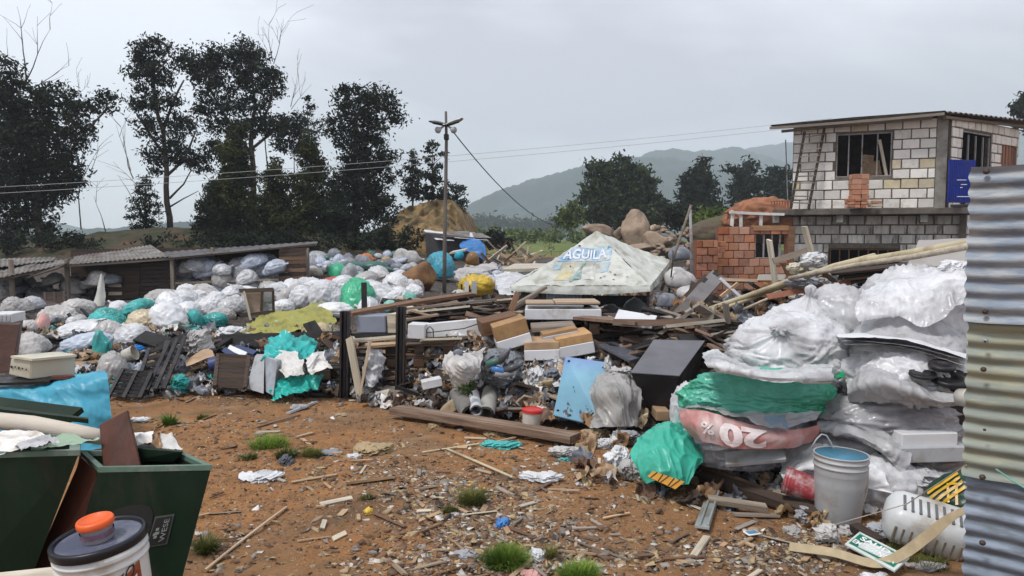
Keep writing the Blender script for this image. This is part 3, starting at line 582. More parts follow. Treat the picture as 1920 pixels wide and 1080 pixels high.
V, Fc = leaves(bl, 26.5, 20, .07, 85, .25); put('bank_undergrowth', V, Fc, LF_DARK, label='dark undergrowth covering the bank below the grove', cat='undergrowth', kind='stuff')
# ------------------------------------------------------------------ masonry
BLOCKM = nmat('pale_block', (.74, .715, .665), .9, .08, 6, .35, 30, dirt=(.50, .45, .37), dscale=5, dthr=.6, rand=.14)
BLOCKY = nmat('yellowed_block', (.55, .48, .34), .9, .18, 6, .35, 30, rand=.1)
BLOCKD = nmat('lower_block', (.64, .615, .57), .9, .16, 5, .35, 30, dirt=(.22, .20, .175), dscale=4, dthr=.56, rand=.2, stretch=(2.2, 2.2, .6))  # greyer blocks of the lower storey with dark streaked blotches
BRICKM = nmat('clay_brick', (.45, .215, .125), .85, .2, 6, .3, 30, dirt=(.33, .15, .09), dscale=6, dthr=.56, rand=.2)
BRICKD = nmat('dark_clay_brick', (.34, .135, .075), .85, .25, 6, .3, 30, rand=.22)
MORT = nmat('mortar', (.15, .13, .11), .95, .3, 8, .5, 30); MORTR = nmat('red_mortar', (.20, .085, .05), .95, .3, 8, .5, 30)
ZINC = nmat('weathered_zinc', (.24, .225, .21), .6, .25, 2, .1, 20, metal=.25, dirt=(.09, .07, .055), dscale=2.2, dthr=.47); ZINCD = nmat('dark_zinc', (.07, .07, .075), .65, .3, 2, .1, 20, dirt=(.15, .13, .11), dscale=2)
IRON = nmat('grey_iron', (.30, .30, .31), .55, .2, 6, .1, 30, dirt=(.16, .09, .05), dscale=6); REDDOOR = nmat('varnished_door', (.24, .085, .04), .5, .3, 5, .1, 20, stretch=(6, 6, .5))
def corrug(w, h, pitch=.076, amp=.009, ny=2, per=6, wob=0., seed=0):
    """sheet in local x (across the ribs), z (along them); ribs bulge along y"""
    nx = int(w / pitch * per) + 1; x = np.linspace(0, w, nx); z = np.linspace(0, h, ny); X, Z = np.meshgrid(x, z)
    Y = amp * np.cos(2 * np.pi * X / pitch)
    if wob: q = np.stack([X.ravel() * 1.3, Z.ravel() * 1.3, X.ravel() * 0], 1); Y = Y + (wob * pn(q, seed)).reshape(X.shape)
    V0 = np.stack([X.ravel(), Y.ravel(), Z.ravel()], 1); V1 = V0 + [0, .0015, 0]
    f = grid_faces(ny, nx); n = len(V0); return np.concatenate([V0, V1]), np.concatenate([f, f[:, ::-1] + n])
_bm = {}
def wall_blocks(parent, A, B, z0, z1, bw, bh, mats, depth=.12, gap=.012, openings=(), name='block', proud=.012, mort=MORT, top=None, seed=0, jit=.004, clear=()):
    """a coursed wall between ground points A and B; each block an object, the mortar bed recessed behind"""
    A = Vector(A); B = Vector(B); d = (B - A); d.z = 0; ln = d.length; x = d.normalized(); nrm = Vector((x.y, -x.x, 0))
    if nrm.y > 0 and abs(nrm.y) > .3: nrm = -nrm
    rot = Matrix((x, -nrm, Vector((0, 0, 1)))).transposed(); g = np.random.default_rng(seed + 77)
    pl = Vector(parent.location); rows = int(round((z1 - z0) / bh)); bh = (z1 - z0) / rows
    for r in range(rows):
        zc = z0 + (r + .5) * bh; off = 0 if r % 2 else -bw * .5; xs = off
        while xs < ln - .02:
            a = max(xs, 0); b = min(xs + bw, ln); xs += bw; segs = [(a, b)]
            for (u0, u1, w0, w1) in openings:
                if zc > w0 and zc < w1:
                    ns = []
                    for (p, q) in segs:
                        if q <= u0 or p >= u1: ns.append((p, q))
                        else:
                            if p < u0: ns.append((p, u0))
                            if q > u1: ns.append((u1, q))
                    segs = ns
            for (p, q) in segs:
                if q - p < .05: continue
                if top and zc + bh * .4 > top((p + q) / 2 / ln): continue
                w_ = round(q - p - gap, 3); key = (name, w_, round(bh, 3), depth, g.integers(3)); mt = mats[g.choice(len(mats), p=None)]
                k2 = key + (mt.name,)
                if k2 not in _bm:
                    V, Fc = cbox(w_, depth, bh - gap, .006); V = V + g.normal(size=V.shape) * .0022; _bm[k2] = mk_mesh(name, V, Fc, mt)
                c = A + x * ((p + q) / 2) - nrm * (depth / 2 - proud - g.uniform(-jit, jit)); c.z = zc
                link(name, _bm[k2], c - pl, rot @ Matrix.Rotation(g.normal() * .006, 3, 'Y'), parent)
    # mortar bed as one sheet of cells round the openings
    us = sorted({0, ln} | {o[0] for o in openings} | {o[1] for o in openings}); ws = sorted({z0, z1} | {max(z0, min(z1, o[2])) for o in openings} | {max(z0, min(z1, o[3])) for o in openings}); parts = []
    if top: us = sorted(set(us) | set(np.linspace(0, ln, 9)))
    for i in range(len(us) - 1):
        for j in range(len(ws) - 1):
            um, wm = (us[i] + us[i + 1]) / 2, (ws[j] + ws[j + 1]) / 2
            if any(o[0] < um < o[1] and o[2] < wm < o[3] for o in openings): continue
            zt = ws[j + 1] if not top else min(ws[j + 1], top(um / ln) - .02)
            if zt - ws[j] < .01: continue
            V, Fc = box(us[i + 1] - us[i], depth - .01, zt - ws[j], (um, 0, (zt + ws[j]) / 2)); parts.append((V, Fc))
    V, Fc = merge(parts); V = np.array([(A + x * v[0] - nrm * (depth / 2 + .004) + nrm * (-v[1]))[:2] + (v[2],) if False else tuple(A + x * v[0] - nrm * (depth / 2 + .004 + v[1])) for v in V]) * [1, 1, 0] + np.stack([V[:, 0] * 0, V[:, 0] * 0, V[:, 2]], 1)
    put('mortar', V, Fc, mort, parent)
    return x, nrm, rot
def wbox(parent, name, org, x, nrm, u0, u1, n0, n1, z0, z1, mat, b=.004, sub=None):
    """box in wall coordinates: u along, n outwards, z up; added as a part"""
    V, Fc = cbox(u1 - u0, n1 - n0, z1 - z0, b)
    W = np.array([tuple(Vector(org) * 1 + x * (v[0] + (u0 + u1) / 2) + nrm * (v[1] + (n0 + n1) / 2)) for v in V]); W[:, 2] = V[:, 2] + (z0 + z1) / 2
    return put(name, W, Fc, mat, sub if sub is not None else parent)
# ------------------------------------------------------------------ block house on the right
HC_ = P(1772, 385, 16.2); HL = P(1484, 395, 17.45); HC_.z = HL.z = 0
xs_ = (HC_ - HL).normalized(); side = Vector((.80, .60, 0)).normalized()
house = empty('block_house', ((HC_.x + HL.x) / 2, (HC_.y + HL.y) / 2, -.1), 'two storey unfinished house of pale blocks with a zinc roof on the right', 'house')
ZS = 2.10; ZR = 4.02; ln = (HC_ - HL).length
def uo(px): # distance along the front for a picture column
    d = ray(px, 400); # intersect vertical plane
    nx, ny = -xs_.y, xs_.x; k = ((HL.x) * nx + (HL.y) * ny) / (d.x * nx + d.y * ny); p = Vector((d.x * k, d.y * k, 0)); return (p - HL).dot(xs_)
def zo(px, py):
    nx, ny = -xs_.y, xs_.x; d = ray(px, py); k = (HL.x * nx + HL.y * ny) / (d.x * nx + d.y * ny); return EYE + d.z * k
w0, w1 = uo(1564), uo(1669); wz0, wz1 = zo(1615, 331), zo(1615, 249)
x, nrm, rot = wall_blocks(house, HL, HC_ - xs_ * .2, ZS, ZR - .05,   .335, .212, [BLOCKM] * 9 + [BLOCKY], .14, .024, [(w0, w1, wz0, wz1)], seed=1, jit=.012)
wbox(house, 'corner_column', HL, x, nrm, ln - .2, ln, -.2, .015, ZS, ZR + .02, CONC)
# front window with bars
wf = wbox(house, 'window', HL, x, nrm, w0, w1, -.06, -.02, wz0 - .03, wz0 + .015, IRON)
for u in (w0 + .02, w0 + (w1 - w0) * .23, w0 + (w1 - w0) * .47, w0 + (w1 - w0) * .74, w1 - .02):
    V, Fc = cbox(.028, .035, wz1 - wz0 - .02); W = np.array([tuple(HL + x * (v[0] + u) + nrm * (v[1] - .035)) for v in V]); W[:, 2] = V[:, 2] + (wz0 + wz1) / 2
    put('window_bar', W, Fc, IRON, wf)
V, Fc = cbox(w1 - w0, .03, .03); W = np.array([tuple(HL + x * (v[0] + (w0 + w1) / 2) + nrm * (v[1] - .035)) for v in V]); W[:, 2] = V[:, 2] + wz1 - .02; put('window_rail', W, Fc, IRON, wf)
# room behind the window, its shade put into near-black walls
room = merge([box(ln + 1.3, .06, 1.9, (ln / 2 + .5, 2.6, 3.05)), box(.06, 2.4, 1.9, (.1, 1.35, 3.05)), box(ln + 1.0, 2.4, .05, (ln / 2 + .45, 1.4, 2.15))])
W = np.array([tuple(HL + x * v[0] - nrm * v[1]) for v in room[0]]); W[:, 2] = room[0][:, 2]; put('inner_wall', W, room[1], nmat('inner_wall_dark', (.05, .047, .045), .95), house)
for k, (u, hh, mt) in enumerate(((w0 + .62, .55, W_TAN), (w0 + .8, .4, CARD))):
    V, Fc = cbox(.22, .1, hh); V = roty(V, .12 - .3 * k); W = np.array([tuple(HL + x * (v[0] + u) - nrm * (v[1] + .45)) for v in V]); W[:, 2] = V[:, 2] + wz0 + hh * .4
    put('stored_panel', W, Fc, mt, house)
st = board(P(1649, 262, 16.72) , P(1662, 330, 16.72), .06, .03, W_PALE, name='leaning_slat', cat=None, parent=house)
# slab, beams, lower wall
wbox(house, 'floor_slab', HL, x, nrm, -.35, ln + .45, -2.2, .42, ZS - .13, ZS - .004, nmat('slab_edge', (.12, .105, .09), .9, .4, 4, .4, 20), .01)
for px in (1458, 1576, 1731):
    u = uo(px); wbox(house, 'slab_beam', HL, x, nrm, u - .07, u + .07, -.25, .35, ZS - .30, ZS - .134, CONC, .008)
lw0, lw1, lz0, lz1 = uo(1555), uo(1690), .3, zo(1615, 466)
LA = HL - nrm * .28; LB = HC_ - nrm * .28 + xs_ * .4
wall_blocks(house, LA, LB, .1, ZS - .14, .335, .212, [BLOCKD], .14, .028, [(lw0, lw1, lz0, lz1)], seed=2, jit=.012)
bw = wbox(house, 'window', LA, x, nrm, lw0, lw1, -.08, -.04, lz1 - .04, lz1 - .006, W_BROWN)
for u in np.linspace(lw0 + .03, lw1 - .03, 8): 
    V, Fc = cbox(.03, .03, lz1 - lz0 - .05); W = np.array([tuple(LA + x * (v[0] + u) + nrm * (v[1] - .06)) for v in V]); W[:, 2] = V[:, 2] + (lz0 + lz1) / 2 - .02; put('window_bar', W, Fc, W_BROWN, bw)
wbox(house, 'inner_wall', LA, x, nrm, 0, ln, -1.4, -1.3, .05, ZS - .2, DARKIN)  # near-black wall, shade behind the lower window put into its colour
wbox(house, 'floor_slab', HC_, side, Vector((side.y, -side.x, 0)), -.1, 3.7, -2.2, .12, ZS - .128, ZS - .008, bpy.data.materials['slab_edge'], .01)
wall_blocks(house, HC_ + xs_ * .36 + side * .12, HC_ + side * 3.6, .1, ZS - .14, .335, .212, [BLOCKD], .14, .028, seed=4, jit=.012)
# right hand side wall with tall window and door
SB = HC_ + side * 3.6
def us(px):
    nx, ny = -side.y, side.x; d = ray(px, 300); k = (HC_.x * nx + HC_.y * ny) / (d.x * nx + d.y * ny); p = Vector((d.x * k, d.y * k, 0)); return (p - HC_).dot(side)
sw0, sw1, sd0, sd1 = us(1803), us(1858), us(1877), us(1905); szt = ZR - .25
xs2, n2, r2 = wall_blocks(house, HC_ + side * .17, SB, ZS, ZR - .02, .30, .212, [BLOCKM], .14, .03, [(sw0 - .17, sw1 - .17, ZS + .1, szt), (sd0 - .17, sd1 - .17, ZS, szt - .12)], seed=3, jit=.01)
sw = wbox(house, 'window', HC_, xs2, n2, sw0, sw1, -.07, -.03, szt - .04, szt, IRON)
for f in (.02, .27, .52, .77, .98):
    u = sw0 + (sw1 - sw0) * f; V, Fc = cbox(.03, .035, szt - ZS - .16); W = np.array([tuple(HC_ + xs2 * (v[0] + u) + n2 * (v[1] - .05)) for v in V]); W[:, 2] = V[:, 2] + (szt + ZS) / 2; put('window_bar', W, Fc, IRON, sw)
for f0, f1, h in ((.29, .50, .74), (.54, .75, .7), (.79, .96, .62)):
    V, Fc = cbox((sw1 - sw0) * (f1 - f0), .02, h); W = np.array([tuple(HC_ + xs2 * (v[0] + sw0 + (sw1 - sw0) * (f0 + f1) / 2) + n2 * (v[1] - .08)) for v in V]); W[:, 2] = V[:, 2] + ZS + .1 + h / 2; put('window_board', W, Fc, nmat('plywood_panel', (.28, .22, .17), .8, .2, 4) if f0 < .3 else bpy.data.materials['plywood_panel'], sw)
dr = wbox(house, 'door', HC_, xs2, n2, sd0 + .02, sd1 - .04, -.09, -.04, ZS, szt - .14, REDDOOR)
for f in (.2, .4, .6, .8):
    u = sd0 + (sd1 - sd0) * f; V, Fc = cbox(.012, .012, szt - ZS - .2); W = np.array([tuple(HC_ + xs2 * (v[0] + u) + n2 * (v[1] - .036)) for v in V]); W[:, 2] = V[:, 2] + (szt + ZS) / 2 - .07; put('door_batten', W, Fc, W_BROWN, dr)
wbox(house, 'door_frame', HC_, xs2, n2, sd1 - .03, sd1 + .02, -.1, .01, ZS, szt - .12, W_GREY)
# roof: corrugated sheets, ribs running along the front
eave = [P(1444, 236, 17.2), P(1772, 209, 15.85), P(1990, 232, 18.6), P(1640, 236, 22.0)]
rl = (eave[1] - eave[0]); nv = 150; Vr = []
for i in range(nv + 1):
    f = i / nv; a = eave[0].lerp(eave[3], f); b = eave[1].lerp(eave[2], f); h = .020 * math.cos(f * nv / 6 * 2 * math.pi)
    for g_ in (0, .5, 1): p = a.lerp(b, g_); Vr.append((p.x, p.y, p.z + h + (0.02 if g_ == .5 else 0)))
for i in range(nv + 1):
    for g_ in range(3): v = Vr[i * 3 + g_]; Vr.append((v[0], v[1], v[2] - .006))
fr = []; n = (nv + 1) * 3
for i in range(nv):
    for k in (0, 1): a = i * 3 + k; fr.append((a, a + 1, a + 4, a + 3)); fr.append((n + a, n + a + 3, n + a + 4, n + a + 1))
put('roof', Vr, fr, ZINC, house)
for (a, b, zz) in ((eave[0] + Vector((.35, .28, 0)), eave[1] + Vector((-.1, .28, 0)), -.085), (eave[1] + Vector((.1, .2, 0)), eave[2] + Vector((-.3, .2, 0)), -.085), (eave[0] + Vector((0, .02, 0)), eave[1] + Vector((0, .02, 0)), -.045)):
    board(a + Vector((0, 0, zz)), b + Vector((0, 0, zz)), .07, .055, W_GREY, name='roof_beam', parent=house)
# balcony things
ld = empty('ladder', P(1500, 392, 16.9), 'dark wooden ladder leaning on the left of the block house front', 'ladder')
for a, b in (((1483, 390), (1509, 246)), ((1516, 392), (1546, 240))): board(P(*a, 16.9), P(*b, 17.05), .05, .035, W_DARK, name='rail', parent=ld)
for i in range(11):
    f = .07 + i * .085; board(P(1483 + 26 * f, 390 - 144 * f, 16.88 + .15 * f), P(1516 + 30 * f, 392 - 152 * f, 16.88 + .15 * f), .03, .025, W_GREY, name='rung', parent=ld)
def brick_pile(px0, px1, py0, py1, Y, lab, mats, bw=.2, bh=.1, group=None, hol=False):
    r = empty('brick_stack', P((px0 + px1) / 2, py1, Y), lab, 'brick stack', group); wid = ms(px1 - px0, Y); h = ms(py1 - py0, Y); rows = max(1, int(round(h / bh))); bh = h / rows
    cols = max(1, int(round(wid / bw))); bw = wid / cols
    for j in range(rows):
        for i in range(cols):
            for k in range(2):
                key = ('stk', round(bw, 3), round(bh, 3), mats[(i + j + k) % len(mats)].name)
                if key not in _bm: _bm[key] = mk_mesh('brick', *cbox(bw - .012, .12, bh - .008, .005), mats[(i + j + k) % len(mats)])
                link('brick', _bm[key], (-wid / 2 + (i + .5) * bw + random.uniform(-.01, .01), k * .125 + random.uniform(-.008, .008), (j + .5) * bh), Matrix.Rotation(random.uniform(-.04, .04), 3, 'Z'), r)
    return r
brick_pile(1597, 1627, 327, 385, 16.35, 'tall stack of orange bricks standing under the house window', [BRICKM], .17, .105)
brick_pile(1590, 1622, 372, 390, 16.15, 'low stack of red hollow bricks at the foot of the tall orange stack', [BRICKD, BRICKM], .12, .08)
brick_pile(1634, 1652, 376, 388, 16.1, 'small pile of pale bricks on the slab right of the orange stack', [BLOCKY, BRICKM], .15, .07)
V, Fc = corrug(1.0, .86, .07, .012, 6, 6, .03, 4); bpan = P(1776, 380, 15.6)
Wv = np.stack([V[:, 0] * .62, V[:, 1] + V[:, 0] * .12, V[:, 2]], 1) + np.array(bpan)
bt = put('plastic_sheet', Wv, Fc, film('film_royal', (.012, .035, .30)), None, True, 'royal blue plastic sheet hung at the corner of the upper storey', 'plastic sheet')
for k, zz in enumerate((.30, .36, .45, .12)): V, Fc = box(.05 + .07 * k, .004, .012, (.25 + .05 * (k % 2), -.035, zz)); put('printed_line', V + np.array(bpan), Fc, WINK, bt)
# ------------------------------------------------------------------ brick hut
YB = 14.6; hut = empty('brick_hut', P(1400, 520, YB) * 1, 'half built hut of orange clay bricks with a barred window', 'hut')
hut.location.z = .2
A = P(1346, 470, YB); Bp = P(1478, 470, YB + .15); A.z = Bp.z = 0
hx0, hx1 = ms(1419 - 1346, YB), ms(1469 - 1346, YB); hz0, hz1 = EYE + (HZ - 484) / F * YB, EYE + (HZ - 433) / F * YB; ht = EYE + (HZ - 425) / F * YB
xh, nh, _ = wall_blocks(hut, A, Bp, .2, ht, .205, .148, [BRICKM, BRICKM, BRICKM, BRICKD], .12, .016, [(hx0, hx1 + .12, hz0, hz1)], name='brick', seed=5, mort=MORTR, jit=.01)
wbox(hut, 'lintel', A, xh, nh, hx0 - .05, hx1 + .14, -.12, .03, hz1 + .005, ht + .02, nmat('new_timber', (.36, .20, .10), .8, .25, 5, stretch=(.5, 6, 6)))
hw = wbox(hut, 'window', A, xh, nh, hx0, hx1 + .1, -.07, -.02, hz0 - .03, hz0 + .01, IRON)
for f in (0.02, .36, .68, 1.): 
    V, Fc = cbox(.028, .03, hz1 - hz0); W = np.array([tuple(A + xh * (v[0] + hx0 + (hx1 - hx0) * f) + nh * (v[1] - .045)) for v in V]); W[:, 2] = V[:, 2] + (hz0 + hz1) / 2; put('window_bar', W, Fc, IRON, hw)
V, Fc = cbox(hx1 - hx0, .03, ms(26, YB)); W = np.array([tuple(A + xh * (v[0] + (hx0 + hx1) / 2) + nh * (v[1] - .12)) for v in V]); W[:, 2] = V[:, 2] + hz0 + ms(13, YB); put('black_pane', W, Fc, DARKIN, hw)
wbox(hut, 'corner_post', A, xh, nh, hx1 + .13, hx1 + .26, -.1, .04, .2, ht, W_BROWN)
bs = empty('brick_wall', P(1326, 528, 14.0), 'short dark red brick wall in front of the orange hut', 'brick wall'); bs.location.z = .2
A2 = P(1306, 470, 14.0); B2 = P(1346, 470, 14.05); A2.z = B2.z = 0
wall_blocks(bs, A2, B2, .2, EYE + (HZ - 450) / F * 14, .205, .14, [BRICKD, BRICKM, BRICKD], .25, .014, name='brick', seed=6, mort=MORTR, jit=.02)
bs2 = brick_pile(1336, 1360, 452, 474, 14.3, 'small loose brick pile between the dark wall and the hut', [BRICKM, BRICKD], .14, .1)
bs2.location.z = surf(bs2.location.x, bs2.location.y) if False else bs2.location.z
# terrace of red earth and a white post frame behind the hut
put('earth_mound', *(lambda b: (b[0] + np.array(P(1425, 436, 24)) , b[1]))(bag_geo(90, 5, (1.5, .9, .72), 9, .12)), nmat('red_earth', (.30, .13, .07), .95, .35, 3, .6, 9), None, True, 'mound of red earth behind the brick hut', 'earth mound')
put('earth_slope', *(lambda b: (b[0] + np.array(P(1400, 460, 25)) , b[1]))(bag_geo(91, 4, (2.4, 1.6, .62), 7, .06)), nmat('slope_earth', (.10, .075, .05), .95, .35, 3, .6, 9, dirt=(.05, .06, .02)), None, True, 'overgrown slope under the red earth mound', 'slope')  # slope of dark brown earth with olive blotches
fm = empty('post_frame', P(1400, 424, 18), 'white painted post and rail frame standing on the hut roof line', 'frame')
for a, b in (((1372, 425), (1374, 396)), ((1389, 427), (1389, 396)), ((1426, 424), (1427, 404))): board(P(*a, 15.2), P(*b, 15.2), .055, .05, nmat('white_paint', (.62, .60, .56), .7) if 'white_paint' not in bpy.data.materials else bpy.data.materials['white_paint'], name='post', parent=fm)
board(P(1370, 398, 15.17), P(1470, 402, 15.17), .06, .05, bpy.data.materials['white_paint'], name='rail', parent=fm)
fe = empty('rail_fence', P(1480, 390, 17.5), 'rusty red fence panel at the left end of the house slab', 'fence')
for px in range(1447, 1486, 5): board(P(px, 402, 17.3), P(px, 376, 17.3), .018, .018, BRICKD, name='picket', parent=fe)
board(P(1444, 378, 17.28), P(1486, 376, 17.28), .02, .02, BRICKD, name='rail', parent=fe)
pl_ = tube([P(1478, 400, 17.6), P(1473, 262, 17.6)], .014); put('antenna_pole', *pl_, IRON, None, False, 'thin antenna pole at the left corner of the block house', 'pole')
# ------------------------------------------------------------------ boulders
ROCK = nmat('sandstone', (.34, .255, .185), .9, .4, 1.2, .6, 8, dirt=(.09, .07, .05), dscale=1.5, dthr=.52)
def rock(px, py, rx, ry, Y, lab, seed, group=None, mt=ROCK, ang=0, name='boulder'):
    D, Fc = ico(4); g = np.random.default_rng(seed); nn = g.normal(size=(16, 3)); nn /= np.linalg.norm(nn, axis=1)[:, None]; dd = g.uniform(.72, 1, 16)
    r = np.min(np.where(D @ nn.T > .05, dd / np.maximum(D @ nn.T, .05), 9), axis=1); r = np.minimum(r, 1.35) + .03 * pn(D * 5, seed)
    V = D * r[:, None] * np.array([ms(rx, Y), ms((rx + ry) / 2, Y), ms(ry, Y)]); V = roty(V, ang)
    return put(name, V + np.array(P(px, py, Y)), Fc, mt, None, False, lab, 'boulder', group)
rock(1122, 432, 34, 14, 24, 'flat slab shaped boulder just above the tent peak', 3, ang=.1)
rock(1187, 440, 24, 36, 24, 'tall upright boulder behind the right slope of the tent', 5)
rock(1157, 446, 14, 16, 24.5, 'dull boulder wedged between the flat slab and the upright one', 7)
rock(1199, 464, 18, 8, 22.5, 'small smooth reddish boulder below the upright one', 9)
rock(1232, 455, 30, 15, 23.5, 'wide split boulder right of the upright one', 11, ang=.25)
rock(1228, 432, 16, 10, 26, 'pale broken boulder on top of the rock pile', 13)
RG = 'rubble stones of the rock pile'
for i in range(46):
    a = random.uniform(0, 1); px = 1215 + 80 * a; py = random.uniform(422, 500)
    rock(px, py, random.uniform(4, 9), random.uniform(3, 6), 25 - (py - 420) / 80 * 4, 'small rubble stone in the rock pile between the tent and the thin poles', 100 + i, RG, name='rubble_stone')
base = bag_geo(92, 4, (2.2, 1.6, 1.2), 7, .06); put('rock_bank', base[0] * [1, 1, .62] + np.array(P(1225, 500, 25)), base[1], nmat('rock_soil', (.10, .085, .06), .95, .4, 3, .6, 9, dirt=(.05, .06, .02)), None, True, 'overgrown earth bank that carries the rock pile', 'bank')
# ------------------------------------------------------------------ lamp pole, wires
pole = empty('lamp_pole', on(833, 556), 'tall thin pole with two street lamp heads and small loudspeakers', 'lamp pole'); YP = pole.location.y
V, Fc = tube([P(833, 560, YP), P(834, 440, YP), P(836, 330, YP), P(837, 262, YP), P(836, 209, YP)], [.036, .034, .031, .027, .022], 9); put('pole', V, Fc, nmat('pole_wood', (.13, .115, .105), .85, .35, 3, .4, 20, stretch=(2, 2, .6)), pole, True)
def lampshade(a, b, wd): # a long half-round reflector
    a = Vector(a); b = Vector(b); V = []; Fc = []; n = 9; m = 8
    x = (b - a).normalized(); y = Vector((0, 0, 1)).cross(x).normalized(); z = x.cross(y)
    for i in range(n):
        f = i / (n - 1); w_ = wd * math.sin(math.pi * (.12 + .82 * f)) ** .5; c = a.lerp(b, f)
        for k in range(m + 1):
            t = math.pi * k / m; V.append(c + y * math.cos(t) * w_ + z * (math.sin(t) * w_ * .55))
    for i in range(n - 1):
        for k in range(m): q = i * (m + 1) + k; Fc.append((q, q + 1, q + m + 2, q + m + 1))
    return [tuple(v) for v in V], Fc
V, Fc = lampshade(P(833, 234, YP), P(806, 228, YP - .35), .07); put('lamp_head', V, Fc, nmat('lamp_grey', (.16, .16, .16), .5, metal=.3), pole, True)
V, Fc = lampshade(P(838, 236, YP), P(866, 223, YP - .35), .08); put('lamp_head', V, Fc, nmat('lamp_pale', (.5, .5, .48), .35), pole, True)
put('arm', *tube([P(812, 231, YP - .25), P(836, 236, YP), P(860, 229, YP - .25)], .014, 6), STEEL, pole)
for px, s in ((823, -1), (849, 1)):
    V, Fc = tube([P(836 + s * 3, 236, YP), P(px - s * 4, 240, YP - .1), P(px, 243, YP - .16), P(px + s * 2, 244, YP - .2)], [.012, .02, .045, .06], 9); put('loudspeaker', V, Fc, GREYP, pole, True)
put('junction_box', *cbox(.085, .08, .10, .01, P(837, 257, YP - .03)), STEEL, pole)
def wire(lab, pts, rad, group=None): return put('wire', *tube(pts, rad, 5), STEEL, None, True, lab, 'wire', group)
def sag(a, b, s, n=14): return [Vector(a).lerp(Vector(b), i / n) - Vector((0, 0, s * 4 * (i / n) * (1 - i / n))) for i in range(n + 1)]
wire('drooping cable running from the lamp pole down to the tent peak', sag(P(838, 232, YP), P(1046, 424, 26), .35), .011)
WG = 'power lines crossing the yard high up'
WI = nmat('wire_grey', (.42, .42, .43), .6, .1, bump=0)
for i, (a, b) in enumerate((((-300, 366), (1560, 222)), ((-300, 378), (1560, 232)))):
    A = P(a[0], a[1], 22); Bq = P(b[0], b[1], 26); w_ = wire(('upper' if i == 0 else 'lower') + ' of the two thin power lines across the trees', sag(A, Bq, .25, 24), .0065, WG); w_.data.materials[0] = WI
# ------------------------------------------------------------------ tent
TW = nmat('tent_cloth', (.60, .615, .565), .7, .13, 2, .15, 12, dirt=(.36, .36, .30), dscale=3.4, dthr=.53, transl=.1)
TBLUE = nmat('tent_blue_print', (.14, .31, .50), .7, .3, 6, .05, 20, dirt=(.50, .56, .56), dscale=6, dthr=.47); TWT = nmat('tent_white_print', (.66, .68, .72), .7, .08, bump=0); TYL = nmat('tent_yellow_print', (.50, .43, .22), .7, .25, 8, dirt=(.45, .47, .42), dscale=9, dthr=.47); TLB = nmat('tent_pale_blue_print', (.30, .44, .55), .7, .25, 8, dirt=(.45, .47, .42), dscale=9, dthr=.48); TGN = nmat('tent_teal_print', (.16, .28, .27), .7, .3, 8, dirt=(.42, .45, .40), dscale=12, dthr=.48)
yf = 11.6; ap = P(1119, 433, 13.0); fl = P(958, 536, yf); frt = P(1219, 537, yf - .1); br = P(1257, 489, 13.6); bl_ = Vector((fl.x + (br.x - frt.x), br.y + .1, br.z))
tent = empty('tent', (ap.x, ap.y, -.75), 'weathered off white canopy tent with a faded blue beer banner', 'tent')
def tpanel(a, b, nm, sagv, seed):
    a = Vector(a); b = Vector(b); rows = []
    for v in np.linspace(0, 1, 5):
        p = a.lerp(ap, v); q = b.lerp(ap, v); rows.append([p.lerp(q, u) - Vector((0, 0, sagv * math.sin(math.pi * v) * math.sin(math.pi * (.15 + .7 * u)))) for u in np.linspace(0, 1, 5)])
    s = Sheet(rows, .020, seed, 2.6); V, Fc = s.geo(60, 48); put(nm, V, Fc, TW, tent, True); return s
S1 = tpanel(fl, frt, 'front_roof_panel', .05, 3); S2 = tpanel(frt, br, 'side_roof_panel', .06, 4); tpanel(br, bl_, 'back_roof_panel', .05, 5); tpanel(bl_, fl, 'side_roof_panel', .05, 6)
def val(a, b, seed, nm='valance'):
    a = Vector(a); b = Vector(b); dz = Vector((0, 0, .075)); out = Vector((0, -.02, 0)); n = 7
    rows = [[a.lerp(b, u) + Vector((0, 0, .004)) for u in np.linspace(0, 1, n)], [a.lerp(b, u) - dz * (.5) + out - Vector((0, 0, .03 * math.sin(math.pi * u))) for u in np.linspace(0, 1, n)], [a.lerp(b, u) - dz + out * 1.4 - Vector((0, 0, .05 * math.sin(math.pi * u))) for u in np.linspace(0, 1, n)]]
    V, Fc = Sheet(rows, .012, seed, 2.5).geo(60, 8); put(nm, V, Fc, TW, tent, True)
val(fl, frt, 11); val(frt, br, 12); val(bl_, fl, 13)
# print on the front panel: (u along the eave, v up to the peak) from picture points
def puv(px, py):
    v = (541 - py) / (541 - 433.); x0 = 958 + (1119 - 958) * v; x1 = 1219 + (1119 - 1219) * v; return ((px - x0) / max(x1 - x0, 1), v)
def tprint(nm, pts, mt, off):
    """densely filled flat print: a quad grid over four picture corners (tl, tr, br, bl)"""
    n, m = 12, 6; uv = []
    for j in range(m + 1):
        for i in range(n + 1):
            f, g_ = i / n, j / m; t = Vector(pts[0]).lerp(Vector(pts[1]), f); b = Vector(pts[3]).lerp(Vector(pts[2]), f); q = t.lerp(b, g_); uv.append(puv(q[0], q[1]))
    put(nm, S1.patch(uv, off), grid_faces(m + 1, n + 1), mt, tent, True)
tprint('banner_print', [(1056, 466), (1152, 464), (1146, 489), (1040, 493)], TBLUE, .005)
tprint('banner_print', [(1122, 462), (1142, 464), (1136, 486), (1117, 486)], TLB, .009)
tprint('glass_print', [(1058, 500), (1078, 496), (1066, 530), (1036, 530)], TYL, .005)
tprint('glass_print', [(1092, 500), (1118, 498), (1114, 530), (1090, 530)], nmat('tent_pale_print', (.52, .52, .48), .7, .2, 8, dirt=(.36, .38, .36), dscale=10, dthr=.55), .005)
tprint('stripe_print', [(1094, 492), (1098, 492), (1072, 534), (1066, 534)], TGN, .009); tprint('patch_print', [(1082, 512), (1090, 508), (1088, 528), (1074, 530)], TGN, .012)
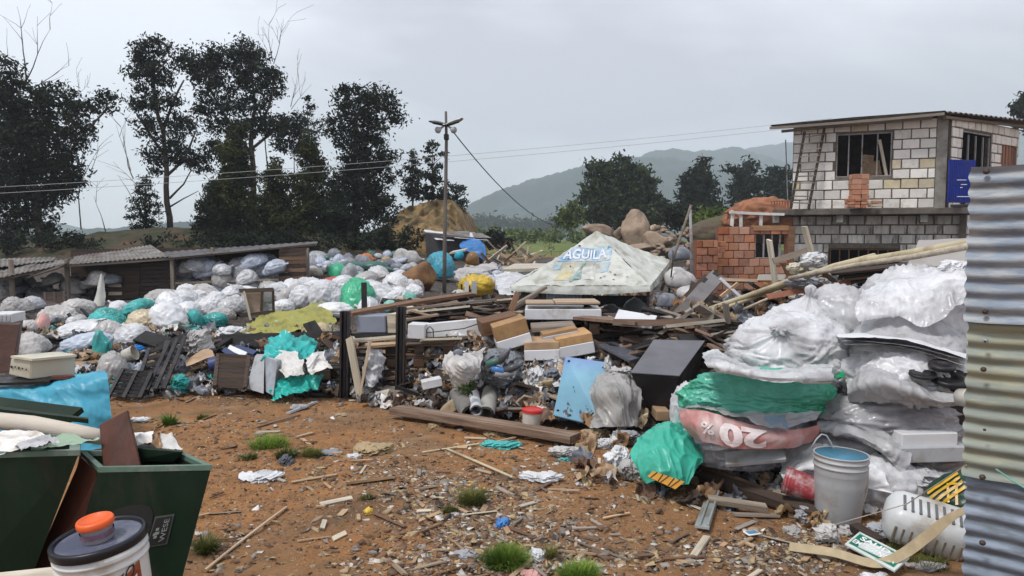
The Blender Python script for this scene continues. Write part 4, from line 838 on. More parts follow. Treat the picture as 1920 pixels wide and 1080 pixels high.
tprint('corner_print', [(1126, 494), (1146, 492), (1140, 512), (1126, 514)], TLB, .006); tprint('corner_print', [(1040, 496), (1052, 496), (1046, 508), (1034, 509)], TLB, .006)
tv, tf = text_geo('AGUILA', 1., .02); W_, H_ = tv[:, 0].max(), tv[:, 1].max()
uv = []
for vtx in tv:
    f, g_ = vtx[0] / W_, vtx[1] / H_; b = Vector((1051, 489.5)).lerp(Vector((1139, 485)), f); t = Vector((1056, 469)).lerp(Vector((1140, 467)), f); q = b.lerp(t, g_); uv.append(puv(q[0], q[1]))
put('banner_lettering', S1.patch(uv, .014), tf, TWT, tent)
for k in range(14):
    q = (random.uniform(1060, 1180), random.uniform(445, 530)); dx, dy = random.uniform(1.5, 4), random.uniform(.6, 1.6); tprint('stain_mark', [(q[0] - dx, q[1]), (q[0], q[1] - dy), (q[0] + dx, q[1]), (q[0], q[1] + dy)], GREYP if k % 2 else STEEL, .014)
for c in (fl, frt, br, bl_):
    V, Fc = cbox(.035, .035, c.z - .02 + .75, .004, (c.x + .02 * (1 if c in (fl, bl_) else -1), c.y + (.04 if c in (fl, frt) else -.04), (c.z - .02 - .75) / 2)); put('leg', V, Fc, STEEL, tent)
for (a, b) in ((fl, frt), (frt, br), (br, bl_), (bl_, fl)): V, Fc = tube([a + Vector((0, .03, -.025)), b + Vector((0, .03, -.025))], .012, 6); put('frame_bar', V, Fc, STEEL, tent)
# what stands under the tent
V, Fc = corrug(1.15, 1.1, .09, .014, 2, 6); o = P(972, 548, 11.9); put('zinc_sheet', V + np.array([o.x, o.y, -.4]), Fc, ZINC, None, True, 'ribbed grey zinc sheet standing under the left half of the tent', 'zinc sheet')
V, Fc = corrug(.55, 1.05, .05, .01, 2, 6); o = P(1024, 548, 11.75); put('zinc_sheet', V + np.array([o.x, o.y, -.38]), Fc, film('bluish_zinc', (.30, .34, .40), rough=.5, transl=0, wr=0), None, True, 'bluish finely ribbed sheet overlapping the zinc sheet under the tent', 'zinc sheet')
for i in range(3):
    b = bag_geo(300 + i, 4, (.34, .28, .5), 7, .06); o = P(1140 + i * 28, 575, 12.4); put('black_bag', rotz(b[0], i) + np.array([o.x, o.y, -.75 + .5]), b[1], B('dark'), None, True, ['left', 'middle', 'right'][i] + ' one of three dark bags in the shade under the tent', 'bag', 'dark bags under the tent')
V, Fc = box(2.0, .03, 1.15, (0, 0, 0)); o = P(1110, 560, 13.7); put('tent_shade_panel', V + np.array([o.x, o.y, -.1]), Fc, DARKIN, None, False, 'dark panel added as shade across the back of the tent', 'cloth')  # near-black panel added for the dark space under the tent
# ------------------------------------------------------------------ long low shed on the left
shed = empty('lean_to_shed', (-6.0, 16.5, -.5), 'long low lean to shed with rusty zinc sheets on the left', 'shed')
def roofsheet(c4, pitch, mt, nm='roof_sheet', amp=.010):
    a, b, c, d = [Vector(v) for v in c4]; n = int((b - a).length / pitch * 6); V = []; Fc = []
    for i in range(n + 1):
        f = i / n; h = amp * math.cos(f * n / 6 * 2 * math.pi)
        for p in (a.lerp(b, f), d.lerp(c, f)): V.append((p.x, p.y, p.z + h))
    for i in range(n): Fc.append((2 * i, 2 * i + 2, 2 * i + 3, 2 * i + 1))
    k = len(V); V += [(v[0], v[1], v[2] - .01) for v in V]; Fc += [(q[3] + k, q[2] + k, q[1] + k, q[0] + k) for q in Fc]
    return put(nm, V, Fc, mt, shed, False)
roofsheet([P(-60, 534, 14.6), P(126, 494, 15.4), P(132, 484, 17.6), P(-60, 495, 17)], .09, ZINC)
roofsheet([P(-40, 505, 15.6), P(100, 489, 16.6), P(104, 482, 18.2), P(-40, 486, 18)], .09, ZINC)
for i, (x0, y0, x1, y1, Yq) in enumerate(((-20, 512, 60, 500, 16), (40, 498, 130, 488, 17), (150, 484, 240, 474, 17.5), (60, 516, 118, 498, 15.2))): board(P(x0, y0, Yq), P(x1, y1, Yq), .45, .02, [ZINCD, W_DARK, ZINC, W_DARK][i], .25, name='roof_scrap', parent=shed)
roofsheet([P(124, 496, 15.4), P(318, 481, 15.8), P(284, 459, 18.8), P(140, 480, 18.4)], .09, ZINC)
roofsheet([P(312, 482, 15.6), P(592, 455, 16.3), P(588, 453, 19.0), P(300, 472, 18.6)], .14, ZINCD)
for a, b in ((P(-60, 536, 14.7), P(126, 497, 15.45)), (P(126, 498, 15.45), P(318, 485, 15.85)), (P(318, 485, 15.7), P(592, 458, 16.35))): board(a, b, .06, .05, W_GREY, name='eave_beam', parent=shed)
board(P(316, 481.5, 15.52), P(594, 454.5, 16.22), .03, .04, IRON, name='eave_trim', parent=shed)
for px, Y in ((125, 15.5), (323, 15.75), (398, 16.6), (565, 16.4), (576, 16.3), (20, 15.2)): 
    t = P(px, 484 if px < 330 else 462, Y); board((t.x, t.y, -.6), (t.x, t.y, t.z - .03), .07, .07, W_GREY, name='post', parent=shed)
# back wall of planks, dark slatted front, plank panel at the right end
for i in range(9):
    z = .02 + i * .135; board((-10.5, 18.4 + random.uniform(-.01, .01), z), (-5.0, 18.7, z + .1), .15, .02, W_DARK, R(90), name='wall_plank', parent=shed)
for i in range(9):
    py = 497 + i * 7.6
    if i in (5, 7): 
        board(P(203, py, 16), P(228, py, 16), .07, .02, W_PALE, R(90), name='wall_plank', parent=shed)
    board(P(202 if i not in (5, 7) else 232, py, 16.03), P(262, py - 1.5, 16.03), .078, .02, W_DARK, R(90), name='wall_plank', parent=shed)
    board(P(262, py - 1, 16.05), P(322, py - 3.5, 16.05), .072, .02, W_DARK if i in (0, 5) else random.choice([W_DARK, W_GREY, W_DARK]), R(90), name='wall_plank', parent=shed)
for i in range(10): board(P(523, 470 + i * 7.6, 16.1), P(574, 467.5 + i * 7.6, 16.1), .075, .02, random.choice([W_DARK, W_BROWN, W_DARK]), R(90), name='wall_plank', parent=shed)
board(P(326, 531, 15.9), P(522, 524, 15.9), .04, .04, W_GREY, name='rail', parent=shed)
V, Fc = box(1.2, .02, .9, (0, 0, 0)); 
# ------------------------------------------------------------------ shack at the back
shk = empty('shack', P(855, 480, 27), 'small dark shack roofed with loose pale sheets below the ochre cliff', 'shack')
q0 = P(797, 437, 26.5); V, Fc = hexa([P(797, 437, 26), P(905, 447, 26), P(905, 444, 29), P(800, 434, 29)], [P(800, 486, 26), P(905, 490, 26), P(905, 490, 29), P(800, 486, 29)]); put('wall', V, Fc, nmat('tar_paper', (.06, .058, .062), .85, .3, 3), shk)
def shsheet(c4, mt, amp=.02, nm='roof_sheet'):
    a, b, c, d = [Vector(v) for v in c4]; V, Fc = Sheet([[a.lerp(b, u) for u in (0, .33, .66, 1)], [d.lerp(c, u) for u in (0, .33, .66, 1)]], amp, 3, 1.).geo(14, 6); put(nm, V, Fc, mt, shk, True)
shsheet([P(818, 450, 25.5), P(852, 452, 25.6), P(836, 434, 29), P(792, 431, 28.5)], WHITEP); shsheet([P(826, 444, 25.8), P(880, 446, 25.7), P(880, 434, 29), P(838, 433, 29)], ZINC); shsheet([P(852, 447, 25.3), P(916, 450, 25.5), P(890, 437, 29), P(846, 437, 29)], WHITEP); shsheet([P(890, 446, 25.6), P(922, 446, 25.8), P(905, 438, 28), P(885, 437, 28)], ZINC)
blue = Sheet([[P(863, 455, 25.4), P(880, 447, 25.5), P(898, 449, 25.3), P(908, 457, 25)], [P(862, 462, 24.9), P(880, 459, 24.8), P(898, 462, 24.7), P(911, 474, 24.6)], [P(868, 470, 24.7), P(884, 474, 24.6), P(900, 482, 24.5), P(912, 490, 24.5)]], .05, 8, 2.)
put('tarp', *blue.geo(30, 24), film('film_tarpblue', (.02, .20, .55), rough=.45), None, True, 'bright blue tarp draped over the right end of the back shack', 'tarp')
# ------------------------------------------------------------------ sacks and bags on the heap
_bs = [1000]
def sack(cx, cy, rx, ry, col, label, tilt=0, sub=4, group='filled sacks on the heap', neck='auto', Y=None, dep=1., fold=.045, lumps=8, name='sack', cat='sack', yaw=None, seed=None, flat=.45, mat=None, nl=.45, an=None):
    _bs[0] += 1; sd = seed or _bs[0]
    g = np.random.default_rng(sd)
    p = on(cx, cy + ry * .75) if Y is None else P(cx, cy + ry, Y)
    Yc = p.y; b = P(cx, cy + ry, Yc)
    hx, hz_ = ms(rx, Yc), ms(ry, Yc)
    if neck == 'auto': neck = None if g.random() < .45 else (g.choice([-1, 1]) * 1.0, g.uniform(-.5, .3), g.uniform(-.1, .5))
    V, Fc = bag_geo(sd, sub, (hx, (hx + hz_) * .55 * dep, hz_ * (1.34 if flat > .3 else 1.1)), lumps, fold, neck, nl, flat, an=an)
    V = V - [0, 0, V[:, 2].max() / 2]
    if tilt: V = roty(V, -R(tilt))
    s = np.array([2 * hx / (V[:, 0].max() - V[:, 0].min()), 1, 2 * hz_ / (V[:, 2].max() - V[:, 2].min())]); V = V * s
    c = P(cx, cy, Yc + (0 if Y else .25 * hx)); 
    return put(name, V + np.array(c), Fc, mat or B(col), None, True, label, cat, group)
G1 = 'filled sacks on the left heap'
SK = [
 (146, 616, 50, 19, 'white', 'long plump white sack lying slanted, topmost of the front pair on the left heap', 13), (160, 642, 48, 21, 'blue_grey', 'bluish grey sack directly under the long slanted white sack', 12),
 (205, 622, 24, 22, 'dirty_white', 'greyish sack squeezed between the bluish sack and the round white one', 0), (246, 630, 34, 22, 'white', 'round white sack below the beige sack', 0),
 (208, 598, 30, 22, 'teal', 'teal sack bulging above the greyish squeezed sack', -15), (252, 577, 28, 19, 'teal', 'teal sack tipped up to the right beside the slatted shed wall', 32),
 (276, 601, 32, 21, 'beige', 'only beige sack, right of the two teal sacks', 0), (322, 592, 36, 30, 'white', 'fat white sack with a greenish tint slanting down beside the beige sack', -30),
 (302, 563, 38, 20, 'dirty_white', 'pinkish white sack at the top behind the fat slanting sack', 5), (368, 597, 15, 17, 'teal', 'small upright teal sack right of the fat slanting sack', 0),
 (404, 599, 24, 13, 'teal', 'flat teal sack under the pale lumpy sacks', 0), (352, 560, 28, 20, 'white', 'white sack wedged between the pinkish and the lumpy sacks', 0),
 (398, 568, 30, 21, 'white', 'lumpy white sack above the flat teal sack', 0), (432, 574, 24, 20, 'white', 'white sack ending beside the glass fronted cabinet', 15), (384, 548, 28, 16, 'dirty_white', 'greyish sack tucked behind the lumpy white sack', 0),
 (108, 590, 34, 18, 'dirty_white', 'crumpled off white sack with a pink patch behind the long slanted sack', 5), (78, 606, 14, 18, 'pink', 'small pink bag left of the crumpled off white sack', 0), (148, 576, 30, 16, 'dirty_white', 'crumpled sack leaning on the pale board by the shed', 0),
 (212, 692, 26, 32, 'dirty_white', 'upright crumpled white bag beside the black slatted crate', 0), (190, 648, 18, 28, 'teal', 'teal bag half hidden under the bluish sack', 0), (30, 572, 26, 16, 'dirty_white', 'whitish sack near the left edge above the brown cabinet', 0),
 (62, 568, 20, 13, 'grey', 'grey sack below the shed roof beside the dark crate', 0), (22, 545, 22, 13, 'grey', 'pale grey sack in the shade at the far left of the shed', 0), (60, 650, 26, 30, 'dirty_white', 'torn cream sack propped above the white appliance box', 40),
 (566, 556, 30, 22, 'white', 'white sack left end of the middle row beside the slatted panel', 5), (612, 552, 31, 27, 'white', 'big round white sack left of the emerald sack', 0), (664, 556, 32, 34, 'green', 'large emerald green sack in the middle of the white row', 0),
 (640, 530, 26, 14, 'white', 'white sack showing above the gap left of the emerald sack', 5), (710, 546, 42, 23, 'white', 'long white sack right behind the emerald sack', -20), (748, 536, 24, 24, 'white', 'white sack right of the long white sack', -35), (768, 540, 18, 18, 'dirty_white', 'greyish sack beside the brown boulder', -20),
 (694, 525, 40, 14, 'white', 'flat white sack on the back of the middle row', 8), (690, 576, 22, 20, 'white', 'white sack directly right of the short dark stake', 0), (736, 576, 16, 13, 'mint', 'small mint bag in front of the white row', 0), (768, 562, 13, 14, 'mint', 'pale turquoise bag at the right end of the white row', 0), (752, 574, 10, 10, 'white', 'tiny white bag between the mint and turquoise bags', 0),
 (632, 580, 38, 14, 'white', 'low white sack in front of the big round one', 0), (515, 548, 26, 18, 'white', 'white sack behind the glass fronted cabinet', 10), (524, 576, 24, 14, 'white', 'low white sack right of the glass fronted cabinet', 5), (536, 556, 18, 16, 'dirty_white', 'greyish sack between two white ones near the slatted panel', 0),
 (592, 622, 26, 16, 'beige', 'pinkish beige bundle on the yellow green tarp', 0), (630, 508, 18, 14, 'green', 'green bag on the far heap above the red bag', 0), (624, 524, 22, 8, 'red', 'flat red bag under the green one on the far heap', 15), (652, 512, 14, 18, 'grey', 'tall grey bag right of the far green bag', 0), (670, 519, 14, 9, 'mint', 'pale mint bag right of the tall grey bag', 0),
 (590, 511, 15, 8, 'cream', 'cream bag at the left end of the far heap', 0), (687, 485, 15, 10, 'orange', 'rust orange bag on top of the far heap', 0), (723, 489, 11, 9, 'tan', 'tan bag right of the rust orange one', 0), (740, 494, 10, 8, 'grey', 'small grey bag right of the tan one', 0), (760, 480, 26, 14, 'dirty_white', 'torn pale sack heap at the back below the cliff', 0), (588, 488, 12, 14, 'grey', 'upright grey bag beside the shed end', 0), (606, 480, 18, 9, 'grey', 'long grey bag on top of the far heap next to the shed', -15),
 (662, 500, 24, 10, 'dkgreen', 'dark green bag in the middle of the far heap', 0), (700, 500, 26, 10, 'dkgreen', 'dark green bag below the rust orange one', 0),
]
for s in SK:
    cx, cy, rx, ry, col, lab, tl = s; near = rx > 19 and cy > 500
    sack(cx, cy, rx * 1.14, ry * 1.1, col, lab, tl, 5 if near else 4, G1, fold=.085 if near else .07, lumps=5, flat=.3)
# sacks in the shade of the shed and fillers whose neighbours look the same
def spread(n, x0, x1, y0, y1, r0, r1, cols, lab, group, seed, asp=.62, y_fn=None, Yf=None):
    g = np.random.default_rng(seed)
    for i in range(n):
        px = g.uniform(x0, x1); py = g.uniform(y0, y1) if y_fn is None else y_fn(px, g.uniform(0, 1)); r = g.uniform(r0, r1); c = cols[g.integers(len(cols))]
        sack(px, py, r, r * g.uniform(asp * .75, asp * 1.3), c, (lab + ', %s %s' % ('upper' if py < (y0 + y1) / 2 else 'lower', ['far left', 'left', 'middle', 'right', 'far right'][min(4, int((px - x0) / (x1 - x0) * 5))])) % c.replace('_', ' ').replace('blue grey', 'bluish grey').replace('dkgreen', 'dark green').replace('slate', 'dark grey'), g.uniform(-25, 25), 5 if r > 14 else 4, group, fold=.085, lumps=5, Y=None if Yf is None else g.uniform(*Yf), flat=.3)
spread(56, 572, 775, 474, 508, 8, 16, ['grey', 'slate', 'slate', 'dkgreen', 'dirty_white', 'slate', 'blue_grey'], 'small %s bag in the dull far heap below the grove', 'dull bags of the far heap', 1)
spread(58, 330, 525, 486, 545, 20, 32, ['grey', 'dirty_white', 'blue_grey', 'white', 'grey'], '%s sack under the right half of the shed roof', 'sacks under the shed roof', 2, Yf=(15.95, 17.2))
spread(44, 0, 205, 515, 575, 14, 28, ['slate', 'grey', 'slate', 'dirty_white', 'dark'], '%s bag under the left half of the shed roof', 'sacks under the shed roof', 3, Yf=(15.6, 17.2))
spread(16, 440, 620, 535, 562, 20, 32, ['white', 'dirty_white', 'white'], '%s sack in the row behind the yellow green tarp', 'sacks behind the tarp', 4)
spread(14, 280, 450, 545, 600, 20, 34, ['white', 'dirty_white', 'white'], '%s sack in the bank left of the glass fronted cabinet', 'sacks left of the cabinet', 5)
spread(16, 0, 260, 575, 660, 12, 20, ['dirty_white', 'grey', 'white', 'slate'], '%s bag filling the gaps of the left hand sack pile', 'bags between the left sacks', 6)
spread(18, 660, 790, 515, 560, 20, 34, ['white', 'dirty_white', 'white'], '%s sack in the row left of the brown boulder', 'sacks left of the brown boulder', 7)
spread(16, 860, 1000, 500, 560, 12, 22, ['white', 'dirty_white', 'grey', 'blue_grey'], '%s bag between the yellow sack and the tent', 'bags left of the tent', 8)
# brown boulder, cyan and yellow bundles
D_ = on(791, 545); rock(791, 524, 33, 26, D_.y + .5, 'large brown boulder at the right end of the white sack row', 21, None, nmat('brown_rock', (.26, .135, .055), .8, .4, 2, .5, 12, dirt=(.10, .055, .03), dscale=3, dthr=.5))
sack(826, 496, 28, 26, 'cyan', 'big cyan tarp bundle behind the lamp pole', 0, 5, None, None, name='bundle', cat='bundle', fold=.07, lumps=6, Y=on(826, 522).y)
ys = sack(892, 534, 36, 22, 'yellow', 'bright yellow sack with faded print right of the lamp pole', 6, 5, None, None, Y=on(892, 562).y - .3, fold=.09)
yc = P(889, 538, ys.location.y - .36)
for k, (dx, dz, w_, h_, mt) in enumerate(((-.13, .0, .07, .2, WHITEP), (.0, -.01, .09, .22, GREYP), (-.22, -.02, .03, .14, INK), (-.08, -.05, .025, .14, INK))): 
    V, Fc = box(w_, .01, h_); put('print_patch', V + np.array(yc) + [dx, -.02 + .02 * k, dz], Fc, mt, ys)
# big sheets lying over the sacks
tp = Sheet([[P(470, 606, 10.0), P(530, 584, 10.3), P(590, 572, 10.5), P(612, 574, 10.4)], [P(462, 615, 9.8), P(520, 596, 9.9), P(585, 588, 10.0), P(622, 590, 9.9)], [P(455, 622, 9.3), P(520, 612, 9.4), P(580, 604, 9.5), P(630, 608, 9.4)], [P(452, 628, 9.1), P(515, 630, 9.0), P(575, 624, 9.1), P(634, 630, 9.0)]], .055, 5, 2.4, edge=.05)
put('tarp', *tp.geo(70, 44), film('film_olive', (.36, .35, .09), rough=.55, wr=.25), None, True, 'yellow green tarp draped over sacks left of the black posts', 'tarp')
ws = Sheet([[P(925, 518, 13.5), P(950, 514, 13.6), P(990, 518, 13.6)], [P(932, 534, 12.6), P(955, 530, 12.6), P(985, 532, 12.6)], [P(938, 556, 11.6), P(955, 556, 11.5), P(975, 556, 11.5)]], .05, 15, 2.5, edge=.05)
put('plastic_sheet', *ws.geo(44, 30), B('white'), None, True, 'white plastic sheeting spread between the yellow sack and the tent', 'plastic sheet')
ws = Sheet([[P(850, 510, 14.5), P(880, 500, 15), P(930, 492, 15.5)], [P(860, 520, 14), P(890, 512, 14.3), P(935, 505, 15)]], .04, 16, 2.5, edge=.05)
put('plastic_sheet', *ws.geo(34, 16), B('dirty_white'), None, True, 'greyish sheet stretched behind the top of the yellow sack', 'plastic sheet')
# back clutter between shack and tent
BKG = 'scrap sticks left of the tent'
for i in range(36):
    px = random.uniform(905, 1015); py = random.uniform(478, 500); p = on(px, py); a = random.uniform(-1, 1)
    board(p + Vector((0, 0, .03)), p + Vector((a, random.uniform(-.5, .5), random.uniform(.1, .8))), random.uniform(.05, .1), .03, random.choice([W_GREY, W_BROWN, W_PALE, W_TAN]), random.uniform(0, 3), label='%s weathered stick at the %s of the wood tangle beyond the yellow sack' % ('raised' if py < 489 else 'low', ['left', 'middle', 'right'][min(2, int((px - 905) / 37))]), cat='stick', group=BKG)
V, Fc = hexa([P(940, 505, 15), P(1010, 503, 15), P(1035, 494, 16.8), P(965, 494, 16.8)], [P(940, 511, 15), P(1010, 509, 15), P(1035, 500, 16.8), P(965, 500, 16.8)]); put('table_top', V, Fc, W_PALE, None, False, 'pale table top lying flat left of the tent slope', 'table top')
V, Fc = hexa([P(842, 474, 21), P(872, 468, 21), P(878, 465, 22), P(850, 470, 22)], [P(842, 477, 21), P(872, 471, 21), P(878, 468, 22), P(850, 473, 22)]); put('board', V, Fc, W_PALE, None, False, 'pale board propped in front of the back shack', 'board')
sack(886, 484, 13, 13, 'brown', 'brown sack standing under the bright blue tarp', 0, 4, None, None, Y=20.); sack(862, 478, 9, 8, 'cyan', 'small cyan bag under the propped board', 0, 4, None, None, Y=20.5)
sack(1275, 474, 22, 14, 'slate', 'bundle of dark blue clothes behind the thin grey pole', 0, 4, None, None, Y=13.5, name='bundle', cat='bundle')
sack(1275, 520, 30, 20, 'dirty_white', 'greyish sack between the tent leg and the brick wall', 0, 4, None, None, Y=12.4); sack(1290, 548, 24, 14, 'dirty_white', 'whitish bag behind the leaning dark boards', 0, 4, None, None, Y=11.5); sack(1250, 562, 20, 14, 'slate', 'dark bundle at the right foot of the tent', 0, 4, None, None, Y=10.8)
for px0, py0, px1, py1, Yq, r_, mt, lab in ((1297, 530, 1294, 392, 12.6, .03, IRON, 'upright thin grey pole in front of the rock pile'), (1240, 545, 1296, 384, 12.4, .026, W_GREY, 'thin wooden pole leaning right against the grey pole'), (1258, 520, 1262, 470, 12.2, .012, STEEL, 'short dark rod beside the right tent leg')):
    put('pole', *tube([P(px0, py0, Yq), P((px0 + px1) / 2 + 1, (py0 + py1) / 2, Yq), P(px1, py1, Yq)], [r_, r_ * .9, r_ * .75]), mt, None, True, lab, 'pole')
V, Fc = hexa([P(1240, 500, 13.2), P(1262, 498, 13.2), P(1268, 492, 14), P(1246, 494, 14)], [P(1238, 520, 13.2), P(1260, 518, 13.2), P(1266, 512, 14), P(1244, 514, 14)])
# ------------------------------------------------------------------ scrap wood, boxes and furniture of the middle heap
def bx(name, label, cat, x0, y0, x1, y1, Y, dep, mat, yaw=0., roll=0., group=None, b=.006, parent=None, pitch=0.):
    c = P((x0 + x1) / 2, (y0 + y1) / 2, Y); w_ = ms(x1 - x0, Y); h = ms(y1 - y0, Y); V, Fc = cbox(w_, dep, h, b, (0, dep / 2, 0))
    rot = Matrix.Rotation(R(yaw), 3, 'Z') @ Matrix.Rotation(R(roll), 3, 'Y') @ Matrix.Rotation(R(pitch), 3, 'X')
    if parent is not None: c = c - Vector(parent.location)
    return link(name, mk_mesh(name, V, Fc, mat), c, rot, parent, label, cat, group)
def skin(o, dep, mat, nm, axis='top'):
    """a second face on a box (raw board top over a white front)"""
    co = np.array([v.co[:] for v in o.data.vertices]); lo, hi = co.min(0), co.max(0)
    V, Fc = box(hi[0] - lo[0] - .004, hi[1] - lo[1] - .004, .012, ((lo[0] + hi[0]) / 2, (lo[1] + hi[1]) / 2, hi[2] + .006)); return link(nm, mk_mesh(nm, V, Fc, mat), (0, 0, 0), None, o)
# two black steel posts on a base rail
for px, top, bot, Yq, lab in ((646, 580, 744, 7.42, 'left one of the two upright black steel posts'), (750, 571, 748, 7.35, 'right one of the two upright black steel posts')):
    r = empty('steel_post', P(px, bot, Yq), lab, 'post', 'black steel posts'); h = ms(bot - top, Yq); w_ = .088
    for nm, V in (('web', cbox(w_, .012, h, .002, (0, .03, h / 2))), ('flange', cbox(.02, .075, h, .003, (-w_ / 2 + .01, -.014, h / 2))), ('flange', cbox(.02, .075, h, .003, (w_ / 2 - .01, -.014, h / 2))), ('lip', cbox(.026, .012, h, .002, (0, -.012, h / 2)))): link(nm, mk_mesh(nm, *V, STEEL), (.02 * 0, 0, 0), Matrix.Rotation(R(1.5), 3, 'Y'), r)
board(P(556, 741, 7.55), P(770, 757, 7.3), .10, .06, W_BLACK, label='blackened base rail lying at the foot of the steel posts', cat='beam')
board(P(768, 757, 7.1), P(850, 760, 7.0), .09, .05, W_BLACK, label='short blackened beam continuing right of the base rail', cat='beam')
board(on(742, 781) + Vector((0, -.05, .07)), on(1076, 838) + Vector((0, -.05, .07)), .15, .055, wood('wood_plank', (.21, .125, .075), dirt=(.33, .25, .18)), label='long heavy brown plank lying on the soil in front of the middle heap', cat='plank')
board(P(655, 588, 7.9), P(884, 551, 9.6), .09, .035, W_BROWN, .2, label='long brown batten sloping up behind the black posts', cat='batten')
o = bx('cabinet_panel', 'slate grey flat box with cream end between the black posts', 'box', 666, 592, 724, 624, 7.9, .28, nmat('slate_laminate', (.24, .26, .32), .4, .1, 3, .03), -14, -2); bx('cream_end', None, None, 724, 590, 742, 626, 7.86, .3, W_PALE, -10).parent = o if False else None
bpy.data.objects[-1 if False else 'cream_end'].parent = o; bpy.data.objects['cream_end'].matrix_basis = Matrix.Translation((.215, .03, 0))
for a, b, lab in (((655, 634), (676, 745), 'pale board of the V shaped pair leaning left'), ((694, 640), (672, 750), 'pale board of the V shaped pair leaning right'), ((666, 700), (676, 752), 'short pale lath at the foot of the V shaped pair')):
    board(P(*a, 7.3), P(*b, 7.15), .085, .02, W_PALE if 'left' in lab else W_TAN, R(75), label=lab, cat='board')
def crumple(cx, cy, rx, ry, col, label, Y=None, seed=0, mat=None, group=None, name='crumpled_plastic', cat='plastic', sub=4, fold=.22, dep=1.):
    """a bunched rag or film: one sheet folded over itself, domed over what lies under it"""
    p = on(cx, cy + ry) if Y is None else P(cx, cy + ry, Y); Yc = p.y; n = 46 if sub < 5 else 70
    u, v = [q.ravel() for q in np.meshgrid(np.linspace(-1, 1, n), np.linspace(-1, 1, n))]
    r = np.sqrt(u * u + v * v); a = np.arctan2(v, u); mxr = np.maximum(np.abs(u), np.abs(v)); s_ = np.where(r > 0, mxr / np.maximum(r, 1e-6), 1) ** .65; u, v = u * s_, v * s_
    q = np.stack([u, v, u * 0 + seed * 3.7], 1); k = fold * 2.2
    d1 = pn(q * 1.5, seed); d2 = pn(q * 1.5 + 31, seed); d3 = pn(q * 1.7 + 57, seed)
    f = np.stack([q[:, 0] + .5 * d1, q[:, 1] + .5 * d2, q[:, 2]], 1)
    rd = ridge(f * 2.1, seed + 1, 1.6) - .5 + .55 * (ridge(f * 4.6, seed + 2, 1.6) - .5) + .28 * (ridge(f * 9.5, seed + 3, 1.6) - .5)
    dome = np.sqrt(np.clip(1.02 - np.clip(r * s_, 0, 1) ** 2, 0, 1))
    x = u + k * .55 * d1 + .10 * k * rd; z = v + k * .55 * d2; y = -dome * .75 - k * .45 * rd - k * .3 * d3
    V = np.stack([x, y, z], 1); V -= (V.max(0) + V.min(0)) / 2; V = V / np.abs(V).max(0) * [ms(rx, Yc), ms(rx + ry, Yc) * .42 * dep, ms(ry, Yc)]
    return put(name, V + np.array(P(cx, cy, Yc + .05)), grid_faces(n, n), mat or B(col), None, True, label, cat, group)
crumple(702, 688, 20, 34, 'dirty_white', 'dirty white rag hanging between the black posts', 7.4, 301, name='rag', cat='rag'); crumple(676, 738, 22, 14, 'dirty_white', 'muddy white rag at the foot of the V shaped boards', 7.2, 302, name='rag', cat='rag'); crumple(722, 744, 12, 8, 'white', 'small white rag left of the right black post', 7.3, 303, name='rag', cat='rag')
sh = Sheet([[P(690, 655, 7.5), P(705, 652, 7.45), P(722, 660, 7.5)], [P(682, 690, 7.3), P(702, 690, 7.25), P(718, 690, 7.35)], [P(684, 722, 7.2), P(698, 726, 7.2), P(706, 716, 7.3)]], .04, 22, 6, edge=.04); put('torn_cloth', *sh.geo(30, 36), B('white'), None, True, 'torn white cloth draped over the boards between the black posts', 'cloth')
# stacked flat boards between posts and boxes, hand laid
MB = [(648, 640, 745, 632, 7.5, W_PALE), (690, 648, 748, 644, 7.4, W_TAN), (650, 655, 742, 652, 7.6, W_BROWN), (655, 664, 745, 668, 7.6, W_DARK), (755, 580, 930, 562, 8.6, W_GREY), (752, 588, 880, 575, 8.5, W_PALE), (765, 597, 900, 585, 8.4, W_DARK), (770, 610, 905, 600, 8.2, W_BLACK), (756, 600, 820, 590, 8.3, W_TAN), (815, 590, 930, 574, 8.6, W_BLACK), (850, 575, 955, 566, 8.9, W_DARK), (880, 570, 960, 562, 9.0, W_PALE), (760, 637, 905, 628, 7.7, W_DARK), (762, 644, 910, 640, 7.6, W_GREY), (790, 638, 862, 636, 7.5, W_PALE), (860, 632, 930, 628, 7.7, W_GREY), (880, 640, 930, 622, 7.6, W_TAN)]
MBG = 'flat boards stacked behind the black posts'
for i, (x0, y0, x1, y1, Yq, mt) in enumerate(MB):
    nm = {W_PALE: 'pale', W_TAN: 'tan', W_BROWN: 'brown', W_DARK: 'dark brown', W_GREY: 'grey', W_BLACK: 'blackened'}[mt]
    board(P(x0, y0, Yq), P(x1, y1, Yq + .15), .14, .022, mt, random.uniform(-.3, .1), label='%s %s board in the flat stack %s the right black post, %s' % (['thin', 'long', 'short'][(x1 - x0 > 100) + 0 if x1 - x0 > 80 else 2], nm, 'left of' if x1 < 750 else 'right of', 'top' if y0 < 585 else 'upper' if y0 < 605 else 'lower'), group=MBG)
pn1 = bx('laminate_sheet', 'long white laminate panel with a drawn line right of the black posts', 'panel', 796, 602, 908, 634, 7.75, .06, WHITEP, 4, -5); 
put('drawn_line', *tube([P(800, 628, 7.68), P(835, 622, 7.69), P(870, 617, 7.7), P(906, 606, 7.72)], .005, 5), INK, pn1) if False else None
bx('white_box', 'short cracked white panel left of the long white panel', 'panel', 764, 608, 797, 636, 7.65, .2, WHITEP, -6, 2); put('wire_loop', *tube([P(800, 636, 7.6), P(800, 618, 7.6), P(806, 612, 7.6), P(812, 618, 7.6), P(813, 634, 7.6)], .006, 5), INK, None, True, 'thin black wire loop hooked over the white panels', 'wire')
put('wire', *tube([P(800, 624, 7.62), P(835, 620, 7.6), P(870, 616, 7.66), P(906, 604, 7.68)], .005, 5), INK, None, True, 'black cord stretched across the long white panel', 'cord')
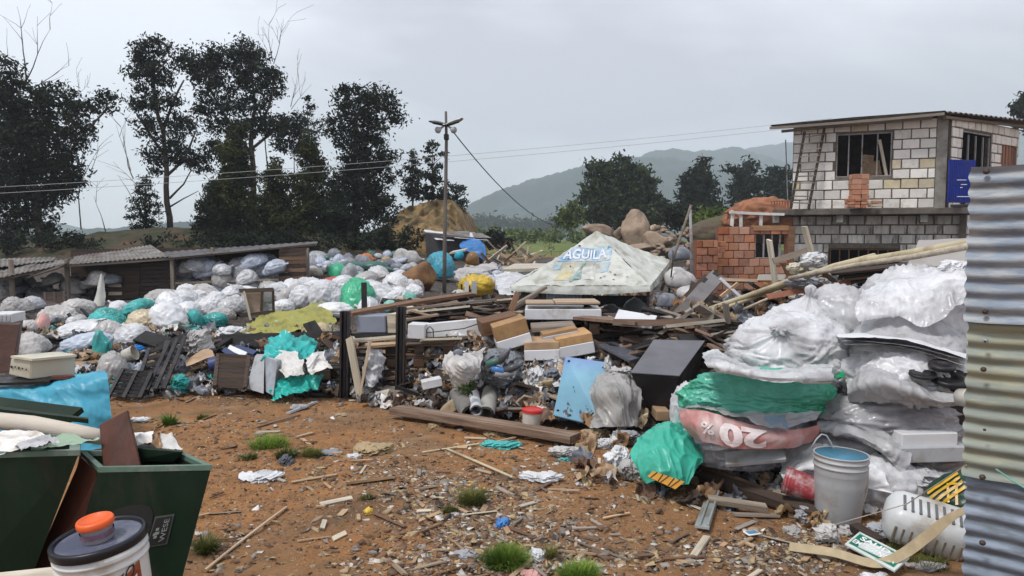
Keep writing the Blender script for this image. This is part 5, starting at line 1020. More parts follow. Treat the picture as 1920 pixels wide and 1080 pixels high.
# pallets
def pallet(x0, y0, x1, y1, Y, lab, mats, dep=.8, yaw=0, group='wooden pallets in the middle heap'):
    c = P((x0 + x1) / 2, y1, Y); r = empty('pallet', c, lab, 'pallet', group, Matrix.Rotation(R(yaw), 3, 'Z')); w_ = ms(x1 - x0, Y); h = max(.11, ms(y1 - y0, Y)); t = .02
    for z in (t / 2, h - t / 2):
        for k in range(5): link('slat', mk_mesh('slat', *cbox(w_, dep / 5 * .72, t, .003), mats[0]), (0, dep * (k + .5) / 5, z), None, r)
    for k in range(3):
        for j in range(3): link('pallet_block', mk_mesh('pallet_block', *cbox(.1, .1, h - 2 * t - .002, .004), mats[-1]), (-w_ / 2 + .05 + (w_ - .1) * k / 2, .06 + (dep - .12) * j / 2, h / 2), None, r)
    return r
pallet(722, 646, 850, 668, 7.55, 'topmost pallet of the stack beside the right black post', [W_BROWN, W_DARK]); pallet(724, 670, 846, 692, 7.5, 'second pallet from the top beside the right black post', [W_DARK, W_BROWN]); pallet(722, 694, 842, 716, 7.45, 'third pallet from the top beside the right black post', [W_DARK, W_DARK]); pallet(720, 718, 840, 742, 7.4, 'bottom pallet beside the right black post', [W_DARK, W_BROWN])
pallet(1105, 604, 1300, 634, 7.7, 'upper pallet under the brown table top right of the boxes', [W_DARK, W_TAN], .9, -3); pallet(1120, 636, 1300, 662, 7.5, 'lower dark pallet behind the black bin', [W_BLACK, W_BROWN], .9, 2); pallet(1258, 628, 1420, 660, 7.2, 'pallet at the right behind the black bin', [W_BROWN, W_TAN], .8, 4)
pallet(600, 690, 720, 716, 7.6, 'dark pallet between and behind the black posts', [W_BLACK, W_DARK]); pallet(600, 720, 720, 744, 7.55, 'lowest blackened pallet behind the black posts', [W_BLACK, W_BLACK])
# white fronted boxes (drawers)
DG = 'white fronted drawers stacked in the middle heap'
def drawer(x0, y0, x1, y1, Y, lab, top=.10, yaw=0, roll=0, dep=.45, mt=WHITEP, tm=None):
    r = bx('drawer', lab, 'drawer', x0, y0, x1, y1, Y, dep, mt, yaw, roll, DG); h = ms(y1 - y0, Y); w_ = ms(x1 - x0, Y)
    if top:
        V, Fc = cbox(w_ - .004, dep, top, .004, (0, dep / 2 + .006, h / 2 + top / 2)); link('raw_side', mk_mesh('raw_side', V, Fc, tm or wood('chipboard', (.40, .25, .13), stretch=(1, 1, 1), scale=20, var=.2)), (0, 0, 0), None, r)
    return r
drawer(984, 580, 1128, 600, 7.85, 'widest drawer with two raw boards on its top under the tent', .0, -2); 
drawer(932, 632, 998, 652, 7.05, 'drawer tipped up to the right at the left end of the stack', .14, 6, -16, .4)
drawer(983, 656, 1050, 676, 7.0, 'lowest left drawer above the light blue panel', .07, 0, -2); drawer(1046, 646, 1116, 668, 7.02, 'lowest right drawer slanting up above the light blue panel', .08, 4, -10)
drawer(1018, 626, 1086, 640, 7.2, 'thin drawer slanting up in the middle of the stack', .03, 4, -10, .4, GREYP); drawer(996, 612, 1080, 622, 7.4, 'thin grey wooden drawer below the widest one', .0, 0, -3, .4, W_GREY)
bx('wooden_box', 'brown wooden box slanting left of the drawer stack', 'box', 904, 597, 976, 624, 7.35, .4, W_BROWN, 10, -12)
bx('board', 'raw board lying on the widest drawer, left half', 'board', 986, 568, 1040, 572, 7.86, .4, W_TAN, 0, 0); bx('board', 'raw board lying on the widest drawer, right half', 'board', 1042, 566, 1126, 571, 7.86, .4, W_TAN, 2, 0)
V, Fc = hexa([P(1074, 594, 7.5), P(1190, 604, 7.1), P(1210, 602, 7.5), P(1115, 590, 8.1)], [P(1074, 599, 7.5), P(1190, 610, 7.1), P(1210, 608, 7.5), P(1115, 596, 8.1)]); put('table_top', V, Fc, W_BROWN, None, False, 'brown table top lying across the upper pallet', 'table top')
V, Fc = hexa([P(1160, 580, 7.9), P(1232, 592, 7.6), P(1222, 612, 7.3), P(1148, 606, 7.35)], [P(1160, 584, 7.9), P(1232, 596, 7.6), P(1222, 616, 7.3), P(1148, 610, 7.35)]); put('white_board', V, Fc, WHITEP, None, False, 'white laminate board slanting behind the brown table top', 'board')
V, Fc = hexa([P(1122, 646, 7.1), P(1180, 676, 6.6), P(1208, 668, 6.8), P(1150, 640, 7.4)], [P(1122, 650, 7.1), P(1180, 680, 6.6), P(1208, 672, 6.8), P(1150, 644, 7.4)]); put('slate_sheet', V, Fc, nmat('shiny_slate', (.10, .105, .125), .3, .2, 3, .03), None, False, 'shiny slate panel sliding down left of the black bin', 'panel')
# black tapered bin
V, Fc = hexa([P(1182, 700, 6.05), P(1274, 706, 5.95), P(1322, 640, 6.55), P(1226, 638, 6.65)], [P(1216, 770, 6.1), P(1266, 772, 6.02), P(1300, 752, 6.5), P(1240, 752, 6.55)])
bn = put('tapered_bin', *bevel_geo(V, Fc, .008, 2), nmat('matte_black', (.012, .011, .013), .5, .2, 4, .05, dirt=(.03, .026, .024), dscale=3), None, False, 'black tapered bin standing left of the green bag', 'bin')
a, b, c, d = P(1182, 700, 6.05), P(1274, 706, 5.95), P(1322, 640, 6.55), P(1226, 638, 6.65); up = Vector((0, 0, .007)); ce = (a + b + c + d) / 4
V, Fc = hexa([q.lerp(ce, .004) + up for q in (a, b, c, d)], [q.lerp(ce, .004) + up * .1 for q in (a, b, c, d)]); put('lid', V, Fc, nmat('grey_lid', (.12, .12, .135), .42, .15, 3, .04, dirt=(.09, .085, .085), dscale=2), bn)  # top face a much paler grey than the bin body
# light blue panel
bpn = [P(1060, 668, 6.6), P(1146, 680, 6.45), P(1128, 800, 6.0), P(1037, 778, 6.1)]; n_ = (bpn[1] - bpn[0]).cross(bpn[3] - bpn[0]).normalized() * .02; n_ = n_ if n_.y > 0 else -n_
V, Fc = hexa(bpn, [q + n_ for q in bpn]); LBM = nmat('light_blue_paint', (.17, .36, .47), .5, .2, 2.2, .08, 25, dirt=(.16, .25, .50), dscale=2.0, dthr=.5)
lb = put('blue_panel', *bevel_geo(V, Fc, .004), LBM, None, False, 'light blue metal panel leaning upright in the middle heap', 'panel')
for fu, fv, rr in ((.1, .08, .012), (.08, .92, .012), (.85, .1, .01), (.8, .85, .016), (.74, .9, .01), (.84, .93, .012), (.3, .5, .006), (.34, .56, .005)):
    q = bpn[0].lerp(bpn[1], fu).lerp(bpn[3].lerp(bpn[2], fu), fv) - n_ * .2; V, Fc = ico(2); put('bolt_hole' if rr > .011 else 'paint_chip', V * [rr, .004, rr * .8] + np.array(q), Fc, INK, lb)
crumple(1140, 690, 8, 24, 'dirty_white', 'torn white rag hooked on the right edge of the light blue panel', 6.3, 310, name='rag', cat='rag')
# bags in front
sh = Sheet([[P(844, 660, 6.95), P(870, 662, 6.85), P(908, 656, 6.95)], [P(829, 682, 6.75), P(862, 676, 6.5), P(902, 686, 6.6)], [P(840, 704, 6.65), P(868, 698, 6.45), P(892, 704, 6.6)], [P(852, 724, 6.7), P(870, 722, 6.6), P(884, 718, 6.7)]], .024, 62, 4, edge=.03); cbg = put('carrier_bag', *sh.geo(60, 50), B('dirty_white'), None, True, 'open whitish carrier bag with a handle hole left of the clear grey bag', 'bag'); V, Fc = ico(3); put('handle_hole', V * [.045, .02, .035] + np.array(sh.at([.42], [.16], .012)[0]), Fc, B('slate'), cbg, True)
crumple(938, 695, 46, 40, 'grey', 'clear greyish bag full of dark bottles in the middle heap', 6.7, 320, film('film_clear', (.20, .215, .23), rough=.25, dirt=(.06, .065, .07), dthr=.5, wr=.6), name='plastic_bag', cat='bag', sub=5, fold=.12)
BT = []
for i, (px, py, mt) in enumerate(((922, 690, 'blue'), (934, 680, 'dark'), (912, 684, 'dkgreen'), (945, 695, 'dark'), (928, 700, 'grey'))):
    c = P(px, py, 6.45); V, Fc = lathe([(.001, 0), (.03, 0), (.032, .1), (.012, .14), (.012, .165), (.001, .167)], 12); V = roty(V, random.uniform(.4, 2.2)); put('bottle', V + np.array(c), Fc, B(mt), None, True, ['small blue bottle', 'upper dark bottle', 'dark green bottle', 'lower dark bottle', 'grey bottle'][i] + ' poking from the clear greyish bag', 'bottle')
tg = np.random.default_rng(5); bl = [(880, 724, 14, 10, 1.2)]; V, Fc = leaves(bl, 6.35, 12, .03, 7, .07); wdp = empty('weed', P(880, 736, 6.35), 'leafy green weed growing below the whitish carrier bag', 'weed'); put('leaves', V, Fc, LF_LT, wdp); put('stem', *tube([P(880, 740, 6.35), P(881, 728, 6.35), P(884, 718, 6.35)], [.006, .004, .002], 5), LF_LT, wdp)
# rolled grey mats
MATM = nmat('grey_felt', (.20, .19, .175), .9, .2, 6, .3, 40, dirt=(.10, .09, .075), dscale=6)
def roll(a, b, r, lab, mt=MATM):
    V, Fc = tube([a, b], r, 14, False); V2, F2 = tube([b, a], r * .8, 14, False); V3, F3 = merge([(V, Fc), (V2, F2)]); return put('rolled_mat', V3, F3, mt, None, True, lab, 'rolled mat')
roll(P(884, 778, 6.35), P(858, 738, 7.0), .085, 'left rolled grey mat open towards the soil'); roll(P(910, 778, 6.3), P(920, 735, 6.9), .075, 'right rolled pale grey mat with a white lining', nmat('pale_felt', (.34, .33, .30), .9, .2, 6, .3, 40)); roll(P(893, 770, 6.28), P(888, 738, 6.8), .05, 'thin white tube between the rolled mats', WHITEP)
rock(845, 768, 21, 17, 6.75, 'cream stone block beside the rolled mats', 41, None, nmat('cream_stone', (.36, .29, .19), .9, .2, 3, .3, 14, dirt=(.22, .15, .09)), name='stone')
for i, (cx, cy, rx, ry, col, lab) in enumerate(((1010, 712, 24, 26, 'white', 'white garment with black print heaped left of the light blue panel'), (998, 742, 20, 14, 'dirty_white', 'dirty shirt below the white garment'), (1034, 712, 22, 24, 'slate', 'dark shiny cloth against the light blue panel'), (975, 742, 22, 18, 'dark', 'dark rag right of the rolled mats'), (955, 764, 26, 14, 'slate', 'grey sheet crumpled behind the red lidded tub'), (1020, 764, 16, 12, 'brown', 'brown leather scrap beside the red lidded tub'), (1000, 690, 18, 10, 'dark', 'black rag on top of the white garment'), (820, 722, 24, 12, 'dirty_white', 'white plastic scrap in front of the bottom pallet'), (806, 740, 16, 10, 'dark', 'black plastic scrap right of the base rail'), (770, 738, 14, 12, 'white', 'white plastic cups crushed beside the right black post'))): crumple(cx, cy, rx, ry, col, lab, None, 330 + i, name='rag', cat='rag', fold=.28)
bx('white_carton', 'small white carton in front of the bottom pallet', 'carton', 792, 712, 830, 728, 6.95, .12, WHITEP, 14, -10)
def tub(name, cx, base, r_px, h_px, Y, lab, cat, mat, lidmat=None, tilt=0, yaw=0, seg=26, taper=.88, rim=True, lid_h=.03, group=None, hollow=False, inner=None):
    r = ms(r_px, Y); h = ms(h_px, Y); rb = r * taper; o_ = empty(name, P(cx, base, Y) + Vector((0, r * .7, 0)), lab, cat, group, Matrix.Rotation(R(yaw), 3, 'Z') @ Matrix.Rotation(R(tilt), 3, 'Y'))
    prof = [(rb * .97, 0), (rb, .008), (r * .97, h * .80)]
    if rim: prof += [(r * .975, h * .81), (r * 1.01, h * .815), (r * 1.01, h * .835), (r * .98, h * .84), (r * .985, h * .90), (r * 1.02, h * .905), (r * 1.02, h * .925), (r * .99, h * .93)]
    prof += [(r * 1.0, h * .98), (r * 1.03, h * .985), (r * 1.03, h), (r * .97, h)]
    if hollow: prof += [(r * .95, h * .6), (rb * .94, .02), (.001, .02)]
    V, Fc = lathe(prof, seg); 
    link('body', mk_mesh('body', V, Fc, mat, True), (0, 0, 0), None, o_)
    if inner: V, Fc = lathe([(r * .965, h * .995), (r * .945, h * .6), (rb * .935, .024)], seg); link('lining', mk_mesh('lining', V, [f[::-1] for f in Fc], inner, True), (0, 0, 0), None, o_)
    if lidmat: V, Fc = lathe([(r * 1.06, h * .99 - lid_h * .6), (r * 1.06, h + .004), (r * .95, h + .012), (r * .93, h + .004), (.001, h + .004)], seg, False); link('lid', mk_mesh('lid', V, Fc, lidmat, False), (0, 0, 0), None, o_)
    return o_
REDP = nmat('red_plastic', (.50, .035, .03), .4, .2, 4, .04, dirt=(.3, .1, .07), dscale=6); OFFW = nmat('offwhite_plastic', (.52, .50, .45), .5, .12, 4, .05, dirt=(.3, .25, .18), dscale=5)
tub('plastic_tub', 996, 806, 19, 36, 5.95, 'small dirty white tub with a red lid in front of the light blue panel', 'tub', OFFW, REDP, 4, taper=.85, rim=False)
sh = Sheet([[P(1122, 708, 6.2), P(1160, 698, 6.15), P(1192, 712, 6.2)], [P(1106, 735, 6.0), P(1155, 728, 5.78), P(1202, 740, 5.95)], [P(1112, 768, 5.95), P(1155, 768, 5.72), P(1196, 772, 5.9)], [P(1108, 802, 5.8), P(1150, 800, 5.68), P(1196, 800, 5.8)]], .03, 64, 3.4, edge=.03, aniso=(1.5, 1, .6)); put('plastic_bag', *sh.geo(70, 70), film('film_clear2', (.38, .37, .35), rough=.3, dirt=(.2, .19, .18), wr=.5), None, True, 'half clear greyish bag standing between light blue panel and black bin', 'bag')
crumple(1160, 705, 26, 18, 'dirty_white', 'torn rags spilling from the half clear greyish bag', 6.1, 341, name='rag', cat='rag', fold=.3)
bx('cardboard_tube', 'cardboard tube end at the foot of the black bin', 'tube', 1230, 770, 1256, 790, 5.9, .3, CARD, 0)
# leaning dark boards, channel, poles over the right heap
board(P(1252, 602, 9.0), P(1330, 522, 9.8), .16, .03, W_DARK, R(40), label='dark board leaning steeply, left of the grey channel', cat='board'); board(P(1262, 600, 8.8), P(1322, 530, 9.6), .10, .03, W_GREY, R(40), label='thin grey board between the dark leaning board and the channel', cat='board')
ch = board(P(1272, 596, 8.5), P(1346, 516, 9.3), .17, .05, nmat('grey_channel', (.19, .18, .18), .6, .2, 4, .1, dirt=(.10, .08, .07)), R(35), label='broad grey channel with notches leaning beside the brick wall', cat='channel', name='channel'); V, Fc = cbox(.07, .08, .06); link('notch', mk_mesh('notch', V, Fc, INK), (.52, .02, 0), None, ch); link('notch', mk_mesh('notch', *cbox(.12, .05, .06), INK), (.28, .07, 0), None, ch)
board(P(1290, 560, 10.5), P(1345, 600, 9.0), .5, .03, W_DARK, R(80), label='large dark sheet of wood under the leaning channel', cat='board')
BAM = nmat('bamboo', (.46, .40, .26), .6, .2, 3, .15, 20, stretch=(1, 1, 1), dirt=(.27, .22, .14), dscale=5)
def cane(pts, r0, r1, lab, mt=BAM): return put('cane', *tube(pts, list(np.linspace(r0, r1, len(pts))), 9), mt, None, True, lab, 'cane')
cane([P(1276, 598, 8.2), P(1400, 556, 7.5), P(1500, 520, 6.9), P(1600, 492, 6.3), P(1700, 476, 5.8), P(1838, 452, 5.3)], .026, .032, 'longest pale cane rising from the tent side to the zinc fence'); cane([P(1300, 600, 8.0), P(1380, 570, 7.6), P(1470, 535, 7.2), P(1560, 500, 6.8), P(1640, 480, 6.4)], .022, .026, 'second pale cane just under the longest one')
cane([P(1480, 522, 6.8), P(1600, 498, 6.2), P(1720, 480, 5.7), P(1836, 458, 5.2)], .018, .026, 'upper short cane lying along the longest one near the fence', W_PALE); cane([P(1395, 580, 7.4), P(1440, 560, 7.2), P(1500, 545, 7.0)], .014, .012, 'thin crooked cane under the white stick', W_PALE)
for a, b, Yq, wd, lab, mt in (((1442, 448), (1456, 548), 7.5, .075, 'upright peeling white stick beside the barred hut window', W_PALE), ((1508, 424), (1522, 478), 7.2, .07, 'slanting white stick with a hooked foot in front of the house', W_PALE), ((1450, 490), (1520, 468), 7.4, .06, 'grey lath propped between the two white sticks', W_GREY), ((1350, 522), (1392, 560), 7.9, .03, 'thin white lath crossing the canes', WHITEP), ((1385, 530), (1352, 556), 7.9, .03, 'thin tan lath crossing the white lath', W_TAN), ((1352, 524), (1420, 526), 8.0, .03, 'thin tan rail at the foot of the brick hut', W_TAN), ((1420, 520), (1470, 520), 7.8, .06, 'short white pipe below the hut window', OFFW), ((1360, 568), (1364, 605), 7.2, .09, 'stubby grey post under the canes', W_GREY), ((1340, 575), (1330, 605), 7.2, .05, 'short pale stub left of the grey post', W_PALE), ((1468, 492), (1478, 515), 7.6, .04, 'brown strut at the foot of the upright white stick', W_BROWN), ((1440, 556), (1600, 528), 6.9, .05, 'dark red bar under the longest cane', BRICKD), ((1240, 605), (1420, 600), 7.3, .07, 'long thin grey plank on top of the right pallet', W_GREY), ((1150, 604), (1300, 606), 7.2, .06, 'thin brown plank beside the table top', W_BROWN), ((1250, 612), (1360, 600), 7.0, .03, 'narrow pale lath on the right pallet', W_PALE)):
    board(P(*a, Yq), P(*b, Yq), wd, .025, mt, R(80), label=lab, cat='stick' if 'stick' in lab else 'board')
gb = Sheet([[P(1722, 452, 6.6), P(1780, 448, 6.5), P(1838, 446, 6.4)], [P(1712, 476, 6.4), P(1775, 474, 6.3), P(1838, 472, 6.2)], [P(1698, 502, 6.2), P(1770, 500, 6.1), P(1838, 498, 6.0)]], .006, 33, 2); put('grey_board', *gb.geo(20, 12), nmat('greyboard', (.34, .32, .30), .8, .15, 3, .1, dirt=(.22, .20, .18)), None, True, 'grey boarding propped up behind the canes next to the fence', 'board')
crumple(1530, 488, 26, 16, 'white', 'white rag heap at the foot of the slanting white stick', 7.0, 350, name='rag', cat='rag'); crumple(1498, 504, 22, 12, 'cream', 'cream sack corner under the second cane', 7.1, 351, name='rag', cat='rag'); crumple(1510, 530, 36, 16, 'grey', 'pale grey cloth spread below the canes', 6.8, 352, name='rag', cat='rag')
for i in range(5): board(P(1560 + i * 12, 512 + i * 5, 6.9), P(1740 + i * 9, 492 + i * 5, 6.6), .12, .02, [W_DARK, W_BLACK, W_BROWN, W_DARK, W_BLACK][i], .2, label=['topmost', 'second', 'third', 'fourth', 'lowest'][i] + ' dark plank in the layered stack behind the big white bags', group='dark planks behind the white bags')
# generic scrap boards over the heaps: alike pieces in three groups
NMW = {}
def scraps(n, nst, x0, x1, yf, place, group, seed, mats, l0=.3, l1=1.1, tilt=.25):
    g = np.random.default_rng(seed); st = {}
    for i in range(n + nst):
        px = g.uniform(x0, x1); ya, yb = yf(px); py = g.uniform(ya, yb); p = on(px, py); a = g.uniform(-.6, .6) if g.random() < .75 else g.uniform(-1.6, 1.6); l_ = g.uniform(l0, l1) * (1 if i < n else .7)
        d = Vector((math.cos(a), math.sin(a), g.normal() * tilt)) * l_ * .5; c = p + Vector((0, .05, g.uniform(.0, .06)))
        mt = mats[g.integers(len(mats))]; wd, th, rl = g.uniform(.05, .16), g.uniform(.012, .035), g.normal() * .35
        nm = {W_PALE: 'pale', W_TAN: 'tan', W_BROWN: 'brown', W_DARK: 'dark brown', W_GREY: 'grey', W_BLACK: 'blackened'}[mt]
        if i < n: board(c - d, c + d, wd, th, mt, rl, label='%s %s scrap board %s, %s side' % ('wide' if wd > .11 else 'narrow', nm, place, ['left', 'middle', 'right'][min(2, int((px - x0) / (x1 - x0) * 3))]), group=group)
        else:
            V, Fc = box(2 * d.length, wd, th); M_ = np.array(frame_xy(c - d, c + d, rl)); st.setdefault(mt, []).append((V @ M_.T + np.array(c), Fc))
    if nst:
        ms_ = list(st); V, Fc = merge([q for m in ms_ for q in st[m]]); o = put('scrap_wood', V, Fc, ms_[0], None, False, 'mass of smaller broken boards ' + place, 'scrap wood', None, 'stuff')
        for m in ms_[1:]: o.data.materials.append(m)
        k = 0
        for j, m in enumerate(ms_):
            for _ in range(6 * len(st[m])): o.data.polygons[k].material_index = j; k += 1
MM = [W_DARK, W_BROWN, W_GREY, W_BLACK, W_TAN, W_PALE, W_DARK, W_BLACK]
scraps(60, 140, 745, 1110, lambda x: (572, 600 + (x - 745) * .05), 'in the stack between black posts and drawers', 'scrap boards in the middle stack', 1, MM)
scraps(30, 110, 1110, 1400, lambda x: (600, 690), 'in the dark jumble around the black bin', 'scrap boards around the black bin', 2, [W_DARK, W_BLACK, W_BROWN, W_BLACK, W_GREY])
scraps(30, 70, 1370, 1700, lambda x: (500, 600 - (x - 1370) * .2), 'tangled under the canes on the right heap', 'scrap boards under the canes', 3, MM)
scraps(20, 110, 380, 660, lambda x: (640, 735), 'low in the heap left of the black posts', 'scrap boards left of the posts', 4, [W_DARK, W_BLACK, W_BROWN, W_GREY, W_BLACK], .2, .6)
scraps(20, 110, 690, 1060, lambda x: (700 + (x - 690) * .05, 755 + (x - 690) * .1), 'at the foot of the middle heap', 'scrap boards at the heap foot', 5, MM, .12, .55)
scraps(15, 120, 150, 420, lambda x: (650, 735), 'on the lower slope of the left heap', 'scrap laths on the left heap', 6, MM, .12, .55)
# crumpled film and paper scraps mixed through the heaps
def rubbish(n, x0, x1, yf, mats, lab, seed, r0=.03, r1=.09):
    g = np.random.default_rng(seed); nn = 9; u, v = [q.ravel() for q in np.meshgrid(np.linspace(-1, 1, nn), np.linspace(-1, 1, nn))]; Vs = []; Fs = []; mi = []; f0 = grid_faces(nn, nn)
    for i in range(n):
        px = g.uniform(x0, x1); ya, yb = yf(px); p = on(px, g.uniform(ya, yb)); r = g.uniform(r0, r1); q = np.stack([u, v, u * 0 + i * 1.7], 1)
        V = np.stack([u + .5 * pn(q * 1.3, 1), v * g.uniform(.4, 1) + .5 * pn(q * 1.3, 2), .9 * pn(q * 1.4, 3) + .5 * ridge(q * 2.2, 4)], 1) * r
        V = rotx(rotz(V, g.uniform(0, 6)), g.uniform(-.3, 1.1)); Vs.append(V + np.array(p) + [0, -.03, r * .5]); Fs.append(f0 + i * nn * nn); mi += [int(g.integers(len(mats)))] * len(f0)
    o = put('rubbish_scraps', np.concatenate(Vs), np.concatenate(Fs), mats[0], None, True, lab, 'rubbish', None, 'stuff')
    for m in mats[1:]: o.data.materials.append(m)
    o.data.polygons.foreach_set('material_index', np.array(mi, dtype=np.int32))
RM = [B('white'), PAPER, B('dirty_white'), B('dark'), W_DARK, B('brown'), CARD, B('slate'), B('tan'), B('dark'), W_BROWN, B('slate')]
rubbish(520, 690, 1200, lambda x: (640 + max(0, x - 900) * .1, 765 + (x - 690) * .09), RM, 'crumpled film, paper and rags filling the foot of the middle heap', 21)
rubbish(560, 40, 660, lambda x: (615, 744), RM + [B('teal'), B('blue_grey')], 'crumpled film, paper and rags filling the lower left heap', 22)
rubbish(130, 1080, 1800, lambda x: (820 + (x - 1080) * .02, 905 + (x - 1080) * .2), RM + [B('tan'), CARD], 'crumpled film and paper trampled at the foot of the right heap', 23, .03, .08)
rubbish(200, 830, 1300, lambda x: (500, 585), RM, 'crumpled film and paper on the heap around the tent', 24, .05, .14)
rubbish(160, 1300, 1800, lambda x: (500, 620), RM[3:], 'dark crumpled film on the right heap under the canes', 25, .05, .12)
# ------------------------------------------------------------------ things on the left heap
cab = empty('display_cabinet', P(483, 605, 10.2), 'brown cabinet with a dark open frame and a pale leaning strip', 'cabinet'); Yc = 10.2
for nm, a, b, w_, mt in (('top_bar', (450, 545), (514, 543), .05, W_DARK), ('side_post', (512, 543), (513, 585), .035, W_DARK), ('side_post', (492, 545), (490, 582), .03, W_DARK), ('bottom_bar', (452, 592), (513, 584), .04, W_DARK), ('strip', (458, 548), (471, 602), .05, W_PALE)): board(P(*a, Yc - .05), P(*b, Yc - .05), w_, .03, mt, R(80), name=nm, parent=cab)
V, Fc = hexa([P(460, 547, Yc), P(490, 546, Yc), P(492, 544, Yc + .4), P(462, 545, Yc + .4)], [P(466, 592, Yc), P(490, 588, Yc), P(492, 586, Yc + .4), P(468, 590, Yc + .4)]); put('back_panel', V, Fc, wood('chip_tan', (.30, .21, .14)), cab); V, Fc = hexa([P(493, 546, Yc + .02), P(512, 545, Yc + .02), P(512, 544, Yc + .03), P(493, 545, Yc + .03)], [P(493, 582, Yc + .02), P(512, 580, Yc + .02), P(512, 579, Yc + .03), P(493, 581, Yc + .03)]); put('pane', V, Fc, nmat('dusty_glass', (.30, .33, .32), .15, .1, bump=0, alpha=.6), cab)
# black slatted crate
def slats(name, lab, cat, q, n, mat, bars=3, th=.025, fill=.62):
    a, b, c, d = [Vector(v) for v in q]; lo = min(v.z for v in q); r = empty(name, ((a.x + c.x) / 2, (a.y + c.y) / 2, lo), lab, cat)
    for i in range(n):
        f = (i + .5) / n; board(a.lerp(d, f), b.lerp(c, f), (a - d).length / n * fill, th, mat, R(70), name='slat', parent=r)
    for k in range(bars):
        f = .03 + .94 * k / (bars - 1); board(a.lerp(b, f) + Vector((0, -.02, 0)), d.lerp(c, f) + Vector((0, -.02, 0)), .035, .03, mat, 0, name='bar', parent=r)
    return r
slats('slatted_crate', 'black plastic slatted crate lying on its side at the edge of the soil', 'crate', [P(232, 690, 7.6), P(288, 698, 7.5), P(266, 746, 7.2), P(203, 744, 7.3)], 8, BLACKP)
slats('wire_rack', 'black frame rack leaning right of the slatted crate', 'rack', [P(318, 640, 8.1), P(350, 630, 8.2), P(310, 728, 7.3), P(276, 732, 7.3)], 5, BLACKP, 3, .02, .2); slats('wire_rack', 'second black frame rack leaning behind the cardboard sheet', 'rack', [P(280, 655, 8.3), P(315, 640, 8.3), P(300, 704, 7.5), P(262, 708, 7.5)], 4, STEEL, 2, .02, .2)
slats('shelf_stack', 'stack of dark shelves right of the blue pail', 'shelves', [P(408, 664, 8.0), P(470, 668, 7.9), P(462, 728, 7.35), P(402, 724, 7.4)], 8, W_DARK, 2, .02, .7)
board(P(262, 630, 8.9), P(322, 648, 8.5), .18, .03, W_BLACK, R(30), label='black shelf board lying above the frame racks', cat='board'); board(P(296, 650, 8.4), P(360, 626, 8.7), .08, .025, W_BLACK, R(30), label='black bar across the tops of the frame racks', cat='bar')
board(P(410, 640, 8.9), P(640, 634, 8.7), .16, .04, W_BLACK, R(60), label='long black beam lying under the yellow green tarp', cat='beam'); board(P(404, 652, 8.6), P(432, 634, 8.9), .08, .03, W_BLACK, 0, label='short black strut at the left end of the long black beam', cat='strut'); board(P(640, 635, 8.5), P(740, 625, 8.6), .08, .03, W_BLACK, R(60), label='black beam ending at the slate grey box', cat='beam')
for i, (x0, y0, x1, y1) in enumerate(((420, 655, 446, 672), (430, 652, 462, 666), (440, 650, 478, 662))): board(P(x0, y0, 8.5), P(x1, y1, 8.3), .06, .02, [nmat('navy_paint', (.03, .05, .13), .5), WHITEP, bpy.data.materials.get('navy_paint') or WHITEP][i], R(40), label=['left navy', 'middle white', 'right navy'][i] + ' strip on top of the dark shelf stack', cat='strip')
q = Sheet([[P(346, 676, 8.0), P(384, 656, 8.2), P(398, 658, 8.2)], [P(350, 688, 7.8), P(386, 672, 7.95), P(402, 668, 8.0)]], .01, 44, 3); put('cardboard_sheet', *q.geo(14, 8), CARD, None, True, 'flattened cardboard sheet leaning above the blue pail', 'cardboard')
crumple(368, 650, 30, 34, 'dirty_white', 'heap of crumpled off white film behind the cardboard sheet', None, 361, sub=5); crumple(430, 628, 30, 16, 'white', 'white foam and film heap left of the yellow green tarp', None, 362); crumple(336, 690, 16, 24, 'slate', 'grey clothes hanging from the frame rack', 7.9, 363, name='rag', cat='rag')
crumple(255, 660, 16, 14, 'blue', 'royal blue bag caught above the slatted crate', None, 364, name='plastic_bag', cat='bag'); crumple(338, 618, 34, 8, 'teal', 'flat teal scraps below the fat slanting sack', None, 365); crumple(300, 715, 14, 9, 'white', 'white foam block right of the slatted crate', 7.6, 366, name='foam', cat='foam')
pb = tub('pail', 388, 706, 16, 34, 7.9, 'dark blue and white pail lying on its side in front of the cardboard sheet', 'pail', nmat('navy_plastic', (.03, .05, .16), .45, .2), None, 78, 20, hollow=True, inner=GREYP); pb.location.z += .1
tub('paint_can', 228, 670, 14, 22, 8.2, 'cream paint tub lying above the upright crumpled bag', 'tub', OFFW, None, 70, 0, hollow=True)
bx('dark_box', 'small dark grey box at the edge of the soil under the pail', 'box', 344, 712, 368, 732, 7.5, .15, nmat('slate_box', (.10, .105, .115), .6), 10)
crumple(335, 722, 18, 20, 'mint', 'crumpled pale green net at the soil edge beside the dark grey box', 7.4, 367, B('teal'), sub=5, name='net', cat='net')
# green nets and white board in the gap before the posts
gs = Sheet([[P(498, 650, 7.9), P(530, 632, 8.1), P(570, 636, 8.0), P(592, 658, 7.9)], [P(497, 668, 7.6), P(525, 652, 7.7), P(560, 655, 7.7), P(588, 668, 7.7)], [P(500, 680, 7.5), P(520, 672, 7.5), P(552, 674, 7.5), P(584, 676, 7.6)]], .06, 55, 5, edge=.08); put('green_net', *gs.geo(50, 30), B('teal'), None, True, 'bunched turquoise net on top of the pale boards before the black posts', 'net')
gs = Sheet([[P(534, 704, 7.4), P(560, 700, 7.4), P(612, 708, 7.4)], [P(525, 726, 7.3), P(560, 720, 7.2), P(605, 720, 7.3)], [P(514, 750, 7.2), P(545, 738, 7.1), P(590, 730, 7.2)]], .05, 56, 5, edge=.1); put('green_net', *gs.geo(50, 34), film('film_teal2', (.04, .44, .38)), None, True, 'turquoise net spread on the soil before the black posts', 'net')
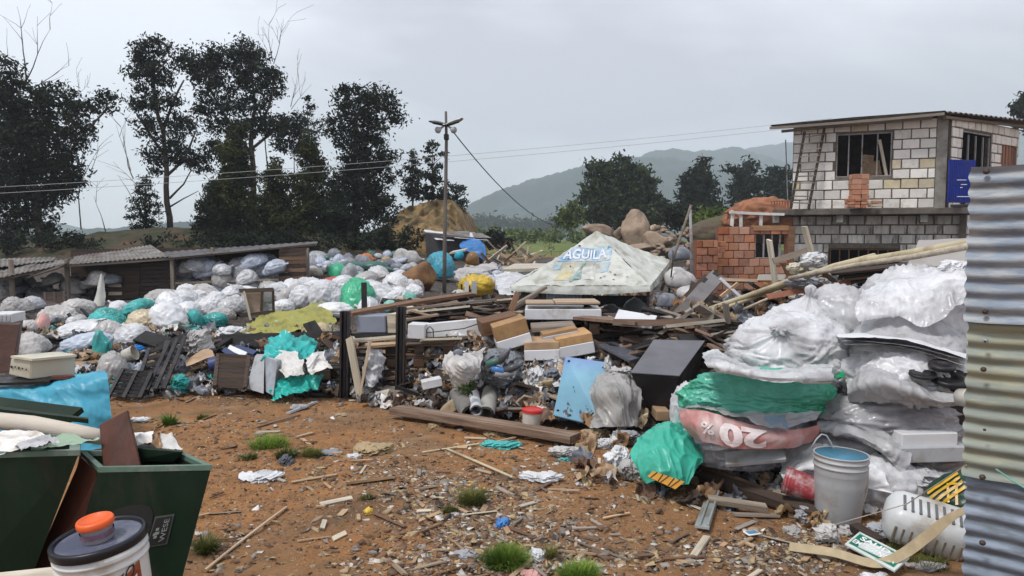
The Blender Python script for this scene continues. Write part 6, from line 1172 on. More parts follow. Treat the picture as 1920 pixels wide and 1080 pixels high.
for k, (q4, mt, lab) in enumerate((([P(500, 662, 7.6), P(556, 658, 7.6), P(575, 700, 7.25), P(535, 712, 7.2)], PAPER, 'crumpled white sheet hanging over the pale cabinet'), ([P(574, 672, 7.4), P(606, 664, 7.5), P(622, 692, 7.2), P(586, 704, 7.15)], PAPER, 'white card sheet right of the hanging white sheet'))):
    s = Sheet([[q4[0], q4[0].lerp(q4[1], .5) + Vector((0, -.05, .03)), q4[1]], [q4[3], q4[3].lerp(q4[2], .5) + Vector((0, -.05, 0)), q4[2]]], .035, 60 + k, 4, edge=.04); put('paper_sheet', *s.geo(24, 20), mt, None, True, lab, 'sheet')
V, Fc = hexa([P(497, 668, 7.5), P(520, 676, 7.3), P(536, 672, 7.6), P(512, 664, 7.8)], [P(498, 735, 7.35), P(512, 742, 7.2), P(528, 738, 7.5), P(514, 732, 7.65)]); put('pale_cabinet', *bevel_geo(V, Fc, .005), nmat('pale_laminate', (.40, .45, .50), .5, .1, 3, dirt=(.2, .2, .2)), None, False, 'pale blue cabinet side standing left of the turquoise net', 'cabinet'); V, Fc = hexa([P(478, 668, 7.7), P(496, 668, 7.5), P(500, 664, 7.8), P(482, 664, 8.0)], [P(462, 728, 7.45), P(494, 738, 7.3), P(498, 732, 7.6), P(468, 724, 7.7)]); put('leaning_sheet', V, Fc, GREYP, None, False, 'grey panel leaning between the dark shelf stack and the pale cabinet', 'panel')
board(P(596, 665, 7.3), P(578, 690, 7.2), .03, .02, WHITEP, label='short white stick beside the white card sheet', cat='stick'); put('stake', *cbox(.06, .06, .42, .004, P(683, 562, 9.3)), STEEL, None, False, 'short dark stake standing before the emerald sack', 'stake')
# cabinet and pale board by the shed
V, Fc = hexa([P(-40, 606, 6.9), P(38, 608, 6.8), P(44, 600, 7.3), P(-30, 600, 7.4)], [P(-40, 700, 6.8), P(22, 698, 6.7), P(30, 690, 7.2), P(-30, 690, 7.3)]); put('brown_cabinet', *bevel_geo(V, Fc, .006), wood('mahogany', (.075, .03, .02), rough=.5), None, False, 'dark brown cabinet at the left edge behind the appliance box', 'cabinet')
wbx = bx('white_unit', 'white louvred unit on top of the dark brown cabinet', 'unit', -20, 588, 22, 606, 7.0, .25, WHITEP, 8)
for k in range(3): V, Fc = cbox(.03, .008, .06, .002, (.02 + k * .035 - .02, -.004, 0)); link('louvre', mk_mesh('louvre', V, Fc, GREYP), (0, 0, 0), None, wbx)
s = Sheet([[P(188, 514, 12.6), P(191, 513, 12.6), P(194, 520, 12.6)], [P(178, 560, 12.2), P(186, 560, 12.2), P(197, 560, 12.3)], [P(162, 592, 11.8), P(178, 596, 11.8), P(190, 590, 12.0)]], .015, 66, 4); put('pale_board', *s.geo(12, 20), nmat('pale_ply', (.36, .36, .33), .8, .2, 4, .1), None, True, 'pointed pale board leaning against the shed', 'board')
slats('dark_crate', 'dark slatted crate under the shed roof', 'crate', [P(84, 548, 13.5), P(122, 547, 13.5), P(124, 575, 13.2), P(84, 578, 13.2)], 6, W_DARK, 3)
for i, (a, b) in enumerate((((44, 586), (82, 578)), ((128, 588), (140, 605)), ((152, 578), (172, 600)), ((66, 606), (50, 592)), ((64, 680), (110, 648)))): board(P(*a, 10 if i < 4 else 7.6), P(*b, 10 if i < 4 else 7.6), .05, .02, STEEL, label=['black bar under the pale grey sacks by the shed', 'short black bar on the crumpled off white sack', 'black bar leaning on the crumpled sack by the pale board', 'dark strut above the dark brown cabinet', 'dark strut between cream sack and bluish sack'][i], cat='bar')
# ------------------------------------------------------------------ the big bags of the right heap
KW = dict(dirt=(.38, .375, .385), dscale=2.6, dthr=.53, wr=.38, wscale=3.5, rough=.28, transl=.2)  # dark blotches paint in grey shading and contents seen through the film
FW = film('film_bigwhite', (.74, .75, .77), **KW); FC = film('film_milky', (.62, .625, .64), **{**KW, 'dirt': (.36, .355, .36)}); FG = film('film_greyclear', (.45, .45, .47), **{**KW, 'dirt': (.26, .255, .265), 'rough': .22}); FGR = film('film_twogreen', (.10, .50, .38), dirt=(.0, .33, .14), dscale=1.6, dthr=.46, wr=.5, rough=.3); FT = film('film_turq', (.01, .40, .28), dirt=(.02, .29, .19), dscale=3, wr=.45, rough=.3)
GR = 'bags of the right heap'
sack(1716, 584, 124, 92, 'white', 'topmost big white bag of the right heap next to the zinc fence', 6, 6, GR, None, Y=5.45, mat=FW, fold=.09, lumps=5, name='big_bag', cat='bag', seed=71)
sh = Sheet([[P(1650, 526, 5.45), P(1715, 512, 5.4), P(1770, 504, 5.35), P(1826, 492, 5.2)], [P(1614, 562, 5.12), P(1690, 548, 5.02), P(1765, 535, 4.98), P(1822, 520, 5.0)], [P(1602, 590, 4.98), P(1680, 582, 4.88), P(1760, 565, 4.86), P(1820, 548, 4.9)], [P(1612, 604, 4.95), P(1682, 594, 4.86), P(1738, 612, 4.78), P(1812, 566, 4.82)]], .03, 71, 3.2, edge=.02)
put('white_sheet', *sh.geo(90, 70), FW, None, True, 'white sheet with a pointed lower corner spread over the topmost big bag', 'sheet')
crumple(1795, 505, 36, 18, 'white', 'tied ruffle of white film on top of the topmost big bag', 5.2, 402, FW, name='film_ruffle', cat='film', sub=5)
sack(1714, 636, 118, 50, 'grey', 'greyish clear bag pressed flat under the pointed white sheet', 0, 5, GR, None, Y=5.0, mat=FC, fold=.07, name='big_bag', cat='bag', seed=72)
for k, (dy, mt, lab) in enumerate(((0, WHITEP, 'upper'), (7, GREYP, 'middle'), (14, WHITEP, 'lower'))):
    s = Sheet([[P(1568 + 6 * k, 628 + dy, 5.0), P(1640, 626 + dy, 5.0), P(1720, 632 + dy, 5.0), P(1812, 656 + dy, 4.95)], [P(1572 + 6 * k, 632 + dy, 4.72), P(1640, 634 + dy, 4.66), P(1720, 645 + dy, 4.62), P(1812, 672 + dy, 4.6)]], .008, 80 + k, 2.5); put('plastic_sheet', *s.geo(40, 10), mt, None, True, lab + ' of three thin plastic panels sagging between the big white bags', 'panel', 'thin panels between the big bags')
sack(1578, 580, 62, 50, 'white', 'small white bag wedged behind the cream peaked bag and the topmost bag', 0, 5, GR, None, Y=5.6, mat=FW, fold=.06, name='big_bag', cat='bag', seed=73)
sack(1508, 594, 84, 62, 'cream', 'cream white bag rising to a twisted peak on the right heap', 0, 6, GR, (.05, -.1, 1), Y=5.6, mat=FC, fold=.06, name='big_bag', cat='bag', seed=74, nl=.6)
sack(1490, 650, 128, 70, 'white', 'large pleated white bag with a tied knot at its upper left', -6, 6, GR, (-.55, -.7, .75), Y=5.2, mat=FW, fold=.075, lumps=5, name='big_bag', cat='bag', seed=75, nl=.16, an=(1.7, 1.7, .55))
sh = Sheet([[P(1318, 668, 4.85), P(1345, 660, 4.8), P(1420, 688, 4.75), P(1560, 688, 4.75)], [P(1322, 682, 4.5), P(1360, 684, 4.38), P(1440, 702, 4.32), P(1565, 702, 4.34)], [P(1340, 694, 4.45), P(1380, 704, 4.33), P(1450, 716, 4.28), P(1560, 718, 4.3)]], .02, 90, 4, edge=.03); put('white_sheet', *sh.geo(80, 30), FW, None, True, 'white ledge of film between the pleated bag and the green bag', 'sheet')
V, Fc = cbox(ms(56, 4.4), .16, ms(18, 4.4), .008); put('white_carton', V + np.array(P(1522, 706, 4.42)), Fc, WHITEP, None, False, 'white carton end poking out above the green bag', 'carton')
sack(1704, 700, 126, 68, 'white', 'white bag torn open towards the fence with black things inside', -8, 6, GR, None, Y=4.9, mat=FW, fold=.09, lumps=5, name='big_bag', cat='bag', seed=76)
lip = Sheet([[P(1590, 716, 4.75), P(1640, 690, 4.66), P(1700, 712, 4.6), P(1760, 738, 4.55), P(1822, 736, 4.5)], [P(1588, 738, 4.68), P(1640, 716, 4.5), P(1700, 732, 4.44), P(1765, 753, 4.42), P(1828, 750, 4.42)], [P(1594, 752, 4.72), P(1645, 750, 4.6), P(1705, 752, 4.55), P(1770, 760, 4.52), P(1826, 758, 4.5)]], .02, 92, 4); put('film_lip', *lip.geo(80, 26), FC, None, True, 'curled greyish lip of the torn open white bag', 'film')
V, Fc = ico(4); put('dark_hollow', V * [ms(64, 4.7), .1, ms(28, 4.7)] + np.array(P(1768, 716, 4.68)), Fc, DARKIN, None, True, 'dark hollow in the mouth of the torn open bag, shade in its colour', 'cloth')  # near-black ellipsoid stands in for the shaded bag mouth
for (cx, cy, rx, ry, mt, lab) in ((1766, 686, 24, 9, BLACKP, 'round black lid at the top of the torn open bag'), (1780, 712, 34, 10, BLACKP, 'black plastic piece under the round black lid'), (1744, 724, 13, 7, GREYP, 'grey clip in the torn open bag'), (1728, 700, 26, 6, BLACKP, 'black strip left of the round black lid'), (1806, 718, 12, 10, GREYP, 'grey cap at the right of the torn open bag')):
    V, Fc = lathe([(.001, -.5), (.9, -.5), (1, -.3), (1, .3), (.9, .5), (.5, .55), (.45, .3), (.001, .3)], 22); put('plastic_part', rotx(V * [ms(rx, 4.6), ms(rx, 4.6), ms(ry, 4.6)], .25) + np.array(P(cx, cy, 4.58)), Fc, mt, None, True, lab, 'plastic part')
V, Fc = lathe([(.02, 0), (.05, 0), (.052, .12), (.044, .12), (.042, .01)], 20); 
for cx, cy, lab in ((1800, 745, 'white tube end at the lower right of the torn open bag'), (1829, 742, 'grey tube end beside the fence below the torn open bag')): put('tube', rotz(rotx(V, R(80)), .3) + np.array(P(cx, cy, 4.42)), Fc, OFFW if cx < 1820 else GREYP, None, True, lab, 'tube')
sh = Sheet([[P(1808, 640, 4.5), P(1818, 650, 4.3), P(1826, 660, 4.2)], [P(1812, 690, 4.45), P(1824, 700, 4.25), P(1834, 705, 4.15)], [P(1822, 738, 4.4), P(1834, 745, 4.2), P(1842, 750, 4.1)]], .02, 93, 5); put('film_strip', *sh.geo(16, 30), FC, None, True, 'strip of dirty white film hanging down the fence edge', 'film')
gb_ = sack(1430, 732, 154, 46, 'green', 'flat green bag with a mint left end on the right heap', -3, 6, GR, None, Y=4.72, dep=.6, mat=FGR, fold=.09, lumps=9, name='big_bag', cat='bag', seed=77)
sh = Sheet([[P(1470, 722, 4.9), P(1530, 712, 4.85), P(1582, 696, 4.85)], [P(1475, 735, 4.75), P(1530, 728, 4.7), P(1582, 712, 4.75)]], .03, 94, 5, edge=.03); put('green_film', *sh.geo(30, 14), film('film_emerald', (.0, .36, .14), wr=.5), None, True, 'emerald film tail at the right end of the flat green bag', 'film')
# clear bag with a red folded poster in it
hb_ = sack(1398, 796, 144, 80, 'grey', 'bulging clear bag with a folded red sale poster inside', -4, 6, GR, None, Y=4.95, mat=film('film_clearish', (.44, .44, .47), **{**KW, 'dirt': (.30, .30, .33), 'rough': .2}), fold=.08, lumps=6, name='clear_bag', cat='bag', seed=78)
rd = Sheet([[P(1274, 768, 4.72), P(1320, 770, 4.56), P(1370, 786, 4.50), P(1430, 800, 4.47), P(1490, 806, 4.5), P(1536, 796, 4.62)], [P(1278, 792, 4.66), P(1318, 800, 4.50), P(1370, 812, 4.44), P(1430, 820, 4.41), P(1490, 822, 4.46), P(1534, 810, 4.6)], [P(1292, 816, 4.66), P(1325, 828, 4.50), P(1375, 840, 4.44), P(1430, 842, 4.42), P(1485, 838, 4.47), P(1526, 824, 4.62)]], .012, 95, 3)
REDC = film('film_redposter', (.58, .27, .25), dirt=(.60, .50, .49), dscale=4, dthr=.5, wr=.3, rough=.35); po = put('red_poster', *rd.geo(90, 30), REDC, hb_, True)  # milky plastic glare and fading put into the pinkish colour
tv, tf = text_geo('20', 1., .05); W_, H_ = tv[:, 0].max(), tv[:, 1].max(); uv = [(.62 - .30 * v[0] / W_, .94 - .82 * (1 - 0) * (1 - (1 - v[1] / H_)) if False else .90 - .62 * (1 - (1 - v[1] / H_)) * 1.0) for v in tv]; uv = [(u, .22 + (.93 - .22) * (v[1] / H_)) for (u, _), v in zip(uv, tv)]
put('poster_lettering', rd.patch(uv, .012), [f[::-1] for f in tf], film('film_posterwhite', (.70, .64, .64), dirt=(.6, .45, .44), dscale=9), po)
tv, tf = text_geo('%', 1., .02); W_, H_ = tv[:, 0].max(), tv[:, 1].max(); uv = [(.285 - .09 * v[0] / W_, .36 + .32 * v[1] / H_) for v in tv]; put('poster_lettering', rd.patch(uv, .012), tf, _mc['film_posterwhite'], po)
sh = Sheet([[P(1262, 738, 4.9), P(1300, 752, 4.68), P(1380, 772, 4.56), P(1460, 778, 4.54), P(1540, 774, 4.62)], [P(1264, 764, 4.85), P(1300, 768, 4.6), P(1380, 782, 4.46), P(1455, 806, 4.42), P(1530, 788, 4.55)]], .025, 97, 4, edge=.02); put('film_fold', *sh.geo(70, 16), film('film_clearfold', (.55, .55, .58), alpha=.75, rough=.2, wr=.6), None, True, 'loose clear film fold across the top of the red poster bag', 'film')
for q4, nm, mt, lab in (([(1432, 784), (1470, 780), (1478, 806), (1444, 806)], 'blue_print', film('film_bluish', (.20, .30, .42)), 'bluish printed film beside the red poster'),):
    s = Sheet([[P(*q4[0], 4.5), P(*q4[1], 4.5)], [P(*q4[3], 4.43), P(*q4[2], 4.43)]], .01, 98, 4); put(nm, *s.geo(12, 8), mt, hb_, True)
for a, lab in (((1358, 862, 1470, 852), 'grey plastic strip under the red poster bag'),): board(P(a[0], a[1], 4.55), P(a[2], a[3], 4.5), .12, .02, GREYP, R(20), label=lab, cat='strip')
sack(1284, 756, 26, 44, 'grey', 'small clear bag end at the left of the flat green bag', 0, 5, GR, None, Y=5.0, mat=FC, fold=.09, name='clear_bag', cat='bag', seed=79)
sack(1672, 776, 160, 54, 'grey', 'long greyish clear bag under the torn open white bag', 4, 6, GR, None, Y=4.9, mat=FG, fold=.08, name='clear_bag', cat='bag', seed=80)
for (x0, y0, x1, y1, Yq, dz, mt, lab, yaw) in ((1625, 762, 1700, 792, 4.62, .05, GREYP, 'flat grey carton showing through the long greyish bag', 3), (1700, 745, 1812, 800, 4.66, .2, BLACKP, 'black case end in the long greyish bag', 0), (1688, 812, 1800, 840, 4.45, .25, WHITEP, 'white carton lying under the long greyish bag', 4), (1684, 838, 1825, 868, 4.42, .3, GREYP, 'grey carton under the white carton next to the fence', 4)): bx('carton', lab, 'carton', x0, y0, x1, y1, Yq, dz, mt, yaw)
sack(1726, 850, 112, 52, 'grey', 'brownish grey film bag wrapped round the stacked cartons', -4, 6, GR, None, Y=4.78, mat=film('film_brownclear', (.27, .25, .24), **{**KW, 'dirt': (.16, .14, .13), 'rough': .25}), fold=.07, name='clear_bag', cat='bag', seed=81)
sh = Sheet([[P(1530, 800, 4.8), P(1590, 792, 4.75), P(1650, 800, 4.7), P(1700, 828, 4.6)], [P(1535, 806, 4.6), P(1600, 812, 4.5), P(1660, 838, 4.42), P(1700, 860, 4.4)], [P(1560, 816, 4.7), P(1620, 832, 4.5), P(1665, 860, 4.4), P(1690, 890, 4.36)]], .03, 101, 4, edge=.03); put('grey_film', *sh.geo(60, 30), FC, None, True, 'grey film pulled over the stacked cartons', 'film')
sh = Sheet([[P(1466, 868, 4.75), P(1530, 822, 4.75), P(1600, 828, 4.7), P(1640, 850, 4.6)], [P(1462, 892, 4.5), P(1530, 868, 4.45), P(1600, 870, 4.4), P(1660, 900, 4.3)], [P(1476, 898, 4.5), P(1530, 893, 4.45), P(1600, 910, 4.34), P(1690, 930, 4.25)]], .03, 102, 3, edge=.03); put('white_sheet', *sh.geo(70, 44), FW, None, True, 'white film sheet behind the grey bucket', 'sheet')
sack(1655, 900, 76, 56, 'white', 'white bag slumped right of the grey bucket', -20, 5, GR, None, Y=4.5, mat=FW, fold=.08, name='big_bag', cat='bag', seed=82); crumple(1740, 905, 62, 26, 'white', 'white film bunched under the cartons', 4.35, 410, FW, sub=5)
# dark green feed sack with yellow stripes
fs = Sheet([[P(1752, 905, 4.25), P(1785, 888, 4.2), P(1825, 872, 4.15)], [P(1735, 935, 4.15), P(1780, 930, 4.1), P(1825, 930, 4.05)], [P(1750, 985, 4.1), P(1785, 985, 4.05), P(1825, 985, 4.0)]], .015, 103, 4); fo = put('feed_sack', *fs.geo(36, 30), film('film_feed', (.012, .05, .03)), None, True, 'dark green feed sack with yellow stripes beside the fence', 'sack')
YLW = film('film_yellowprint', (.62, .36, .02))
for k in range(4):
    u0 = .05 + .05 * k; pts = []; n = 8
    for j in range(n + 1): t = j / n; pts += [(u0 + .62 * t, .42 + .09 * k - .36 * t), (u0 + .62 * t + .02, .47 + .09 * k - .36 * t)]
    put('yellow_stripe', fs.patch(pts, .012), [(2 * j, 2 * j + 1, 2 * j + 3, 2 * j + 2) for j in range(n)], YLW, fo)
for u0, u1, v0, v1 in ((.45, .5, .3, .62), (.62, .68, .3, .66), (.45, .66, .28, .32)): put('yellow_stripe', fs.patch([(u0, v0), (u1, v0), (u1, v1), (u0, v1)], .014), [(0, 1, 2, 3)], YLW, fo)
# turquoise bag on the soil with an orange tag
sh = Sheet([[P(1222, 806, 4.98), P(1246, 790, 5.0), P(1278, 796, 5.0), P(1296, 812, 4.95)], [P(1194, 832, 4.8), P(1240, 818, 4.72), P(1284, 824, 4.72), P(1308, 836, 4.8)], [P(1184, 854, 4.68), P(1232, 852, 4.56), P(1278, 858, 4.56), P(1314, 860, 4.68)], [P(1200, 884, 4.58), P(1236, 880, 4.48), P(1276, 884, 4.48), P(1302, 884, 4.56)], [P(1214, 906, 4.55), P(1236, 900, 4.47), P(1270, 908, 4.46), P(1292, 908, 4.5)]], .034, 83, 3.2, edge=.03)
sh.an = np.array([1.3, 1, .7]); lb_ = put('big_bag', *sh.geo(80, 80), FT, None, True, 'turquoise bag slumped on the soil at the foot of the right heap', 'bag', GR)
V, Fc = bag_geo(83, 5, (.17, .17, .2), 6, .06); put('stuffing', V + np.array(P(1250, 900, 4.82)), Fc, FT, lb_, True)
tg_ = [P(1224, 884, 4.44), P(1283, 904, 4.44), P(1266, 918, 4.38), P(1214, 894, 4.40)]; V, Fc = hexa([q + Vector((0, -.004, .004)) for q in tg_], tg_); tgo = put('striped_tag', V, Fc, nmat('orange_tag', (.62, .30, .04), .5), None, False, 'orange yellow tag with black bars at the hem of the turquoise bag', 'tag')
for k in range(5):
    f = .12 + .18 * k; a = tg_[0].lerp(tg_[1], f); b = tg_[3].lerp(tg_[2], f + (.06 if k % 2 else -.03)); off = Vector((0, -.006, .006)); dx = (tg_[1] - tg_[0]) * .035; put('black_bar', np.array([tuple(q + off) for q in (a, a + dx, b + dx, b)]), [(0, 1, 2, 3)], INK, tgo)
# rags and film left of it
for i, (cx, cy, rx, ry, col, lab, nm) in enumerate(((1160, 862, 30, 26, 'white', 'white rag left of the turquoise bag', 'rag'), (1190, 884, 36, 24, 'dirty_white', 'dirty white cloth trodden beside the turquoise bag', 'rag'), (1136, 834, 20, 12, 'white', 'white paper with a black figure near the end of the long plank', 'paper'), (1118, 815, 30, 10, 'tan', 'tan wrapper behind the white paper', 'wrapper'), (1060, 850, 36, 12, 'dirty_white', 'grey cloth strip at the right end of the long plank', 'rag'), (1015, 898, 46, 12, 'white', 'clear white film lying flat on the soil in front of the plank', 'film'), (1062, 864, 20, 6, 'teal', 'small turquoise net scrap below the end of the plank', 'net'), (936, 836, 44, 9, 'teal', 'flat turquoise net lying in front of the long plank', 'net'), (1175, 822, 30, 14, 'grey', 'clear film at the foot of the half clear bag', 'film'))):
    crumple(cx, cy, rx, ry, col, lab, None, 420 + i, name=nm, cat=nm, dep=.8)
# pails
GB = nmat('grey_bucket', (.42, .43, .44), .45, .1, 3, .03, dirt=(.30, .27, .23), dscale=5, dthr=.58)
bk = tub('bucket', 1585, 986, 50.5, 132, 4.1, 'grey open bucket with a blue lining in front of the right heap', 'bucket', GB, None, 1.5, 0, 40, .84, hollow=True, inner=nmat('blue_lining', (.06, .20, .30), .4))
r_ = ms(50.5, 4.12); h_ = ms(132, 4.12); put('handle', *tube([Vector(bk.location) + Vector((r_ * .98 * math.cos(a), -r_ * .5 * math.sin(a) - .02, h_ * .8 - h_ * .72 * math.sin(a))) for a in np.linspace(0, .95, 9)], .006, 6), OFFW, bk, True)
put('handle_end', *tube([Vector(bk.location) + Vector((-r_ * .85 + .5 * r_ * t, r_ * .8, h_ * (.98 + .22 * math.sin(t * 1.8)))) for t in np.linspace(0, 3.0, 9)], .005, 6), GREYP, bk, True)
rb_ = tub('paint_bucket', 1500, 950, 27, 66, 4.2, 'red printed paint bucket lying on its side left of the grey bucket', 'bucket', nmat('redprint', (.34, .05, .06), .45, .3, 6, .05, dirt=(.55, .48, .47), dscale=9, dthr=.52), None, -78, -28, 28, .84, hollow=True, inner=nmat('darkred', (.13, .02, .022), .5)); rb_.location = P(1536, 921, 4.28)
# jerrycan
jc = P(1738, 985, 3.78); V, Fc = cbox(.40, .26, .22, .05); V, Fc = bevel_geo(V, Fc, .018); rot = Matrix.Rotation(R(-22), 3, 'Z') @ Matrix.Rotation(R(12), 3, 'Y') @ Matrix.Rotation(R(18), 3, 'X')
JM = nmat('jerrycan_plastic', (.56, .58, .58), .4, .1, 3, .05, dirt=(.30, .24, .17), dscale=3.5, dthr=.56); jo = link('jerrycan', mk_mesh('jerrycan', V, Fc, JM, True), jc, rot, None, 'whitish jerrycan with slotted ribs lying at the foot of the fence', 'jerrycan')
for k in range(8): link('rib', mk_mesh('rib', *cbox(.014, .12, .008, .003), nmat('slot_grey', (.12, .125, .13), .6) if k == 0 else bpy.data.materials['slot_grey']), (-.13 + .036 * k, -.02, .1085), None, jo)
for k in range(9): link('side_rib', mk_mesh('side_rib', *cbox(.012, .008, .10, .003), nmat('jerry_dirt', (.22, .18, .13), .7) if k == 0 else bpy.data.materials['jerry_dirt']), (-.15 + .037 * k, -.1275, -.02), None, jo)
link('neck', mk_mesh('neck', *lathe([(.03, 0), (.03, .03), (.034, .03), (.034, .05), (.001, .05)], 14), JM, True), (.199, .05, .03), Matrix.Rotation(R(90), 3, 'Y'), jo)
# beige strap snaking over the ground
def ribbon(pts, wv, mat, lab, name='strap', cat='strap', group=None):
    a = [Vector(p) for p in pts]; n = 50; c = np.array([tuple(p) for p in a]); t = np.linspace(0, 1, n); C = _cr(c, t); V = []
    for i in range(n):
        d = Vector(C[min(i + 1, n - 1)] - C[max(i - 1, 0)]).normalized(); s = d.cross(Vector((0, -.55, .83))).normalized() * wv * .5; V += [tuple(Vector(C[i]) + s), tuple(Vector(C[i]) - s)]
    V = np.array(V); k = len(V); V = np.concatenate([V, V + [0, .003, -.004]]); Fc = []
    for i in range(n - 1): Fc += [(2 * i, 2 * i + 1, 2 * i + 3, 2 * i + 2), (k + 2 * i, k + 2 * i + 2, k + 2 * i + 3, k + 2 * i + 1)]
    return put(name, V, Fc, mat, None, True, lab, cat, group)
ST = nmat('webbing', (.40, .32, .20), .85, .15, 20, .15, 60); ribbon([on(1480, 1040) + Vector((0, 0, .03)), on(1560, 1060) + Vector((0, 0, .05)), P(1640, 1056, 3.55), P(1690, 1040, 3.5), P(1740, 1004, 3.46), P(1780, 972, 3.4), P(1830, 945, 3.3)], .052, ST, 'beige webbing strap curving over the green exit sign to the fence')
# green exit sign
e = [on(1583, 1040), on(1611, 1022), on(1704, 1073), on(1676, 1094)]; e = [Vector((v.x, v.y, v.z + .05 + .02 * (i in (1, 2)))) for i, v in enumerate(e)]
sg_ = empty('exit_sign', (e[0] + e[2]) / 2 - Vector((0, 0, .012)), 'green exit sign with white letters lying on the soil under the beige strap', 'sign'); nrm_ = (e[1] - e[0]).cross(e[2] - e[1]).normalized(); nrm_ = nrm_ if nrm_.z > 0 else -nrm_
def sgq(u, v): return (e[1].lerp(e[2], u)).lerp(e[0].lerp(e[3], u), v)
V, Fc = hexa(e, [q - nrm_ * .008 for q in e]); put('sign_board', V, Fc, nmat('sign_white', (.60, .66, .63), .5), sg_)
q_ = [sgq(*t) + nrm_ * .003 for t in ((.05, .13), (.95, .13), (.95, .87), (.05, .87))]; put('green_field', np.array([tuple(v) for v in q_]), [(0, 1, 2, 3)], nmat('sign_green', (.0, .17, .10), .45), sg_)
for txt, u0, u1, v0, v1 in (('SALIDA', .14, .9, .20, .44), ('EMERGENCIA', .08, .92, .52, .76)):
    tv, tf = text_geo(txt, 1., .03); W_, H_ = tv[:, 0].max(), tv[:, 1].max(); put('sign_lettering', np.array([tuple(sgq(u0 + (u1 - u0) * v[0] / W_, v1 - (v1 - v0) * v[1] / H_) + nrm_ * .006) for v in tv]), tf, WINK, sg_)
# timbers and small things on the soil to the right
for a, b, wd, th, lab, mt in (((1292, 888), (1440, 945), .07, .05, 'upper dark timber coming out from under the red poster bag', W_BROWN), ((1300, 902), (1540, 985), .08, .05, 'long dark timber running towards the grey bucket', W_DARK), ((1440, 940), (1545, 975), .06, .04, 'short grey timber between the red bucket and the soil', W_GREY), ((1330, 955), (1440, 970), .05, .03, 'weathered lath right of the zinc strip', W_GREY), ((1600, 1010), (1650, 1035), .05, .04, 'dark broken lath behind the exit sign', W_DARK)):
    board(on(*a) + Vector((0, 0, .05)), on(*b) + Vector((0, 0, .05)), wd, th, mt, .2, label=lab, cat='timber')
a, b = on(1338, 934) + Vector((0, 0, .03)), on(1316, 1004) + Vector((0, 0, .03))
zs = board(a, b, .075, .012, nmat('zinc_strip', (.30, .33, .32), .5, .2, 5, .1, metal=.2, dirt=(.2, .18, .14)), 0, name='zinc_strip', label='folded zinc strip lying on the soil', cat='metal strip'); link('fold', mk_mesh('fold', *cbox((a - b).length * .98, .012, .02, .002), bpy.data.materials['zinc_strip']), (0, .03, .012), None, zs); link('fold', mk_mesh('fold', *cbox((a - b).length * .98, .012, .016, .002), bpy.data.materials['zinc_strip']), (0, -.012, .01), None, zs)
q = on(1410, 1008); V, Fc = cbox(.075, .055, .006, .002); cd = put('card', rotz(V, .3) + np.array(q) + [0, 0, .02], Fc, PAPER, None, False, 'small blue and white card lying on the soil', 'card'); V, Fc = box(.058, .036, .002); put('card_print', rotz(V, .3) + np.array(q) + [0, 0, .0245], Fc, nmat('card_blue', (.08, .2, .32), .4), cd)
for i, (cx, cy, rx, ry, col, lab, nm) in enumerate(((1512, 968, 24, 18, 'grey', 'crushed clear cup left of the grey bucket', 'cup'), (1552, 1004, 26, 22, 'dirty_white', 'clear bag scrap at the foot of the grey bucket', 'film'), (1655, 1000, 32, 22, 'grey', 'clear grey film between bucket and jerrycan', 'film'), (1598, 1000, 26, 14, 'dirty_white', 'torn off white film right below the grey bucket', 'film'), (1425, 890, 30, 14, 'dirty_white', 'flat cardboard scrap under the red poster bag', 'cardboard'), (1470, 905, 18, 16, 'cream', 'cream film scrap behind the red paint bucket', 'film'), (1545, 1040, 34, 10, 'tan', 'muddy film left of the exit sign', 'film'), (1640, 1085, 30, 10, 'white', 'frayed white film at the lower edge beside the exit sign', 'film'), (1740, 1068, 44, 12, 'dirty_white', 'frayed film in front of the jerrycan', 'film'))):
    crumple(cx, cy, rx, ry, col, lab, None, 440 + i, name=nm + '_scrap' if nm != 'cup' else 'cup', cat=nm, dep=.8)
# ------------------------------------------------------------------ zinc fence on the right
ZA = nmat('fence_zinc_blue', (.20, .245, .305), .62, .3, 2.4, .15, 30, metal=.15, dirt=(.34, .36, .37), dscale=13, dthr=.5, stretch=(.5, .5, 3)); ZB = nmat('fence_zinc_green', (.24, .27, .235), .62, .3, 2, .15, 30, metal=.12, dirt=(.31, .31, .22), dscale=8, dthr=.53, stretch=(.5, .5, 2.5)); ZC = nmat('fence_zinc_grey', (.205, .25, .31), .62, .25, 2.4, .15, 30, metal=.15, dirt=(.13, .15, .17), dscale=11, dthr=.5, stretch=(.5, .5, 3))
f0 = Vector((P(1812, 435, 3.02).x, 3.02, 0)); fd = Vector((.137, -.12, 0)).normalized(); fn = Vector((fd.y, -fd.x, 0)); fn = fn if fn.x < 0 else -fn
fence = empty('zinc_fence', f0 + fd * .5, 'fence of overlapping corrugated zinc sheets standing at the right edge', 'fence')
